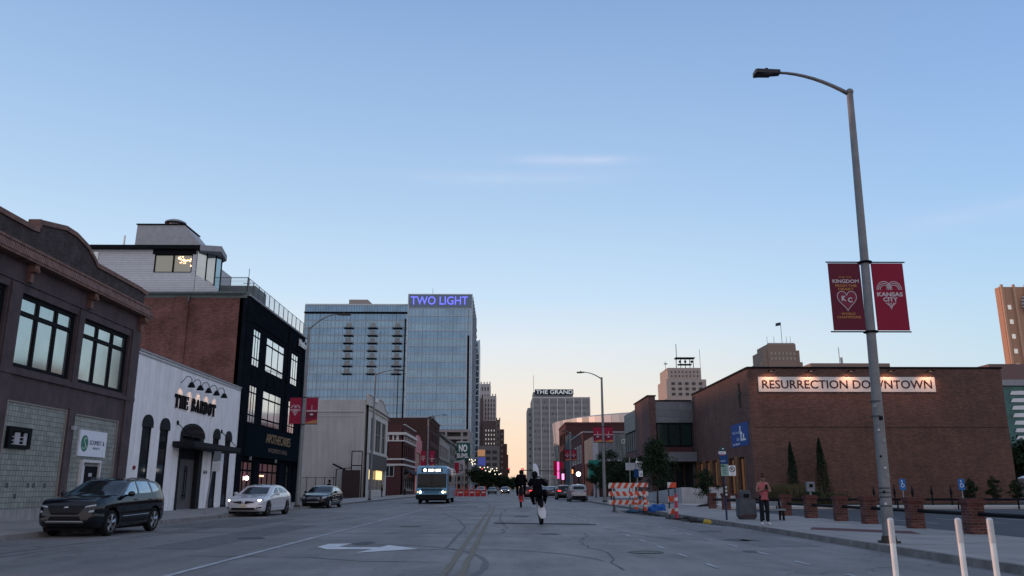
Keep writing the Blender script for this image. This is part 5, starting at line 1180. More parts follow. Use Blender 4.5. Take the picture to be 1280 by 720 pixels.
# --- sedans
def sedan_detail(t, s, side, front, rear):
    def roofp(a, b): patch(s['bvh'], lambda p: (p[0], p[1], 3), (0, 0, -1), (a, b), .005, 6).build('glass_roof', GLASS, t, smooth=True)
    k = s['k']
    side('side_window', ([(-.72, 1.02), (.20, 1.03)], [(-.10, 1.33), (.20, 1.36)]), s.get('sg', MIRRG))
    side('side_window', ([(.26, 1.03), (1.02, 1.05)], [(.26, 1.365), (.95, 1.30)]), s.get('sg', MIRRG))
    side('side_window', ([(1.07, 1.055), (1.45, 1.09)], [(1.0, 1.29), (1.25, 1.22)]), s.get('sg', MIRRG))
    seams(side, s, (-.76, .23, 1.10), .34, .98)
    for y in (.05, 1.0): side('door_handle', ([(y - .16, .84), (y + .04, .84)], [(y - .16, .87), (y + .04, .87)]), CHROME if k == 'black' else s['pm'], off=.03)
    if k == 'black': side('trim_strip', ([(-1.0, .40), (1.0, .44)], [(-1.0, .43), (1.0, .47)]), CHROME, off=.01)
    else: side('trim_strip', ([(-.95, .35), (1.0, .42)], [(-.95, .375), (1.0, .45)]), CHROME, off=.01)
    front('windshield', ([(-.70, 1.01), (.70, 1.01)], [(-.55, 1.36), (.55, 1.36)]), GLASS)
    rear('rear_window', ([(-.62, 1.06), (.62, 1.06)], [(-.50, 1.33), (.50, 1.33)]), GLASS)
    for sd in (-1, 1):
        if k == 'white':
            hl = front('headlight', ([(sd * .50, .66), (sd * .84, .70)], [(sd * .56, .74), (sd * .86, .80)]), LENS, off=.014, sub=4)
            front('lit_lamp', ([(sd * .64, .69), (sd * .78, .70)], [(sd * .65, .75), (sd * .78, .77)]), HL, off=.03, sub=3, par=hl)
            front('grille', ([(sd * .06, .56), (sd * .50, .63)], [(sd * .07, .72), (sd * .52, .68)]), mat('grille_black'), off=.014, sub=5)
            for q in range(3): front('grille_bar', ([(sd * .08, .59 + q * .035), (sd * .47, .63 + q * .015)], [(sd * .08, .60 + q * .035), (sd * .47, .637 + q * .015)]), mat('grille_bar'), off=.022, sub=4)
            front('fog_light', ([(sd * .60, .36), (sd * .82, .38)], [(sd * .62, .41), (sd * .82, .45)]), DKP, off=.012, sub=4)
        else:
            front('headlight', ([(sd * .56, .62), (sd * .84, .64)], [(sd * .56, .76), (sd * .84, .80)]), LENS, off=.014, sub=4)
        rear('tail_light', ([(sd * .5, .82), (sd * .84, .80)], [(sd * .5, .94), (sd * .84, .95)]), s.get('tlm', REDL), off=.014, sub=4)
    if k == 'white':
        roofp([(-.52, -.12), (.52, -.12)], [(-.46, 1.15), (.46, 1.15)])
        front('lower_intake', ([(-.56, .30), (.56, .30)], [(-.66, .41), (.66, .41)]), mat('grille_black'), off=.012)
        front('number_plate', ([(-.19, .42), (.19, .42)], [(-.19, .56), (.19, .56)]), PLY, off=.03, sub=3)
        front('badge', ([(-.035, .58), (.035, .58)], [(-.035, .72), (.035, .72)]), CHROME, off=.03, sub=3)
    else:
        g = front('grille', ([(-.46, .56), (.46, .56)], [(-.50, .73), (.50, .73)]), mat('grille_black'), off=.012)
        for q in range(3): front('grille_bar', ([(-.47, .59 + q * .045), (.47, .59 + q * .045)], [(-.47, .613 + q * .045), (.47, .613 + q * .045)]), CHROME, off=.024, sub=4, par=g)
        front('badge', ([(-.08, .62), (.08, .62)], [(-.08, .67), (.08, .67)]), mat('badge_blue', (.02, .04, .15), .3), off=.04, sub=3)
        front('number_plate', ([(-.42, .36), (.42, .36)], [(-.42, .42), (.42, .42)]), METAL, off=.014, sub=4)
        front('lower_intake', ([(-.6, .44), (.6, .44)], [(-.6, .52), (.6, .52)]), DKP, off=.012)
    rear('number_plate', ([(-.16, .66), (.16, .66)], [(-.16, .78), (.16, .78)]), PLATE, off=.02, sub=3)
SED = dict(L=4.85, W=1.86, wf=-1.47, wr=1.37, r=.335, tumble=.42, spokes=5, rim=DRIM, mir=(-.62, 1.03), k='white',
    top=[(-2.425, .55), (-2.40, .66), (-2.3, .76), (-2.1, .83), (-1.6, .92), (-1.05, .985), (-.6, 1.20), (-.2, 1.38), (.1, 1.435), (.5, 1.455), (.9, 1.42), (1.3, 1.31), (1.75, 1.11), (2.1, 1.06), (2.33, 1.02), (2.40, .88), (2.425, .66)],
    bot=[(-2.425, .36), (-2.2, .22), (-1.8, .18), (1.8, .2), (2.2, .26), (2.425, .40)],
    belt=[(-2.4, .74), (-1.2, .90), (.0, .96), (1.5, 1.0), (2.4, .98)], wid=[(-2.425, .60), (-2.36, .72), (-2.2, .82), (-1.9, .90), (-1.4, .93), (1.4, .93), (1.9, .90), (2.2, .84), (2.37, .76), (2.425, .66)], detail=sedan_detail)
PW = paint('pearl_white_paint', (.62, .62, .65), .18, .15)
mk = place(car('parked_sedan', 'white sedan with lit headlamps at the left kerb in front of the black building', 'car', SED, PW, sg=mat('dark_side_glass', (.10, .12, .14), .08, metal=.6)), -12.45, 43.6, R(-3), 1.04)
BKP = mat('black_car_paint', (.003, .004, .007), .13, spec=.5, var=.02)
place(car('parked_sedan', 'black sedan with wide chrome grille parked beside the cream side wall', 'car', SED, BKP, k='black', rim=SILV, sg=mat('pale_side_glass')), -12.75, 60.0, R(-3), 1.04)
SLV = paint('silver_paint', (.24, .25, .27), .3, .6)
place(car('parked_suv', 'silver crossover seen from behind, nearest car at the right kerb', 'car', SUV, SLV), 7.72, 87, PI, 1.03)
place(car('parked_suv', 'black crossover seen from behind just ahead of the silver one', 'car', SUV, BKP, tlm=TL), 7.35, 101, PI, 1.03)
place(car('parked_sedan', 'dark sedan on the right further up, left of the black crossover', 'car', SED, paint('graphite_paint', (.03, .033, .04)), k='black'), 7.6, 128, PI, 1.1)
place(car('parked_sedan', 'dark grey sedan farthest up on the right side of the road', 'car', SED, paint('dark_grey_paint', (.05, .052, .06)), k='black'), 7.0, 147, PI, 1.1)
place(car('moving_car', 'red-lit car driving away between the two motorcycle riders', 'car', SUV, paint('red_paint', (.12, .008, .01)), tlm=TL), 3.05, 112, PI, 1.0)
lc = place(car('moving_car', 'oncoming car with bright headlamps far down the road', 'car', SED, paint('graphite_paint'), k='white'), .6, 190, 0, 1.1)
place(car('waiting_car', 'pale hatchback by the red barriers far down the road', 'car', SUV, SLV), -4.6, 178, 0, 1.0)
place(car('waiting_car', 'dark sedan left of the oncoming lit car', 'car', SED, BKP, k='black'), -2.2, 184, 0, 1.05)
# --- bus
def make_bus():
    t = thing('city_bus', 'pale blue city bus with lit destination board coming down the street', 'bus', (0, 0, 0), local=True)
    BB = paint('bus_blue', (.13, .36, .55), .35, .1); w = 1.3
    m = MB(); sec = [(-w, .42), (-w, 2.75)] + arc(-w + .28, 2.78, .28, .27, 180, 90, 5) + arc(w - .28, 2.78, .28, .27, 90, 0, 5) + [(w, 2.75), (w, .42)]
    yy = [(0, .965, .0), (.12, .99, 0), (.3, 1, 0), (11.6, 1, 0), (11.9, .97, 0)]
    K = len(sec)
    for (y, k, _) in yy: m.v += [(x * k, y, .42 + (z - .42) * (k if z > 1 else 1)) for x, z in sec]
    for i in range(len(yy) - 1):
        for q in range(K): q2 = (q + 1) % K; m.f.append((i * K + q, i * K + q2, (i + 1) * K + q2, (i + 1) * K + q))
    m.f += [tuple(range(K))[::-1], tuple(range((len(yy) - 1) * K, len(yy) * K))]; m.mi = [0] * len(m.f)
    m.build('body', BB, t, smooth=True, ang=35)
    fb = lambda nm, a, b, c, d, mt, y=-.012, th=.03, par=t: MB().box(a, y, c, b, y + th, d).build(nm, mt, par)
    fb('windshield', -1.19, 1.19, 1.28, 2.42, GLASS, -.02); fb('windshield_divider', -.02, .02, 1.28, 2.42, BLACK, -.03)
    ds = fb('destination_sign', -.85, .85, 2.52, 2.86, BLACK, -.02)
    DT = mat('led_white', (1, 1, 1), .5, emit=(1, .98, .95), estr=3.0)
    fS = frame((0, 0, 0), (1, 0, 0), (0, -1, 0))
    text(ds, 'MAIN  MAX', fS, -.30, .74, 2.58, 2.80, .02, .012, DT, bold=.03)
    m = MB(); polyshape(m, fS, arc(-.58, 2.69, .14, .13, 0, 350, 14), .02, .012); m.build('route_disc', DT, ds)
    fb('bumper', -1.27, 1.27, .36, .74, DKP, -.16, .2); 
    lt = fb('front_lettering', -.9, .9, 1.0, 1.24, mat('bus_blue_dark', (.08, .18, .27), .4), -.008)
    text(lt, 'DOWNTOWN LINE', fS, -.85, .85, 1.03, 1.21, .01, .012, BLACK, bold=.02)
    fb('advert_panel', -.62, .62, .82, 1.0, mat('bus_blue_dark'), -.01)
    for sd in (-1, 1):
        h = fb('headlight', sd * .93 - .13, sd * .93 + .13, .84, 1.02, LENS, -.02)
        m = MB(); m.lathe([(.001, 0), (.085, 0), (.085, .02), (.001, .02)], (sd * .93, -.045, .93), axis='y', n=14); m.build('lit_lamp', HL, h)
        m = MB(); m.lathe([(.001, 0), (.05, 0), (.05, .02), (.001, .02)], (sd * 1.14, -.045, .93), axis='y', n=10); m.build('turn_lamp', mat('amber_on', (1, .5, .1), .4, emit=(1, .55, .15), estr=2.5), t)
        m = MB(); m.tube([(sd * 1.25, .1, 2.3), (sd * 1.5, -.25, 2.35), (sd * 1.52, -.25, 1.75)], .03, 6); m.box(sd * 1.52 - .11, -.29, 1.75, sd * 1.52 + .11, -.21, 2.25); m.build('mirror', DKP, t)
        m = MB(); m.tube([(sd * .1, -.04, 1.3), (sd * .7, -.05, 1.5)], .02, 4); m.build('wiper', BLACK, t)
        for (a, b, mt) in ((.55, 1.7, GLASS), (2.0, 4.4, mat('pinkish_side_glass', (.45, .34, .36), .12, metal=.6)), (4.5, 7.2, mat('pinkish_side_glass')), (7.3, 10.5, mat('pinkish_side_glass'))):
            MB().box(sd * 1.3 - .01, a, 1.35, sd * 1.3 + .012 * sd + .005, b, 2.4).build('side_window', mt, t)
        MB().box(sd * 1.3 - .01, .35, .5, sd * 1.3 + .015 * sd, 1.75, 1.3).build('door', mat('bus_grey', (.17, .16, .18), .5), t)
        for wy in (2.6, 9.0): wheel_parts(t, sd * 1.16, wy, .5, .28, 6, sd, METAL)
        m = MB(); m.ball((sd * .35, .2, 3.08), .08, 8); m.build('roof_marker', LENS, t)
    MB().box(-1.1, .4, .25, 1.1, 11.5, .45).build('underbody', BLACK, t)
    return t
place(make_bus(), -6.22, 74, R(0), 1.07)
# ============================================================ STREET LIGHTS
GPOLE = mat('grey_pole', (.20, .205, .21), .55, metal=.35, var=.2, scale=2.5)
BMAR = mat('banner_maroon', (.27, .012, .042), .55, var=.06); BDMA = mat('banner_dark_maroon', (.13, .014, .034), .55, var=.06); BW = mat('banner_print_grey', (.55, .50, .52), .6); BG = mat('banner_print_gold', (.42, .20, .07), .6)
def fountain(mb, f, cu, cz, s):
    for i, r in enumerate((.30, .235, .17)):
        for sd in (-1, 1): strokes(mb, f, [(p[0], p[1]) for p in arc(cu + sd * .20 * s, cz, r * s, r * s * 1.15, 0, 180, 10)], .028 * s, .003 + .0009 * i + (.0004 if sd > 0 else 0), .006)
def banner(par, kind, f, u0, u1, z0, z1, lean=0.):
    m = MB(); m.fb(f, u0, u1, z0, z1, -.004, .004)
    b = m.build('banner', {'kc': BMAR, 'kingdom': BDMA, 'champ': BMAR}[kind], par)
    w = u1 - u0; h = z1 - z0; c = (u0 + u1) / 2
    def T(s, a, bb, y0, y1, mt, bold=.02): text(b, s, f, u0 + a * w, u0 + bb * w, z0 + y0 * h, z0 + y1 * h, .004, .006, mt, bold=bold)
    if kind == 'kc':
        m = MB(); fountain(m, f, c, z0 + .60 * h, w * .62 / .8 * 1.0); m.build('fountain_mark', BW, b)
        T('KANSAS', .10, .90, .50, .565, BW, .04); T('CITY', .27, .73, .425, .49, BW, .04)
        m = MB()
        for i, x in enumerate((-.16, -.08, 0, .08, .16)): strokes(m, f, [(c + x * w, z0 + .41 * h), (c + x * w * .25, z0 + (.40 - (.09 - abs(x) * .32)) * h)], .018 * w / .8, .004 + i * .0005, .006)
        m.build('fountain_drips', BW, b)
    elif kind == 'kingdom':
        T('FOR THE', .32, .70, .775, .80, BG); T('KINGDOM', .10, .92, .70, .755, BW, .02); T('FROM THE', .17, .84, .64, .68, BG, .03); T('HEART', .26, .74, .59, .628, BG, .03)
        hp = []
        for i in range(33):
            a = 2 * PI * i / 32; hp.append((c + w * .30 * math.sin(a) ** 3, z0 + .455 * h + w * .022 * (13 * math.cos(a) - 5 * math.cos(2 * a) - 2 * math.cos(3 * a) - math.cos(4 * a))))
        m = MB(); polyshape(m, f, hp[:-1], .004, .005); m.build('heart', mat('heart_pink', (.22, .035, .06), .6), b)
        m = MB(); strokes(m, f, hp, .016, .004, .010); m.build('heart_outline', BW, b)
        T('K', .29, .45, .44, .52, BW, .05) if False else text(b, 'K', f, c - .17 * w, c - .02 * w, z0 + .43 * h, z0 + .51 * h, .012, .005, BW, bold=.05); text(b, 'C', f, c + .02 * w, c + .16 * w, z0 + .41 * h, z0 + .485 * h, .012, .005, BW, bold=.05)
        T('WORLD', .28, .72, .225, .262, BG, .03); T('CHAMPIONS', .14, .88, .175, .212, BG, .03)
    else:
        T('CHAMPIONS', .05, .95, .46, .53, BW, .04)
        m = MB(); strokes(m, f, [(c, z0 + .53 * h), (c, z0 + .72 * h)], .03, .004, .006); m.build('trophy_mark', BW, b)
        m = MB(); polyshape(m, f, [(u0 + .02 * w, z0 + .02 * h), (u1 - .02 * w, z0 + .02 * h), (u1 - .02 * w, z0 + .16 * h), (u0 + .6 * w, z0 + .12 * h), (u0 + .02 * w, z0 + .05 * h)], .004, .005); m.build('gold_swoosh', BG, b)
        m = MB(); polyshape(m, f, [(u0 + .02 * w, z0 + .17 * h), (c, z0 + .21 * h), (u1 - .02 * w, z0 + .27 * h), (u1 - .02 * w, z0 + .45 * h), (u0 + .02 * w, z0 + .45 * h)], .004, .004); m.build('dark_field', BDMA, b)
        m = MB(); polyshape(m, f, arc(c, z0 + .36 * h, .16 * w, .035 * h, 0, 350, 12), .009, .005); m.build('oval_mark', BW, b)
    return b
def street_light(name, label, x, y, z0, top, armdx, armz, hx, banners=None, r=(.13, .075), lean=0., bz=(5.03, 6.78), bk=('kingdom', 'kc'), bg=.10, bwid=.80, group=None):
    t = thing(name, label, 'street light', (x, y, z0), group=group)
    m = MB(); m.tube([(x, y, z0), (x + lean * .5, y, (z0 + top) / 2), (x + lean, y, top)], [r[0], (r[0] + r[1]) / 2, r[1]], 14)
    m.build('pole', GPOLE, t, smooth=True, ang=50)
    m = MB(); m.tube([(x, y, z0), (x, y, z0 + .16)], [r[0] * 1.35, r[0] * 1.12], 12); m.box(x - r[0] * 1.35, y - r[0] * 1.35, z0, x + r[0] * 1.35, y + r[0] * 1.35, z0 + .05); m.build('base_plate', mat('rusty_base', (.06, .05, .045), .8), t)
    tx = x + lean; s = -1 if armdx < 0 else 1; hx0 = tx + armdx; n = 8
    pts = []
    for i in range(n + 1):
        q = i / n; pts.append((tx + (hx0 - tx) * q, y, top - .12 + (armz - top + .12) * (1 - (1 - q) ** 1.9)))
    m = MB(); m.tube(pts, [.055 - .02 * i / n for i in range(n + 1)], 8); m.ball((tx, y, top - .05), r[1] * 1.25, 10); m.build('arm', GPOLE, t, smooth=True)
    m = MB(); a, b = hx0 - s * .05, hx0 + s * hx
    m.prism([(a, y - .09, armz - .05), (a, y + .09, armz - .05), (b - s * .03, y + .17, armz - .07), (b, y + .12, armz - .07), (b, y - .12, armz - .07), (b - s * .03, y - .17, armz - .07)], (0, 0, .10))
    h = m.build('lamp_head', mat('lamp_head_grey', (.045, .048, .052), .5), t)
    MB().box(min(a + s * .25, b - s * .05), y - .12, armz - .085, max(a + s * .25, b - s * .05), y + .12, armz - .068).build('lens', mat('unlit_lens', (.015, .016, .018), .2), h)
    m = MB(); m.lathe([(.045, 0), (.045, .07), (.001, .08)], ((a + b) / 2, y, armz + .05), n=10); m.build('photocell', mat('lamp_head_grey'), h)
    if banners:
        for zz in bz:
            m = MB(); m.lathe([(r[0] + .03, -.02), (r[0] + .045, 0), (r[0] + .03, .02)], (x + lean * (zz - z0) / (top - z0), y, zz), n=14); 
            xx = x + lean * (zz - z0) / (top - z0)
            m.tube([(xx - bg - bwid - .05, y - .02, zz), (xx + bg + bwid + .05, y - .02, zz)], .018, 5); m.build('banner_bracket', BLACK, t)
        zc = (bz[0] + bz[1]) / 2; xx = x + lean * (zc - z0) / (top - z0)
        f = frame((xx, y - .035, 0), (1, 0, 0), (0, -1, 0)) if not isinstance(banners, str) else frame((xx, y - .035, 0), (1, 0, 0), (0, -1, 0))
        banner(t, bk[0], f, -bg - bwid, -bg, bz[0] + .03, bz[1] - .03); banner(t, bk[1], f, bg, bg + bwid, bz[0] + .03, bz[1] - .03)
    return t
p1 = street_light('street_light', 'tall grey lamp post with two maroon banners nearest on the right pavement', 8.85, 19.4, KZ, 11.45, -1.85, 11.95, .62, True, r=(.135, .08), lean=.2, bg=.14, bwid=.79)
# stickers and straps on the near pole
rr = random.Random(4)
for i in range(9):
    z = 1.0 + i * .27 + rr.uniform(-.05, .05); a = R(-90 + rr.uniform(-35, 35)); x = 8.87 + .136 * math.cos(a); y = 19.4 + .136 * math.sin(a); s = rr.uniform(.02, .06)
    m = MB(); m.prism([(x - s, y - .012, z), (x + s * .6, y - .012, z), (x + s * .6, y - .012, z + s * 1.6), (x - s, y - .012, z + s * 1.4)], (0, .02, 0)); m.build('sticker', [mat('sticker_white', (.5, .52, .52), .6), BLACK, mat('sticker_grey', (.25, .28, .28), .6)][i % 3], p1)
for z in (1.15, 1.25, 1.35, 3.0, 3.35, .95): m = MB(); m.lathe([(.138, -.012), (.142, 0), (.138, .012)], (8.86, 19.4, z), n=14, caps=False); m.build('strap', mat('dark_steel'), p1)
street_light('street_light', 'lamp post with two red banners by the left kerb in front of the black building', -13.45, 55.5, KZ, 12.1, 1.9, 13.05, .9, True, r=(.15, .09), lean=.1, bz=(5.5, 7.3), bk=('kc', 'champ'), bg=.15, bwid=.80)
street_light('street_light', 'plain lamp post in front of the cream building', -13.7, 87, KZ, 13.2, 2.0, 13.6, .9, r=(.14, .08), lean=.15)
street_light('street_light', 'left lamp post with red banners behind the bus', -14.1, 157, KZ, 14.0, 2.6, 14.9, .9, True, r=(.2, .12), bz=(5.2, 8.2), bk=('kc', 'champ'), bg=.35, bwid=.95)
street_light('street_light', 'lamp post behind the barricades on the right kerb', 9.0, 74, KZ, 11.1, -1.6, 11.6, .65, True, r=(.16, .09), bz=(5.3, 6.68), bk=('champ', 'champ'), bg=.1, bwid=.78)
street_light('street_light', 'right lamp post with red banner beyond the silver crossover', 9.0, 110, KZ, 8.5, -.6, 8.7, .5, True, r=(.16, .12), bz=(4.85, 6.3), bk=('champ', 'champ'), bg=.08, bwid=.7)
# ============================================================ PEOPLE
def skin_mesh(J, E_, root='pelvis', sub=2):
    names = list(J); idx = {n: i for i, n in enumerate(names)}
    me = bpy.data.meshes.new('s'); me.from_pydata([J[n][0] for n in names], [(idx[a], idx[b]) for a, b in E_], [])
    ob = bpy.data.objects.new('s', me); C.objects.link(ob)
    md = ob.modifiers.new('k', 'SKIN'); md.use_smooth_shade = True
    if not me.skin_vertices:
        bm = bmesh.new(); bm.from_mesh(me); bm.verts.layers.skin.verify(); bm.to_mesh(me); bm.free()
    for n, sv in zip(names, me.skin_vertices[0].data):
        r = J[n][1]; sv.radius = (r, r) if not isinstance(r, tuple) else r; sv.use_root = (n == root)
    ss = ob.modifiers.new('u', 'SUBSURF'); ss.levels = sub; ss.render_levels = sub
    dg = bpy.context.evaluated_depsgraph_get(); dg.update(); m2 = bpy.data.meshes.new_from_object(ob.evaluated_get(dg))
    mb = MB(); mb.add([tuple(v.co) for v in m2.vertices], [tuple(p.vertices) for p in m2.polygons])
    bpy.data.objects.remove(ob); bpy.data.meshes.remove(m2); return mb
SKIN = mat('skin', (.30, .17, .13), .6, var=.05); SKIND = mat('dark_skin', (.09, .05, .04), .6, var=.05)
def person(label, loc, rz, P, top, pants, shoes, hair, sleeves=True, skin=SKIN, group=None, bare_calf=False, hairdo='bun', extras=None, bulk=1.):
    """P: joint positions (facing -Y), sides l and r"""
    t = thing('person', label, 'person', loc, local=True, rz=rz, group=group)
    v = lambda n: Vector(P[n])
    J = {'pelvis': (P['pelvis'], .115), 'spine': (P['spine'], .105), 'chest': (P['chest'], .125), 'neck': (P['neck'], .052), 'skull': (P['head'], .07)}
    Ed = [('pelvis', 'spine'), ('spine', 'chest'), ('chest', 'neck'), ('neck', 'skull')]
    for s in 'lr':
        J['sh' + s] = (P['sh' + s], .055); J['el' + s] = (P['el' + s], .040); J['wr' + s] = (P['wr' + s], .028)
        d = (v('wr' + s) - v('el' + s)).normalized(); f = P.get('hd' + s, None); fd = Vector(f).normalized() if f else d
        palm = v('wr' + s) + fd * .06; J['pa' + s] = (tuple(palm), (.038, .018))
        Ed += [('chest', 'sh' + s), ('sh' + s, 'el' + s), ('el' + s, 'wr' + s), ('wr' + s, 'pa' + s)]
        side = fd.cross(Vector((0, 0, 1))); side = side.normalized() if side.length > .1 else Vector((1, 0, 0)); curl = Vector(P.get('curl' + s, (0, 0, -1)))
        for k, (o, ln) in enumerate(((-.027, .060), (-.009, .072), (.009, .068), (.026, .052))):
            b = palm + fd * .03 + side * o; m_ = b + fd * ln * .5 + curl * ln * .12; e = m_ + fd * ln * .3 + curl * ln * .4
            J[f'f{s}{k}a'] = (tuple(b), .009); J[f'f{s}{k}b'] = (tuple(m_), .0085); J[f'f{s}{k}c'] = (tuple(e), .007)
            Ed += [('pa' + s, f'f{s}{k}a'), (f'f{s}{k}a', f'f{s}{k}b'), (f'f{s}{k}b', f'f{s}{k}c')]
        tb = v('wr' + s) + fd * .03 + side * (.03 if s == 'l' else -.03); te = tb + fd * .04 + side * (.025 if s == 'l' else -.025) + curl * .02
        J['t' + s] = (tuple(tb), .011); J['u' + s] = (tuple(te), .008); Ed += [('wr' + s, 't' + s), ('t' + s, 'u' + s)]
        J['hi' + s] = (P['hi' + s], .085); J['kn' + s] = (P['kn' + s], .058); J['an' + s] = (P['an' + s], .040)
        Ed += [('pelvis', 'hi' + s), ('hi' + s, 'kn' + s), ('kn' + s, 'an' + s), ('an' + s, 'to' + s)]
        J['to' + s] = (P['to' + s], .032)
    mb = skin_mesh(J, Ed)
    h = v('head'); fw_d = Vector(P.get('face', (0, -1, 0))).normalized(); rt_ = fw_d.cross(Vector((0, 0, 1))).normalized(); up_ = rt_.cross(fw_d)
    def H(a, b, c): return tuple(h + rt_ * a + fw_d * b + up_ * c)
    hb = MB(); hb.ball((0, 0, 0), 1, 18)
    mb.add([H(x * .075 * (1 - .18 * (z < 0) * -z), y * .095, z * .118) for x, y, z in hb.v], hb.f)
    mb.tube([H(0, .085, .02), H(0, .115, -.025), H(0, .09, -.035)], [.010, .016, .008], 6)
    for sx in (-1, 1): mb.ball(H(sx * .077, .0, -.005), .018, 8, (.5, 1, 1.5))
    mb.build('body', skin, t, smooth=True)
    e = MB()
    for sx in (-1, 1): e.ball(H(sx * .032, .086, .018), .012, 8)
    e.tube([H(-.025, .09, -.055), H(0, .096, -.057), H(.025, .09, -.055)], .006, 5); e.build('face_features', BLACK, t)
    # clothes
    g = .020 + .05 * (bulk - 1)
    JT = {'low': (tuple(v('pelvis').lerp(v('spine'), -.25)), .125), 'pelvis': (tuple(v('pelvis').lerp(v('spine'), .2)), .14), 'spine': (P['spine'], .128), 'chest': (P['chest'], .15), 'neck': (tuple(v('chest').lerp(v('neck'), .62)), .07)}
    ET = [('low', 'pelvis'), ('pelvis', 'spine'), ('spine', 'chest'), ('chest', 'neck')]
    for s in 'lr':
        JT['sh' + s] = (P['sh' + s], .055 + g); ET.append(('chest', 'sh' + s))
        if sleeves:
            JT['el' + s] = (P['el' + s], .042 + g); JT['wr' + s] = (tuple(v('el' + s).lerp(v('wr' + s), .93)), .030 + g); ET += [('sh' + s, 'el' + s), ('el' + s, 'wr' + s)]
    JT = {k_: (a_, b_ * bulk) for k_, (a_, b_) in JT.items()}; skin_mesh(JT, ET).build('top', top, t, smooth=True)
    JP = {'pelvis': (P['pelvis'], .128), 'waist': (tuple(v('pelvis').lerp(v('spine'), .85)), .118)}; EP = [('waist', 'pelvis')]
    for s in 'lr':
        JP['hi' + s] = (P['hi' + s], .10); JP['kn' + s] = (P['kn' + s], .072); q = .55 if bare_calf else .94
        JP['an' + s] = (tuple(v('kn' + s).lerp(v('an' + s), q)), .056); EP += [('pelvis', 'hi' + s), ('hi' + s, 'kn' + s), ('kn' + s, 'an' + s)]
    JP = {k_: (a_, b_ * bulk) for k_, (a_, b_) in JP.items()}; skin_mesh(JP, EP).build('trousers', pants, t, smooth=True)
    for s in 'lr':
        a, b = v('an' + s), v('to' + s); d = (b - a); 
        m = MB(); m.tube([a + Vector((0, 0, .02)) - d * .25, a - d * .05, a + d * .6, b + d * .15], [.045, .055, .048, .03], 10); m.build('shoe', shoes, t, smooth=True)
    m = MB()
    if hairdo in ('bun', 'short'):
        m.add([H(x * .084, y * .103 - .012, z * .125 + .012) for x, y, z in hb.v if True], [f for f in hb.f if not all(hb.v[i][1] > .25 and hb.v[i][2] < .55 for i in f) and not all(hb.v[i][2] < -.35 for i in f)])
        if hairdo == 'bun': m.ball(H(0, -.05, .14), .045, 10)
    elif hairdo == 'helmet':
        m.add([H(x * .118, y * .135 - .005, z * .145 + .01) for x, y, z in hb.v], hb.f); m.tube([H(-.09, .10, .09), H(0, .20, .10), H(.09, .10, .09)], .02, 6); m.tube([H(0, .08, -.09), H(0, .16, -.08)], [.07, .04], 8)
    elif hairdo == 'cap':
        m.add([H(x * .088, y * .106 - .006, max(z, .1) * .125 + .012) for x, y, z in hb.v], hb.f); m.tube([H(0, .07, .05), H(0, .17, .04)], [.06, .05], 8)
    elif hairdo == 'hat':
        m.lathe([(.17, 0), (.17, .015), (.095, .02), (.09, .12), (.02, .135)], H(0, 0, .06), n=16)
    m.build('hair' if hairdo in ('bun', 'short') else 'helmet' if hairdo == 'helmet' else 'hat', hair, t, smooth=True, ang=60, normals=True)
    if extras: extras(t, H)
    return t
def stand(**k):
    P = dict(pelvis=(0, 0, .93), spine=(0, 0, 1.10), chest=(0, 0, 1.28), neck=(0, -.01, 1.43), head=(0, -.03, 1.545), shl=(.16, 0, 1.36), shr=(-.16, 0, 1.36), ell=(.22, .03, 1.08), elr=(-.22, .03, 1.08), wrl=(.22, -.06, .85), wrr=(-.22, -.06, .85),
             hil=(.085, 0, .88), hir=(-.085, 0, .88), knl=(.10, -.02, .48), knr=(-.10, -.02, .48), anl=(.11, .02, .08), anr=(-.11, .02, .08), tol=(.13, -.12, .04), tor=(-.13, -.12, .04)); P.update(k); return P
PINK = mat('coral_top', (.40, .11, .12), .8); BPANT = mat('black_leggings', (.010, .011, .018), .7); HAIR = mat('auburn_hair', (.06, .022, .015), .6); SHOE = mat('white_trainers', (.52, .52, .52), .6)
def phone(t, H):
    m = MB(); m.box(-.04, -.335, 1.17, .04, -.32, 1.33); m.xf(Matrix.Translation((0, 0, 0))); m.build('phone', BLACK, t)
person('person standing on the pavement looking down at a phone, coral sleeveless top and black leggings', (8.8, 28.3, KZ), R(4), stand(head=(0, -.06, 1.535), face=(0, -1, -.45), ell=(.24, -.03, 1.10), elr=(-.24, -.03, 1.10), wrl=(.06, -.24, 1.17), wrr=(-.06, -.24, 1.17), hdl=(-.25, -.5, .8), hdr=(.25, -.5, .8), curll=(-1, 0, .2), curlr=(1, 0, .2)), PINK, BPANT, SHOE, HAIR, sleeves=False, extras=phone)
NAVYC = mat('dark_clothes', (.007, .007, .010), .9, spec=0)
person('person in dark clothes and brimmed hat on the pavement behind the black sedan', (-13.6, 66, .25), R(60), stand(), NAVYC, NAVYC, BLACK, BLACK, hairdo='hat', skin=SKIND)
person('small figure in dark clothes walking by the cream shopfront', (-16.6, 116, KZ), R(90), stand(), NAVYC, NAVYC, BLACK, BLACK, hairdo='short', skin=SKIND)

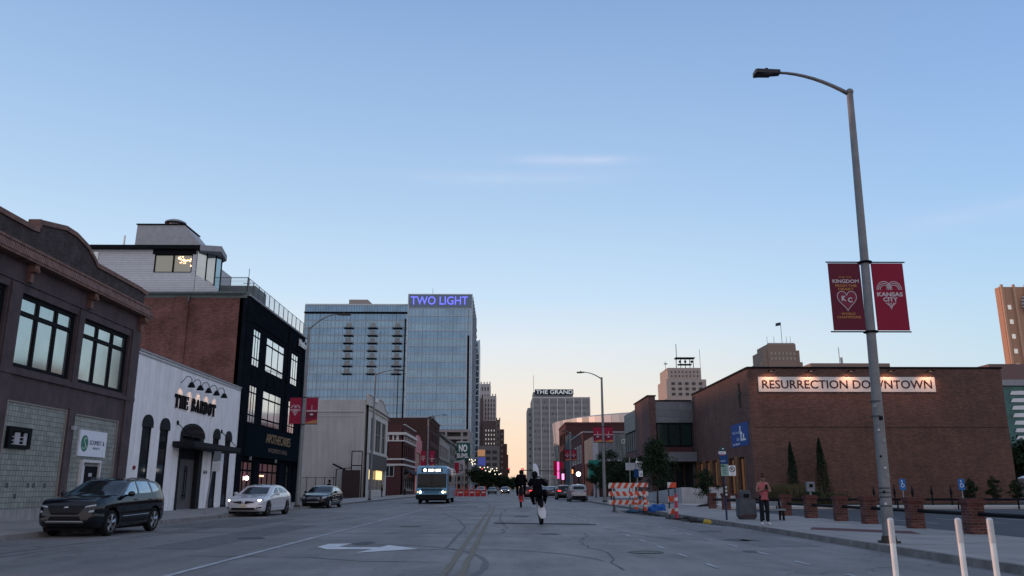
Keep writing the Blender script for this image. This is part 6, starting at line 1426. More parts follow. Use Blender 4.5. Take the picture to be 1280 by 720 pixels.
# ---------------------------------------------------------- dirt bikes on their rear wheels
def dirt_bike(label, loc, pitch, plastic, rz=0., tail=False, roll=0, group=None):
    t = thing('motorcycle', label, 'motorcycle', loc, local=True, rz=rz, group=group)
    Mx = Matrix.Rotation(R(roll), 4, 'Y') @ Matrix.Translation((0, 0, .33)) @ Matrix.Rotation(pitch, 4, 'X') @ Matrix.Translation((0, 0, -.33))
    def part(m, nm, mt, par=t, **k): m.xf(Mx); return m.build(nm, mt, par, smooth=True, ang=45, **k)
    def whl(y, z, r, w):
        m = MB(); m.lathe([(r - .09, -w / 2 * .7), (r - .03, -w / 2), (r, -w / 4), (r, w / 4), (r - .03, w / 2), (r - .09, w / 2 * .7)], (0, y, z), axis='x', n=30, caps=False)
        for k in range(30):
            a = 2 * PI * k / 30
            for sx in (-1, 1): cx = (sx * w * .25, y + r * math.cos(a), z + r * math.sin(a)); m.ball(cx, .022, 4, (1, 1, 1))
        tt = part(m, 'wheel', RUB)
        m = MB(); m.lathe([(r - .10, -.03), (r - .08, -.03), (r - .08, .03), (r - .10, .03)], (0, y, z), axis='x', n=30, caps=False); m.lathe([(.03, -.06), (.03, .06)], (0, y, z), axis='x', n=10)
        for k in range(18): a = 2 * PI * k / 18; m.tube([(0.02 * (-1) ** k, y, z), (0, y + (r - .09) * math.cos(a), z + (r - .09) * math.sin(a))], .003, 3)
        part(m, 'rim', METAL, tt)
    whl(0, .33, .33, .13); whl(1.47, .35, .35, .09)
    m = MB(); m.tube([(.10, 0, .33), (.07, .5, .42)], [.03, .035], 6); m.tube([(-.10, 0, .33), (-.07, .5, .42)], [.03, .035], 6); part(m, 'swingarm', METAL)
    m = MB(); m.box(-.13, .42, .33, .13, .80, .62); m.ball((0, .62, .62), .13, 8); m.tube([(0, .45, .42), (0, .35, .78), (0, .9, .86), (0, 1.05, .98)], .03, 6); m.tube([(0, .8, .35), (0, 1.0, .8)], .03, 6); part(m, 'engine', mat('dark_engine', (.03, .03, .032), .5))
    m = MB(); m.tube([(.12, .7, .55), (.16, .95, .5), (.16, .6, .45), (.15, .1, .68), (.15, -.22, .78)], [.025, .025, .03, .05, .05], 8); part(m, 'exhaust', METAL)
    m = MB(); m.tube([(0, .05, .95), (0, .25, .95), (0, .5, .92), (0, .85, .96)], [.06, .09, .08, .09], 10); part(m, 'seat', BLACK)
    for sx in (-1, 1):
        m = MB(); m.prism([(sx * .10, .55, .78), (sx * .16, 1.0, .62), (sx * .17, 1.05, .88), (sx * .12, .7, .97)], (sx * .02, 0, 0)); part(m, 'radiator_shroud', plastic)
        m = MB(); m.prism([(sx * .10, -.12, .66), (sx * .13, .3, .58), (sx * .12, .32, .84), (sx * .09, -.2, .88)], (sx * .02, 0, 0)); part(m, 'side_panel', plastic)
        m = MB(); m.tube([(sx * .10, 1.47, .35), (sx * .10, 1.2, .95), (sx * .09, 1.14, 1.10)], [.025, .033, .03], 8); part(m, 'fork_leg', METAL)
    def fender(nm, pts, ws, mt, tip):
        m = MB(); n = len(pts)
        for (y, z), w in zip(pts, ws): m.v += [(-w, y, z - .025), (-w * .5, y, z), (w * .5, y, z), (w, y, z - .025), (w, y, z - .045), (0, y, z - .02), (-w, y, z - .045)]
        for i in range(n - 1):
            for q in range(7): q2 = (q + 1) % 7; m.f.append((i * 7 + q, i * 7 + q2, (i + 1) * 7 + q2, (i + 1) * 7 + q))
        m.f += [tuple(range(7)), tuple(range((n - 1) * 7, n * 7))[::-1]]; m.mi = [0] * len(m.f)
        return part(m, nm, mt)
    rf = fender('rear_fender', [(.15, .84), (-.1, .90), (-.25, .95), (-.38, .99), (-.44, 1.0)], [.13, .15, .14, .11, .05], plastic, 1)
    fender('front_fender', [(1.15, .92), (1.35, .93), (1.55, .92), (1.75, .88), (1.92, .82), (1.98, .79)], [.07, .10, .11, .11, .08, .04], plastic, 1)
    m = MB(); m.tube([(-.40, .98, 1.14), (-.2, 1.05, 1.20), (0, 1.09, 1.12), (.2, 1.05, 1.20), (.40, .98, 1.14)], .014, 6); m.tube([(-.42, .97, 1.14), (-.28, 1.02, 1.17)], .022, 6); m.tube([(.42, .97, 1.14), (.28, 1.02, 1.17)], .022, 6); part(m, 'handlebar', BLACK)
    m = MB(); m.prism([(-.12, 1.24, .98), (.12, 1.24, .98), (.10, 1.18, 1.22), (-.10, 1.18, 1.22)], (0, .03, 0)); part(m, 'number_plate', plastic)
    m = MB(); m.box(-.05, -.40, .90, .05, -.37, .95) ; part(m, 'tail_light', TL if tail else REDL)
    for sx in (-1, 1): m = MB(); m.box(sx * .12 - .02 , .45, .38, sx * .12 + sx * .10 + .02, .51, .40); part(m, 'foot_peg', METAL)
    return t, Mx
GRP = None
def rider(label, loc, rz, Mx, lean, arm, headz, helmet, stand_=0., skin=SKIND):
    # positions in bike axes (+Y forwards), then turned so that "facing -Y" code works after a half turn
    def B(x, y, z): p = Mx @ Vector((x, y, z)); return p
    hip = B(0, .28, 1.07) + Vector((lean * .6, .04, .26 + stand_)); 
    def w(p): return (-p[0], -p[1], p[2])
    up = Vector((lean, .02, 1)).normalized(); 
    sp = hip + up * .18; ch = sp + (up + Vector((0, .25, 0))).normalized() * .20; nk = ch + (up + Vector((0, .2, 0))).normalized() * .16; hd = nk + (up + Vector((lean * .5, .1, 0))).normalized() * .13
    P = dict(pelvis=w(hip), spine=w(sp), chest=w(ch), neck=w(nk), head=w(hd), face=(lean * -.3, -1, 0))
    for s, sx in (('l', -1), ('r', 1)):     # after the half turn +x in person space is -x in bike space
        shd = ch + Vector((sx * .19, 0, .07)); hand = B(sx * .32, .97, 1.12)
        el = (shd + hand) / 2 + Vector((sx * .07, -.10, -.14)); 
        P['sh' + s] = w(shd); P['el' + s] = w(el); P['wr' + s] = w(hand + Vector((0, -.07, 0)))
        P['hd' + s] = (0, -1, 0)
        hi = hip + Vector((sx * .10, 0, -.03)); ft_ = B(sx * .22, .46, .46); kn = (hi + ft_) / 2 + (Mx.to_3x3() @ Vector((sx * .10, .20, .10)))
        P['hi' + s] = w(hi); P['kn' + s] = w(kn); P['an' + s] = w(ft_); P['to' + s] = w(ft_ + (Mx.to_3x3() @ Vector((0, .17, -.02))))
    return person(label, loc, rz + PI, P, NAVYC, NAVYC, BLACK, BLACK if helmet != 'w' else SHOE, hairdo='helmet', skin=skin, bulk=1.32)
WP = mat('white_plastic', (.55, .56, .58), .4, var=.03); RP = mat('red_plastic', (.25, .02, .02), .4)
bk, Mx1 = dirt_bike('white dirt bike up on its rear wheel in the middle of the road', (1.5, 32.4, 0), R(62), WP, rz=R(4), roll=-5)
rider('person in black hooded jacket leaning left on the white dirt bike', (1.5, 32.4, 0), R(4), Mx1, -.16, 0, 0, 'b')
bk2, Mx2 = dirt_bike('red dirt bike with lit tail lamp further up the road, front wheel raised', (1.33, 62.5, 0), R(50), RP, tail=True)
rd2 = rider('person in black standing on the red dirt bike', (1.33, 60.5, 0), 0, Mx2, 0, 0, 0, 'b', stand_=.25); rd2.scale = (1.12,) * 3; bk2.location.y = 60.5; bk2.scale = (1.12,) * 3

# ============================================================ STREET FURNITURE
PIL = mat('pillar_brick', (.11, .036, .034), .9, kind='brick', mortar=(.13, .10, .095), col2=(.16, .062, .05), var=.25, scale=2, bump=.5, bw=.21, bh=.078)
CAPB = mat('pillar_cap_brick', (.11, .035, .032), .9, kind='brick', mortar=(.10, .07, .065), bw=.10, bh=.12, var=.2)
pt = thing('brick_pillar', 'red brick pillar of the lot edge nearest the camera', 'pillar', (0, 0, 0), local=True, group='brick pillars along the parking lot')
MB().box(-.21, -.21, 0, .21, .21, .76).build('shaft', PIL, pt)
m = MB(); m.box(-.235, -.235, .76, .235, .235, .82); m.box(-.26, -.26, .82, .26, .26, .90); m.box(-.235, -.235, .90, .235, .235, .93); m.build('cap', CAPB, pt)
CH[pt.name] = list(kids(pt))
pls = [(23.1, 'red brick pillar nearest the camera, between the two slim white posts'), (26.4, 'second nearest red brick pillar, right of the near lamp post'), (29.7, 'red brick pillar partly hidden behind the near lamp post'), (32.2, 'red brick pillar left of the near lamp post'), (35.3, 'red brick pillar in line with the tall right-hand cypress'), (38.4, 'red brick pillar right of the bench'),
       (45.6, 'red brick pillar right behind the litter bin'), (48.6, 'small far red brick pillar left of the litter bin'), (51.8, 'farthest red brick pillar by the bus stop pole')]
for i, (y, lb) in enumerate(pls):
    o = pt if i == 0 else dup(pt, (0, 0, 0)); o.location = (12.93, y, KZ if y < 60 else 0); o['label'] = lb; o.rotation_euler = (0, 0, R(random.uniform(-3, 3)))
rl = thing('rail_fence', 'low black pipe rail linking the brick pillars', 'railing', (12.93, 36, 0))
for a, b in zip(pls, pls[1:]):
    m = MB(); m.tube([(12.93, a[0] + .3, .66), (12.93, b[0] - .3, .66)], .055, 8); m.build('rail', BLACK, rl)
m = MB(); m.tube([(12.93, 14, .66), (12.93, 22.8, .66)], .055, 8); m.build('rail', BLACK, rl)
# far rail with pickets at the other side of the lot
rl2 = thing('rail_fence', 'long dark pipe rail at the far side of the parking lot', 'railing', (30, 55, 0))
m = MB(); m.tube([(14, 55.2, .62), (60, 55.2, .62)], .07, 8); m.build('rail', BLACK, rl2)
for i in range(12): MB().tube([(14 + i * 4, 55.2, 0), (14 + i * 4, 55.2, .62)], .05, 6).build('post', BLACK, rl2)
for i, (x, lb) in enumerate([(28.3, 'first'), (29.6, 'second'), (31.0, 'third'), (32.4, 'fourth'), (26.8, 'leftmost')]):
    t = thing('finial_post', f'{lb} black spear-topped post from the left by the church wall' if lb != 'leftmost' else 'leftmost black spear-topped post, next to the blue parking sign', 'post', (x, 60.4, .15), group='black spear-topped posts by the church wall')
    m = MB(); m.tube([(x, 60.4, .15), (x, 60.4, .9)], .05, 6); m.build('shaft', BLACK, t)
    m = MB(); m.lathe([(.04, 0), (.10, .10), (.09, .25), (.04, .5), (.01, .75)], (x, 60.4, .85), n=8); m.build('spear_head', BLACK, t)
# litter bin
t = thing('litter_bin', 'dark grey double-decked litter bin beside the standing person', 'litter bin', (9.75, 34, KZ))
DG = mat('bin_grey', (.075, .084, .094), .6, var=.15)
m = MB(); m.prism([(9.48, 33.6, .25), (9.58, 33.6, .13), (10.05, 33.6, .13), (10.15, 33.6, .25), (10.12, 33.6, .92), (9.50, 33.6, .92)], (0, .6, 0)); m.build('bin_body', DG, t)
m = MB(); m.prism([(9.60, 33.7, .92), (9.98, 33.7, .92), (9.96, 33.7, 1.22), (9.93, 33.7, 1.27), (9.65, 33.7, 1.27), (9.61, 33.7, 1.22)], (0, .35, 0)); m.build('bin_hood', DG, t)
MB().box(9.68, 33.68, .98, 9.9, 33.71, 1.12).build('bin_opening', BLACK, t)
MB().box(9.53, 33.58, .2, 10.1, 33.6, .32).build('kick_band', mat('bin_band', (.07, .045, .045), .7), t)
# bench
t = thing('bench', 'small dark bench with blue-grey slats behind the standing person', 'bench', (10.6, 33, KZ))
SL = mat('slat_blue_grey', (.19, .22, .24), .6)
MB().box(10.15, 33.1, .66, 10.98, 33.14, .84).build('backrest', SL, t); MB().box(10.15, 32.6, .50, 10.98, 33.02, .56).build('seat', SL, t)
for x in (10.2, 10.85):
    m = MB(); m.box(x, 32.62, .13, x + .07, 32.69, .50); m.box(x, 33.05, .13, x + .07, 33.10, .84); m.box(x, 32.69, .44, x + .07, 33.05, .5); m.build('leg', BLACK, t)
# bus stop
t = thing('bus_stop_sign', 'blue bus stop pole with stacked blue, green and no-parking panels', 'sign', (8.82, 33.2, KZ))
f = frame((8.82, 33.2, 0), (1, 0, 0), (0, -1, 0)); SB = mat('stop_blue', (.012, .06, .19), .5)
m = MB(); m.tube([(8.82, 33.2, KZ), (8.82, 33.2, 2.9)], .04, 8); m.build('pole', mat('pole_blue', (.02, .04, .09), .5), t)
m = MB(); polyshape(m, f, [(-.15, 2.80), (.13, 2.80)] + arc(-.01, 2.80, .13, .15, 0, 180, 10), .05, .03); hd_ = m.build('header', mat('stop_teal', (.015, .07, .09), .5), t)
m = MB(); polyshape(m, f, arc(-.01, 2.87, .03, .03, 0, 350, 10), .08, .01); m.build('route_dot', WHITE, hd_)
p_ = MB().fb(f, -.19, .09, 2.66, 2.77, .055, .09).build('name_panel', WHITE, t); text(p_, 'RideKC', f, -.16, .06, 2.69, 2.74, .09, .008, SB)
p_ = MB().fb(f, -.15, .16, 2.28, 2.655, .05, .08).build('route_panel', SB, t); MB().fb(f, -.12, .04, 2.61, 2.635, .08, .088).build('red_stripe', mat('stripe_red', (.4, .05, .08), .5), p_); text(p_, 'to 31', f, -.12, .05, 2.36, 2.43, .08, .008, WHITE)
p_ = MB().fb(f, -.13, .16, 1.82, 2.27, .05, .075).build('timetable_panel', mat('pale_green_panel', (.28, .42, .38), .5), t)
for i in range(5): MB().fb(f, -.08, .11 - .03 * (i % 2), 1.88 + i * .07, 1.91 + i * .07, .075, .082).build('timetable_row', mat('green_ink', (.05, .16, .13), .5), p_)
MB().fb(f, -.13, .02, 2.16, 2.25, .075, .083).build('green_block', mat('green_ink'), p_)
p_ = MB().fb(f, .17, .45, 1.82, 2.22, .05, .075).build('no_parking_panel', WHITE, t)
m = MB(); strokes(m, f, arc(.31, 2.07, .10, .10, 0, 360, 24), .025, .075, .008); strokes(m, f, [(.24, 2.14), (.38, 2.0)], .02, .0855, .006); m.build('prohibition_ring', BLACK, p_); text(p_, 'P', f, .27, .35, 2.02, 2.12, .075, .007, BLACK); text(p_, '<->', f, .24, .40, 1.86, 1.91, .075, .007, BLACK)
m = MB(); m.tube([(8.82, 33.2, 1.0), (8.82, 33.2, 1.5)], .085, 8); m.build('sticker_sleeve', mat('sleeve_dark', (.03, .032, .035), .6), t)
for q in (1.06, 1.2, 1.34): MB().box(8.78 + q * .02, 33.09, q, 8.87, 33.11, q + .08).build('sticker', mat('sticker_white'), t)
# sign poles by the barricades
t = thing('street_sign', 'pair of small parking signs on slim poles behind the barricades', 'sign', (8.1, 56, KZ)); f = frame((9.0, 58, 0), (1, 0, 0), (0, -1, 0))
for u in (-.15, .35): m = MB(); m.tube([tuple(f(u, KZ)), tuple(f(u, 3.4))], .035, 6); m.build('pole', METAL, t)
MB().fb(f, -.45, .25, 2.55, 3.05, .05, .07).build('sign_plate', mat('sign_back_grey', (.42, .44, .46), .5), t)
MB().fb(f, .28, .72, 2.45, 3.15, .05, .07).build('sign_plate', mat('sign_back_grey'), t)
MB().fb(f, .12, .44, 2.05, 2.62, .072, .09).build('blue_plate', SB, t); MB().fb(f, .46, .74, 2.1, 2.5, .072, .09).build('sign_plate', WHITE, t)
m = MB(); polyshape(m, f, arc(.34, 3.1, .1, .1, 0, 350, 14), .09, .02); m.build('round_plate', WHITE, t)
# blank plate on pole in front of the white building
t = thing('street_sign', 'plain grey sign plate on a thin pole in front of the white building', 'sign', (-13.35, 39.8, KZ)); f = frame((-13.55, 39.9, 0), (1, 0, 0), (0, -1, 0))
m = MB(); m.tube([tuple(f(-.42, KZ)), tuple(f(-.20, 2.9))], .035, 6); m.build('pole', METAL, t)
MB().fb(f, -.25, .12, 2.12, 2.58, .03, .05).build('sign_plate', mat('plate_pale', (.50, .54, .56), .5), t); MB().fb(f, -.20, .12, 2.60, 3.05, .03, .05).build('sign_plate', mat('plate_dim', (.16, .19, .21), .5), t)
# meter box and accessible parking signs
t = thing('pay_station', 'small grey parking pay box on a post between the cypresses', 'parking meter', (13.6, 37, KZ)); MB().tube([(13.6, 37, 0), (13.6, 37, 1.2)], .04, 6).build('post', METAL, t); bx_ = MB().box(13.44, 36.85, 1.2, 13.76, 37.05, 1.62).build('box', mat('pay_grey', (.2, .22, .25), .5), t); MB().box(13.52, 36.83, 1.38, 13.68, 36.85, 1.52).build('screen', BLACK, bx_)
def hcp(x, label):
    t = thing('parking_sign', label, 'sign', (x, 57, .15), group='blue accessible parking signs'); f = frame((x, 57, 0), (1, 0, 0), (0, -1, 0))
    MB().tube([tuple(f(0, .15)), tuple(f(0, 1.9))], .03, 6).build('post', METAL, t); p_ = MB().fb(f, -.21, .21, 1.22, 1.95, .03, .05).build('plate', mat('hcp_blue', (.02, .15, .42), .5), t)
    m = MB(); strokes(m, f, arc(.0, 1.52, .11, .11, 90, 330, 12), .03, .05, .008); strokes(m, f, [(-.03, 1.80), (-.02, 1.62), (.08, 1.60), (.12, 1.46)], .035, .059, .006); polyshape(m, f, arc(-.03, 1.84, .035, .035, 0, 350, 8), .05, .01); m.build('wheelchair_symbol', WHITE, p_)
hcp(27.3, 'blue accessible parking sign just right of the near lamp post'); hcp(31.35, 'blue accessible parking sign left of the round shrubs')
# slim white posts
t = thing('delineator_post', 'slim white flexible post nearest the lamp post, cut by the picture bottom', 'post', (0, 0, 0), local=True, group='slim white flexible posts at the bottom right')
m = MB(); m.tube([(0, 0, 0), (0, 0, .97)], [.034, .032], 12); m.build('tube', mat('post_white', (.80, .84, .82), .5), t, smooth=True, ang=50)
m = MB(); m.tube([(0, 0, .72), (0, 0, .985)], .0365, 12); m.lathe([(.0365, 0), (.02, .02), (.001, .022)], (0, 0, .985), n=12); m.build('reflective_sleeve', mat('sleeve_grey', (.55, .58, .58), .3), t, smooth=True, ang=50)
m = MB(); m.lathe([(.12, 0), (.11, .03), (.05, .05)], n=14); m.build('base', RUB, t)
CH[t.name] = list(kids(t)); t.location = (4.60, 10, 0)
o = dup(t, (5.41, 10, 0), label='middle one of the three slim white flexible posts'); o.rotation_euler = (0, R(-.4), 0)
o = dup(t, (5.79, 10, 0), label='slim white flexible post nearest the right picture edge'); o.rotation_euler = (0, R(-.4), 0)
# barricades
ORG = mat('barricade_orange', (.58, .08, .035), .5); BWT = mat('barricade_white', (.58, .57, .55), .5)
def barricade(label, x, y, w, rz=0., zs=(1.40, .92, .42), h=.24, lab2=None):
    t = thing('barricade', label, 'barricade', (x, y, 0), local=True, rz=rz); f = frame((0, 0, 0), (1, 0, 0), (0, -1, 0))
    for j, z in enumerate(zs):
        b = MB().fb(f, -w / 2, w / 2, z, z + h, 0, .03).build('rail_board', BWT, t); m = MB(); n = max(2, int(w / .36)); d = -1 if j % 2 else 1
        for i in range(n):
            u = -w / 2 + w * (i + .25) / n; s = .13 * d; uu = [u, u + .19, u + .19 + s, u + s]
            uu = [min(max(q, -w / 2), w / 2) for q in uu]
            polyshape(m, f, [(uu[0], z), (uu[1], z), (uu[2], z + h), (uu[3], z + h)], .03, .006)
        m.build('orange_stripes', ORG, b)
    for u in (-w / 2 + .3, w / 2 - .3) if w > 1 else (-w / 2 + .05, w / 2 - .05):
        m = MB(); m.fb(f, u - .03, u + .03, .04, zs[0] + .2, -.04, 0); m.fb(f, u - .03, u + .03, 0, .05, -.6, .6); m.build('upright', mat('dark_steel'), t)
    return t
barricade('wide three-board striped barricade at the work zone', 7.35, 48.9, 2.3, R(3))
barricade('second striped barricade just behind the first', 7.3, 51.5, 1.6, R(-4), zs=(1.32, .86, .40))
barricade('narrow striped panel barricade standing alone nearer the camera', 7.62, 37.7, .40, R(6), zs=(1.36, .75, .22), h=.24)
t = thing('sign_board', 'blank white board leaning behind the barricades', 'board', (7.6, 52.8, 0)); MB().prism([(6.9, 52.7, .75), (8.35, 52.7, .75), (8.35, 52.9, 1.5), (6.9, 52.9, 1.5)], (0, .04, 0)).build('board', mat('plate_pale'), t); [MB().tube([(q, 52.9, 0), (q, 52.8, 1.3)], .03, 5).build('leg', METAL, t) for q in (7.1, 8.2)]
def chan(label, x, y, sc=1.):
    t = thing('channelizer_cone', label, 'traffic cone', (x, y, 0), local=True, group='tall orange cones at the work zone'); t.scale = (sc,) * 3
    m = MB(); m.lathe([(.095, .06), (.07, .5), (.05, 1.02), (.03, 1.05)], n=14); m.build('cone_tube', mat('cone_orange', (.60, .085, .035), .5), t, smooth=True, ang=50)
    for a, b in ((.78, .9), (.5, .62), (.28, .38)):
        m = MB(); m.tube([(0, 0, a), (0, 0, b)], [.095 - .036 * (a - .06) + .002, .095 - .036 * (b - .06) + .002], 14); m.build('white_band', BWT, t)
    m = MB(); m.box(-.27, -.27, 0, .27, .27, .05); m.lathe([(.2, .05), (.12, .08)], n=12, caps=False); m.build('rubber_base', RUB, t)
    m = MB(); m.tube([(-.04, 0, 1.03), (-.05, 0, 1.12), (0, 0, 1.18), (.05, 0, 1.12), (.04, 0, 1.03)], .012, 5); m.build('handle', mat('cone_orange'), t)
chan('tall orange cone with white bands, right one in front of the barricade', 8.15, 48.1, 1.1); chan('tall orange cone with white bands, left one in front of the barricade', 7.72, 49.6 - 1.9, 1.1) if False else chan('tall orange cone with white bands, left one in front of the barricade', 7.65, 48.2, 1.08)
# single tube with pink band leaning against the narrow barricade
t = thing('channelizer_cone', 'pink and white tube by the narrow barricade', 'traffic cone', (7.72, 37.4, 0), local=True); m = MB(); m.lathe([(.085, .05), (.07, 1.05), (.03, 1.1)], n=14); m.build('cone_tube', mat('tube_pink', (.42, .05, .09), .5), t, smooth=True, ang=50)
for a in (.35, .8): m = MB(); m.tube([(0, 0, a), (0, 0, a + .14)], [.084, .082], 14); m.build('white_band', BWT, t)
m = MB(); m.box(-.2, -.2, 0, .2, .2, .05); m.build('rubber_base', RUB, t)
# blue tarpaulin heap, yellow litter
def lump(name, label, cat, c, s, mt, seed=1, n=3):
    bm = bmesh.new(); bmesh.ops.create_icosphere(bm, subdivisions=n, radius=1)
    for v in bm.verts:
        k = 1 + .30 * noise.noise(v.co * 1.7 + Vector((seed * 3.1, 0, 0))) + .12 * noise.noise(v.co * 5 + Vector((seed, 0, 0))); v.co = Vector((v.co.x * s[0] * k, v.co.y * s[1] * k, max(-.02, (v.co.z * .9 + .35) * s[2] * k)))
    me = bpy.data.meshes.new(name); bm.to_mesh(me); bm.free(); me.materials.append(mt); o = bpy.data.objects.new(name, me); C.objects.link(o); o.location = c; tag(o, label, cat); return o
lump('tarpaulin', 'crumpled bright blue tarpaulin heap beside the barricade', 'tarpaulin', (8.55, 46.6, 0), (.55, .4, .38), mat('tarp_blue', (.012, .085, .30), .45, var=.3, scale=3), 2)
lump('tarpaulin', 'small dark blue sheet on the road under the barricade', 'tarpaulin', (7.4, 47.4, 0), (.5, .25, .14), mat('tarp_dark', (.02, .06, .11), .5, var=.3), 5)
lump('litter_bag', 'small crumpled yellow bag on the kerb edge', 'litter', (8.0, 33.0, 0), (.17, .12, .14), mat('litter_yellow', (.42, .32, .05), .5, var=.4, scale=9), 3)
rr = random.Random(8)
for i in range(7): lump('asphalt_chunk', ['dark broken asphalt chunk by the blue tarpaulin', 'flat dark chunk near the narrow barricade', 'broken piece right of the narrow barricade', 'dark rubble lump on the kerb edge', 'rubble lump before the yellow bag', 'low dark rubble lump by the bus stop pole', 'tiny pale chunk left of the narrow barricade'][i], 'rubble', (8.1 + rr.uniform(-.5, .6), 45.5 - i * 1.9, 0), (.16 + rr.random() * .15, .14, .09), DIRT, 10 + i, 2)
# hydrant, utility boxes
t = thing('fire_hydrant', 'small dark fire hydrant at the foot of the maroon corner building', 'hydrant', (-17.4, 150, KZ)); m = MB(); m.lathe([(.2, 0), (.16, .1), (.15, .8), (.2, .85), (.12, 1.05), (.01, 1.15)], (-17.4, 150, KZ), n=12); m.build('barrel', BLACK, t); MB().tube([(-17.7, 150, .8), (-17.1, 150, .8)], .09, 8).build('side_nozzle', BLACK, t)
# neon and small lit signs on the right, far
t = thing('neon_sign', 'pink and red neon signs projecting over the right pavement', 'sign', (10.6, 160, 0)); f = FS(160)
NP = mat('neon_pink', (1, .2, .6), .5, emit=(1, .10, .42), estr=1.6); NP2 = mat('neon_pink_pale', (1, .4, .7), .5, emit=(1, .25, .6), estr=2.2); NR = mat('neon_red', (.4, .0, .04), .5, emit=(.6, .01, .05), estr=.08)
MB().fb(f, 10.5, 10.85, 3.1, 6.2, .1, -.1).build('pink_blade', NP, t); MB().fb(f, 11.15, 11.8, 2.9, 4.0, .1, -.1).build('pink_square', NP2, t); MB().fb(f, 9.8, 10.4, 3.6, 6.4, .0, -.2).build('red_field', NR, t); MB().fb(f, 11.0, 11.6, 4.4, 6.2, .0, -.2).build('red_field', NR, t); MB().tube([tuple(f(9.9, 0)), tuple(f(9.9, 3.2))], .2, 6).build('post', METAL, t)
t = thing('round_lamp', 'bright round white lamp beside the teal building', 'lamp', (10.9, 121, 0)); MB().ball((11.0, 121, 3.3), .34, 12).build('globe', mat('globe_lit', (1, 1, 1), .5, emit=(1, .97, .92), estr=4), t); MB().tube([(11.0, 121, 0), (11.0, 121, 3.0)], .08, 6).build('post', BLACK, t)
t = thing('pedestrian_signal', 'pedestrian signal glowing orange at the right far corner', 'signal', (10.2, 123, 0)); MB().box(9.9, 123, 3.2, 10.6, 123.3, 4.3).build('housing', BLACK, t); MB().box(10.05, 122.96, 3.4, 10.4, 123.0, 4.0).build('lit_hand', mat('hand_orange', (1, .3, .1), .5, emit=(1, .28, .10), estr=2.2), t); MB().tube([(10.3, 123.2, 0), (10.3, 123.2, 3.3)], .1, 6).build('post', METAL, t)
# traffic signals
def signal(label, x, y, arm, hs, z=6.0):
    t = thing('traffic_signal', label, 'traffic light', (x, y, KZ)); MB().tube([(x, y, 0), (x, y, z + .6)], .14, 8).build('pole', mat('dark_steel'), t); MB().tube([(x, y, z), (x + arm, y, z + .15)], .09, 6).build('mast_arm', mat('dark_steel'), t)
    for hx in hs:
        h = MB().box(hx - .2, y - .2, z - .7, hx + .2, y + .15, z + .5).build('signal_head', BLACK, t)
        for q, zz in enumerate((z + .3, z - .08, z - .46)): m = MB(); m.lathe([(.001, 0), (.12, 0), (.12, -.04), (.001, -.04)], (hx, y - .2, zz), axis='y', n=10); m.build('lens', mat('signal_red_on', (1, .1, .1), .5, emit=(1, .08, .08), estr=2.5) if q == 0 else mat('signal_off', (.02, .03, .02), .3), h)
signal('traffic signal mast arm reaching over from the left far corner', -11.5, 186, 13.2, (1.4, -4.5), 5.2)
signal('traffic signal mast arm reaching over from the right far corner', 10.5, 150, -7.2, (3.6, 5.7), 4.3)
# red barriers at the left far side
RB = mat('barrier_red', (.42, .03, .035), .5, var=.15)
lbs = ['nearest the bus', 'second from the bus', 'third from the bus', 'fourth from the bus', 'fifth from the bus', 'farthest right, nearest the dark cars']
for i in range(6):
    x = -7.9 + i * .95; t = thing('water_barrier', f'red road barrier {lbs[i]}', 'barrier', (x, 140, 0), group='red road barriers far down the street'); MB().prism([(x - .42, 140, 0), (x + .42, 140, 0), (x + .40, 140, .3), (x + .38, 140, 1.05), (x - .38, 140, 1.05), (x - .40, 140, .3)], (0, .5, 0)).build('shell', RB, t)
    MB().box(x - .3, 139.96, .55, x + .3, 140, .75).build('reflective_strip', BWT if i % 2 else mat('strip_orange', (.55, .15, .06), .5), t); MB().tube([(x + .3, 140.2, 1.05), (x + .3, 140.2, 1.7)], .07, 6).build('warning_tube', mat('cone_orange'), t)
# string lights
t = thing('string_lights', 'cluster of small lit bulbs strung among the far trees on the left', 'lights', (-8, 296, 0)); rr = random.Random(14)
bb = MB(); bb.ball((0, 0, 0), .22, 6); b0 = None
SLM = mat('string_bulb', (1, .9, .7), .5, emit=(1, .86, .62), estr=1.3)
for i in range(24):
    q = rr.random(); x = -12 + q * 11.5; z = 10.6 - q * 4.2 + rr.uniform(-1.3, 1.3)
    if b0 is None: b0 = bb.build('bulb', SLM, t, off=Vector((0, 0, 0))); o = b0
    else: o = b0.copy(); C.objects.link(o); o.parent = t
    o.location = (x + 8, rr.uniform(-1, 1), z)
m = MB(); m.tube([(-12.4, 296, 11.2), (-8, 296, 9.4), (-2, 296, 7.2)], .05, 4); m.tube([(-12.4, 296, 9), (-8, 296, 7.6), (-2, 296, 5.6)], .05, 4); m.tube([(-12.4, 296, 0), (-12.4, 296, 11.2)], .12, 5); m.build('cable', BLACK, t)

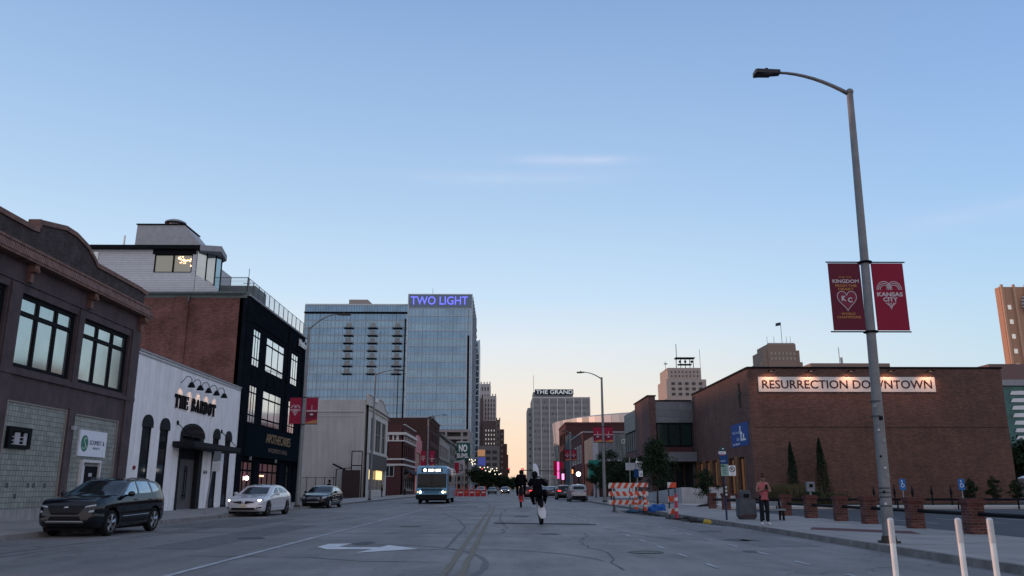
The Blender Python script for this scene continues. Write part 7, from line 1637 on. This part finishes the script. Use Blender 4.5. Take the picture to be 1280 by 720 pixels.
# ============================================================ VEGETATION
LEAF = mat('dark_leaf', (.018, .036, .016), .7, var=.45, scale=2.2); LEAF2 = mat('cypress_leaf', (.012, .034, .018), .8, var=.4, scale=3); BARK = mat('bark', (.05, .042, .035), .9, var=.3, scale=6); LEAF3 = mat('olive_leaf', (.032, .042, .018), .8, var=.45, scale=3)
def leaves(mb, pts, size, rr):
    for p in pts:
        a = Vector((rr.gauss(0, 1), rr.gauss(0, 1), rr.gauss(0, 1))).normalized(); b = a.cross(Vector((rr.gauss(0, 1), rr.gauss(0, 1), rr.gauss(0, 1)))).normalized(); s = size * rr.uniform(.6, 1.3)
        p = Vector(p); mb.v += [tuple(p - a * s), tuple(p + b * s * .45), tuple(p + a * s), tuple(p - b * s * .45)]; n = len(mb.v); mb.f.append((n - 4, n - 3, n - 2, n - 1)); mb.mi.append(0)
def tree(name, label, x, y, z0, h, r, trunk_h, seed, clumps=26, per=90, size=.09, leaf=None, shape='round', cat='tree', tr=.06, group=None):
    rr = random.Random(seed); t = thing(name, label, cat, (x, y, z0), group=group); ctr = []
    zc = z0 + trunk_h + (h - trunk_h) * .5; hz = (h - trunk_h) * .5
    for i in range(clumps):
        while True:
            a = [rr.uniform(-1, 1) for _ in range(3)]
            if sum(q * q for q in a) < 1: break
        k = 1.0
        if shape == 'cone': k = 1.05 - (a[2] + 1) / 2 * .8
        ctr.append(Vector((x + a[0] * r * k, y + a[1] * r * k, zc + a[2] * hz)))
    m = MB(); m.tube([(x, y, z0), (x + .03, y, z0 + trunk_h), (x, y, z0 + h * .85)], [tr, tr * .75, tr * .2], 8)
    for c in ctr[:14]:
        s = Vector((x, y, z0 + trunk_h * .8 + (c.z - z0 - trunk_h * .8) * .45)) if c.z > z0 + trunk_h * .8 else Vector((x, y, z0 + trunk_h * .8)); m.tube([s, s.lerp(c, .5) + Vector((0, 0, .05)), c], [tr * .4, tr * .25, tr * .08], 5)
    m.build('trunk', BARK, t, smooth=True)
    m = MB()
    for c in ctr:
        cr = r * rr.uniform(.22, .42); pts = []
        for _ in range(per):
            d = Vector((rr.gauss(0, .5), rr.gauss(0, .5), rr.gauss(0, .38))); pts.append(c + d * cr)
        leaves(m, pts, size, rr)
    m.build('crown', leaf or LEAF, t, normals=False)
    return t
tree('street_tree', 'bushy young street tree in front of the entrance wing', 10.2, 55.3, KZ, 4.35, 1.45, 1.5, 3, clumps=60, per=120, size=.085, tr=.07, shape='cone')
tree('street_tree', 'dark street tree behind the barricades beside the lamp post', 11.4, 88, KZ, 5.2, 1.5, 1.4, 4, clumps=40, per=90, size=.12, tr=.08)
tree('street_tree', 'darker street tree filling the gap left of the entrance wing', 13.0, 84, KZ, 4.6, 1.5, 1.2, 5, clumps=40, per=90, size=.12, tr=.08)
tree('street_tree', 'small street tree under the green awning', 11.8, 106, KZ, 4.2, 1.2, 1.2, 6, clumps=26, per=80, size=.13, tr=.08)
tree('small_tree', 'dark low ornamental tree by the bus stop pole', 14.0, 57.3, KZ, 2.6, .85, .55, 8, clumps=30, per=90, size=.07, tr=.05, leaf=LEAF)
m = MB(); m.lathe([(.9, 0), (.5, .12), (.01, .2)], (14.0, 57.3, KZ), n=16); tag(m.build('mulch_ring', mat('mulch', (.02, .016, .013), .95, var=.3, scale=9, bump=.5), smooth=True), 'dark mulch ring at the foot of the ornamental tree', 'mulch')
def cypress(label, x, y, z0, h, w, seed, lean=0.):
    rr = random.Random(seed); t = thing('cypress', label, 'tree', (x, y, z0), group='tall cypresses against the church wall'); m = MB(); m.tube([(x, y, z0), (x + lean, y, z0 + h * .9)], [.07, .02], 6); m.build('trunk', BARK, t); m = MB(); pts = []
    for _ in range(5200):
        q = rr.random() ** .8; rad = w * (1 - q) ** .7 * min(1, .35 + q * 6); a = rr.random() * 2 * PI; k = rr.random() ** .4 * (1 + .22 * math.sin(a * 3 + q * 14)); pts.append((x + lean * q + rad * k * math.cos(a), y + rad * k * math.sin(a), z0 + .1 + q * h))
    leaves(m, pts, .06, rr); m.build('crown', LEAF2, t, normals=False)
cypress('slimmer cypress on the left against the church wall', 23.95, 68.6, .12, 4.85, .62, 1, -.12); cypress('taller cypress on the right against the church wall', 26.4, 68.6, .12, 5.2, .72, 2, -.15)
for i, (x, z1, w, lb) in enumerate([(36.9, 2.0, .55, 'left one of the three dark clipped shrubs by the church wall'), (38.85, 2.15, .55, 'middle one of the three dark clipped shrubs by the church wall'), (40.6, 2.05, .6, 'right one of the three dark clipped shrubs by the church wall')]):
    tree('shrub', lb, x, 66, .12, z1, w, .25, 30 + i, clumps=34, per=70, size=.06, cat='shrub', tr=.04, group='clipped shrubs by the church wall')
def grasses(label, x0, x1, y0, y1, h, n, seed):
    rr = random.Random(seed); m = MB()
    for i in range(n):
        x, y = rr.uniform(x0, x1), rr.uniform(y0, y1); k = h * rr.uniform(.6, 1.1); dx, dy = rr.uniform(-.3, .3), rr.uniform(-.2, .2); w = .03
        m.v += [(x - w, y, .12), (x + w, y, .12), (x + dx * .5 + w, y + dy * .5, .12 + k * .7), (x + dx, y + dy, .12 + k)]; q = len(m.v); m.f.append((q - 4, q - 3, q - 2, q - 1)); m.mi.append(0)
    o = m.build('ornamental_grass', mat('grass_olive', (.075, .068, .035), .9, var=.4, scale=4), normals=False); tag(o, label, 'grass'); o['kind'] = 'stuff'
grasses('tall tawny ornamental grass in the bed at the church corner', 21.4, 23.6, 62, 68, 1.5, 1300, 1); grasses('tawny grass between the two cypresses and the pay box', 24.3, 26.0, 63, 68, .9, 500, 2)
tree('low_shrub', 'low dark shrub right behind the bench', 22.6, 61.6, .12, 1.1, .8, .15, 41, clumps=20, per=60, size=.06, cat='shrub', tr=.03)
tree('low_shrub', 'low dark shrub between the bench and the left cypress', 24.6, 61.6, .12, .8, .8, .15, 42, clumps=20, per=60, size=.06, cat='shrub', tr=.03)
tree('dark_tree', 'dark tree behind the church at the right picture edge', 53, 88, 0, 7.2, 4.0, 1.4, 43, clumps=50, per=120, size=.25, tr=.25)
for i, (x, y, h, r, lb) in enumerate([(-9.5, 330, 9.0, 4.2, 'leftmost dark tree under the string lights'), (-4.2, 335, 8.2, 4.2, 'middle dark tree under the string lights'), (.6, 350, 6.5, 3.6, 'right dark tree under the string lights'), (5.5, 430, 6.5, 4.2, 'far small tree right of the string lights'), (15.5, 600, 11, 6.5, 'farthest tree in the sunset gap, left side'), (26, 640, 9, 6, 'farthest tree in the sunset gap, right side')]):
    tree('distant_tree', lb, x, y, 0, h, r, 1.2, 50 + i, clumps=46, per=70, size=.45, tr=.2)
# parked cars peek at the right edge, small white van and red sign beyond the church
t = thing('delivery_van', 'white van partly hidden behind the church at the right edge', 'van', (47.8, 72, 0)); m = MB(); m.prism([(46.4, 73, .5), (49.6, 73, .5), (49.6, 73, 2.4), (46.9, 73, 2.4), (46.4, 73, 2.2)], (0, 2, 0)); m.build('van_body', PW, t); MB().box(46.8, 72.97, 1.5, 49.0, 73, 2.1).build('van_window', GLASS, t); m = MB(); m.lathe([(.35, -.1), (.35, .1)], (47.0, 73, .36), axis='y', n=14); m.build('wheel', RUB, t); MB().box(46.2, 72.9, .5, 46.45, 73, 2.0).build('red_lamp_panel', mat('red_block'), t)
def _clean():
    for o in bpy.data.objects:
        for k in ('_local',):
            if k in o: del o[k]
_clean()
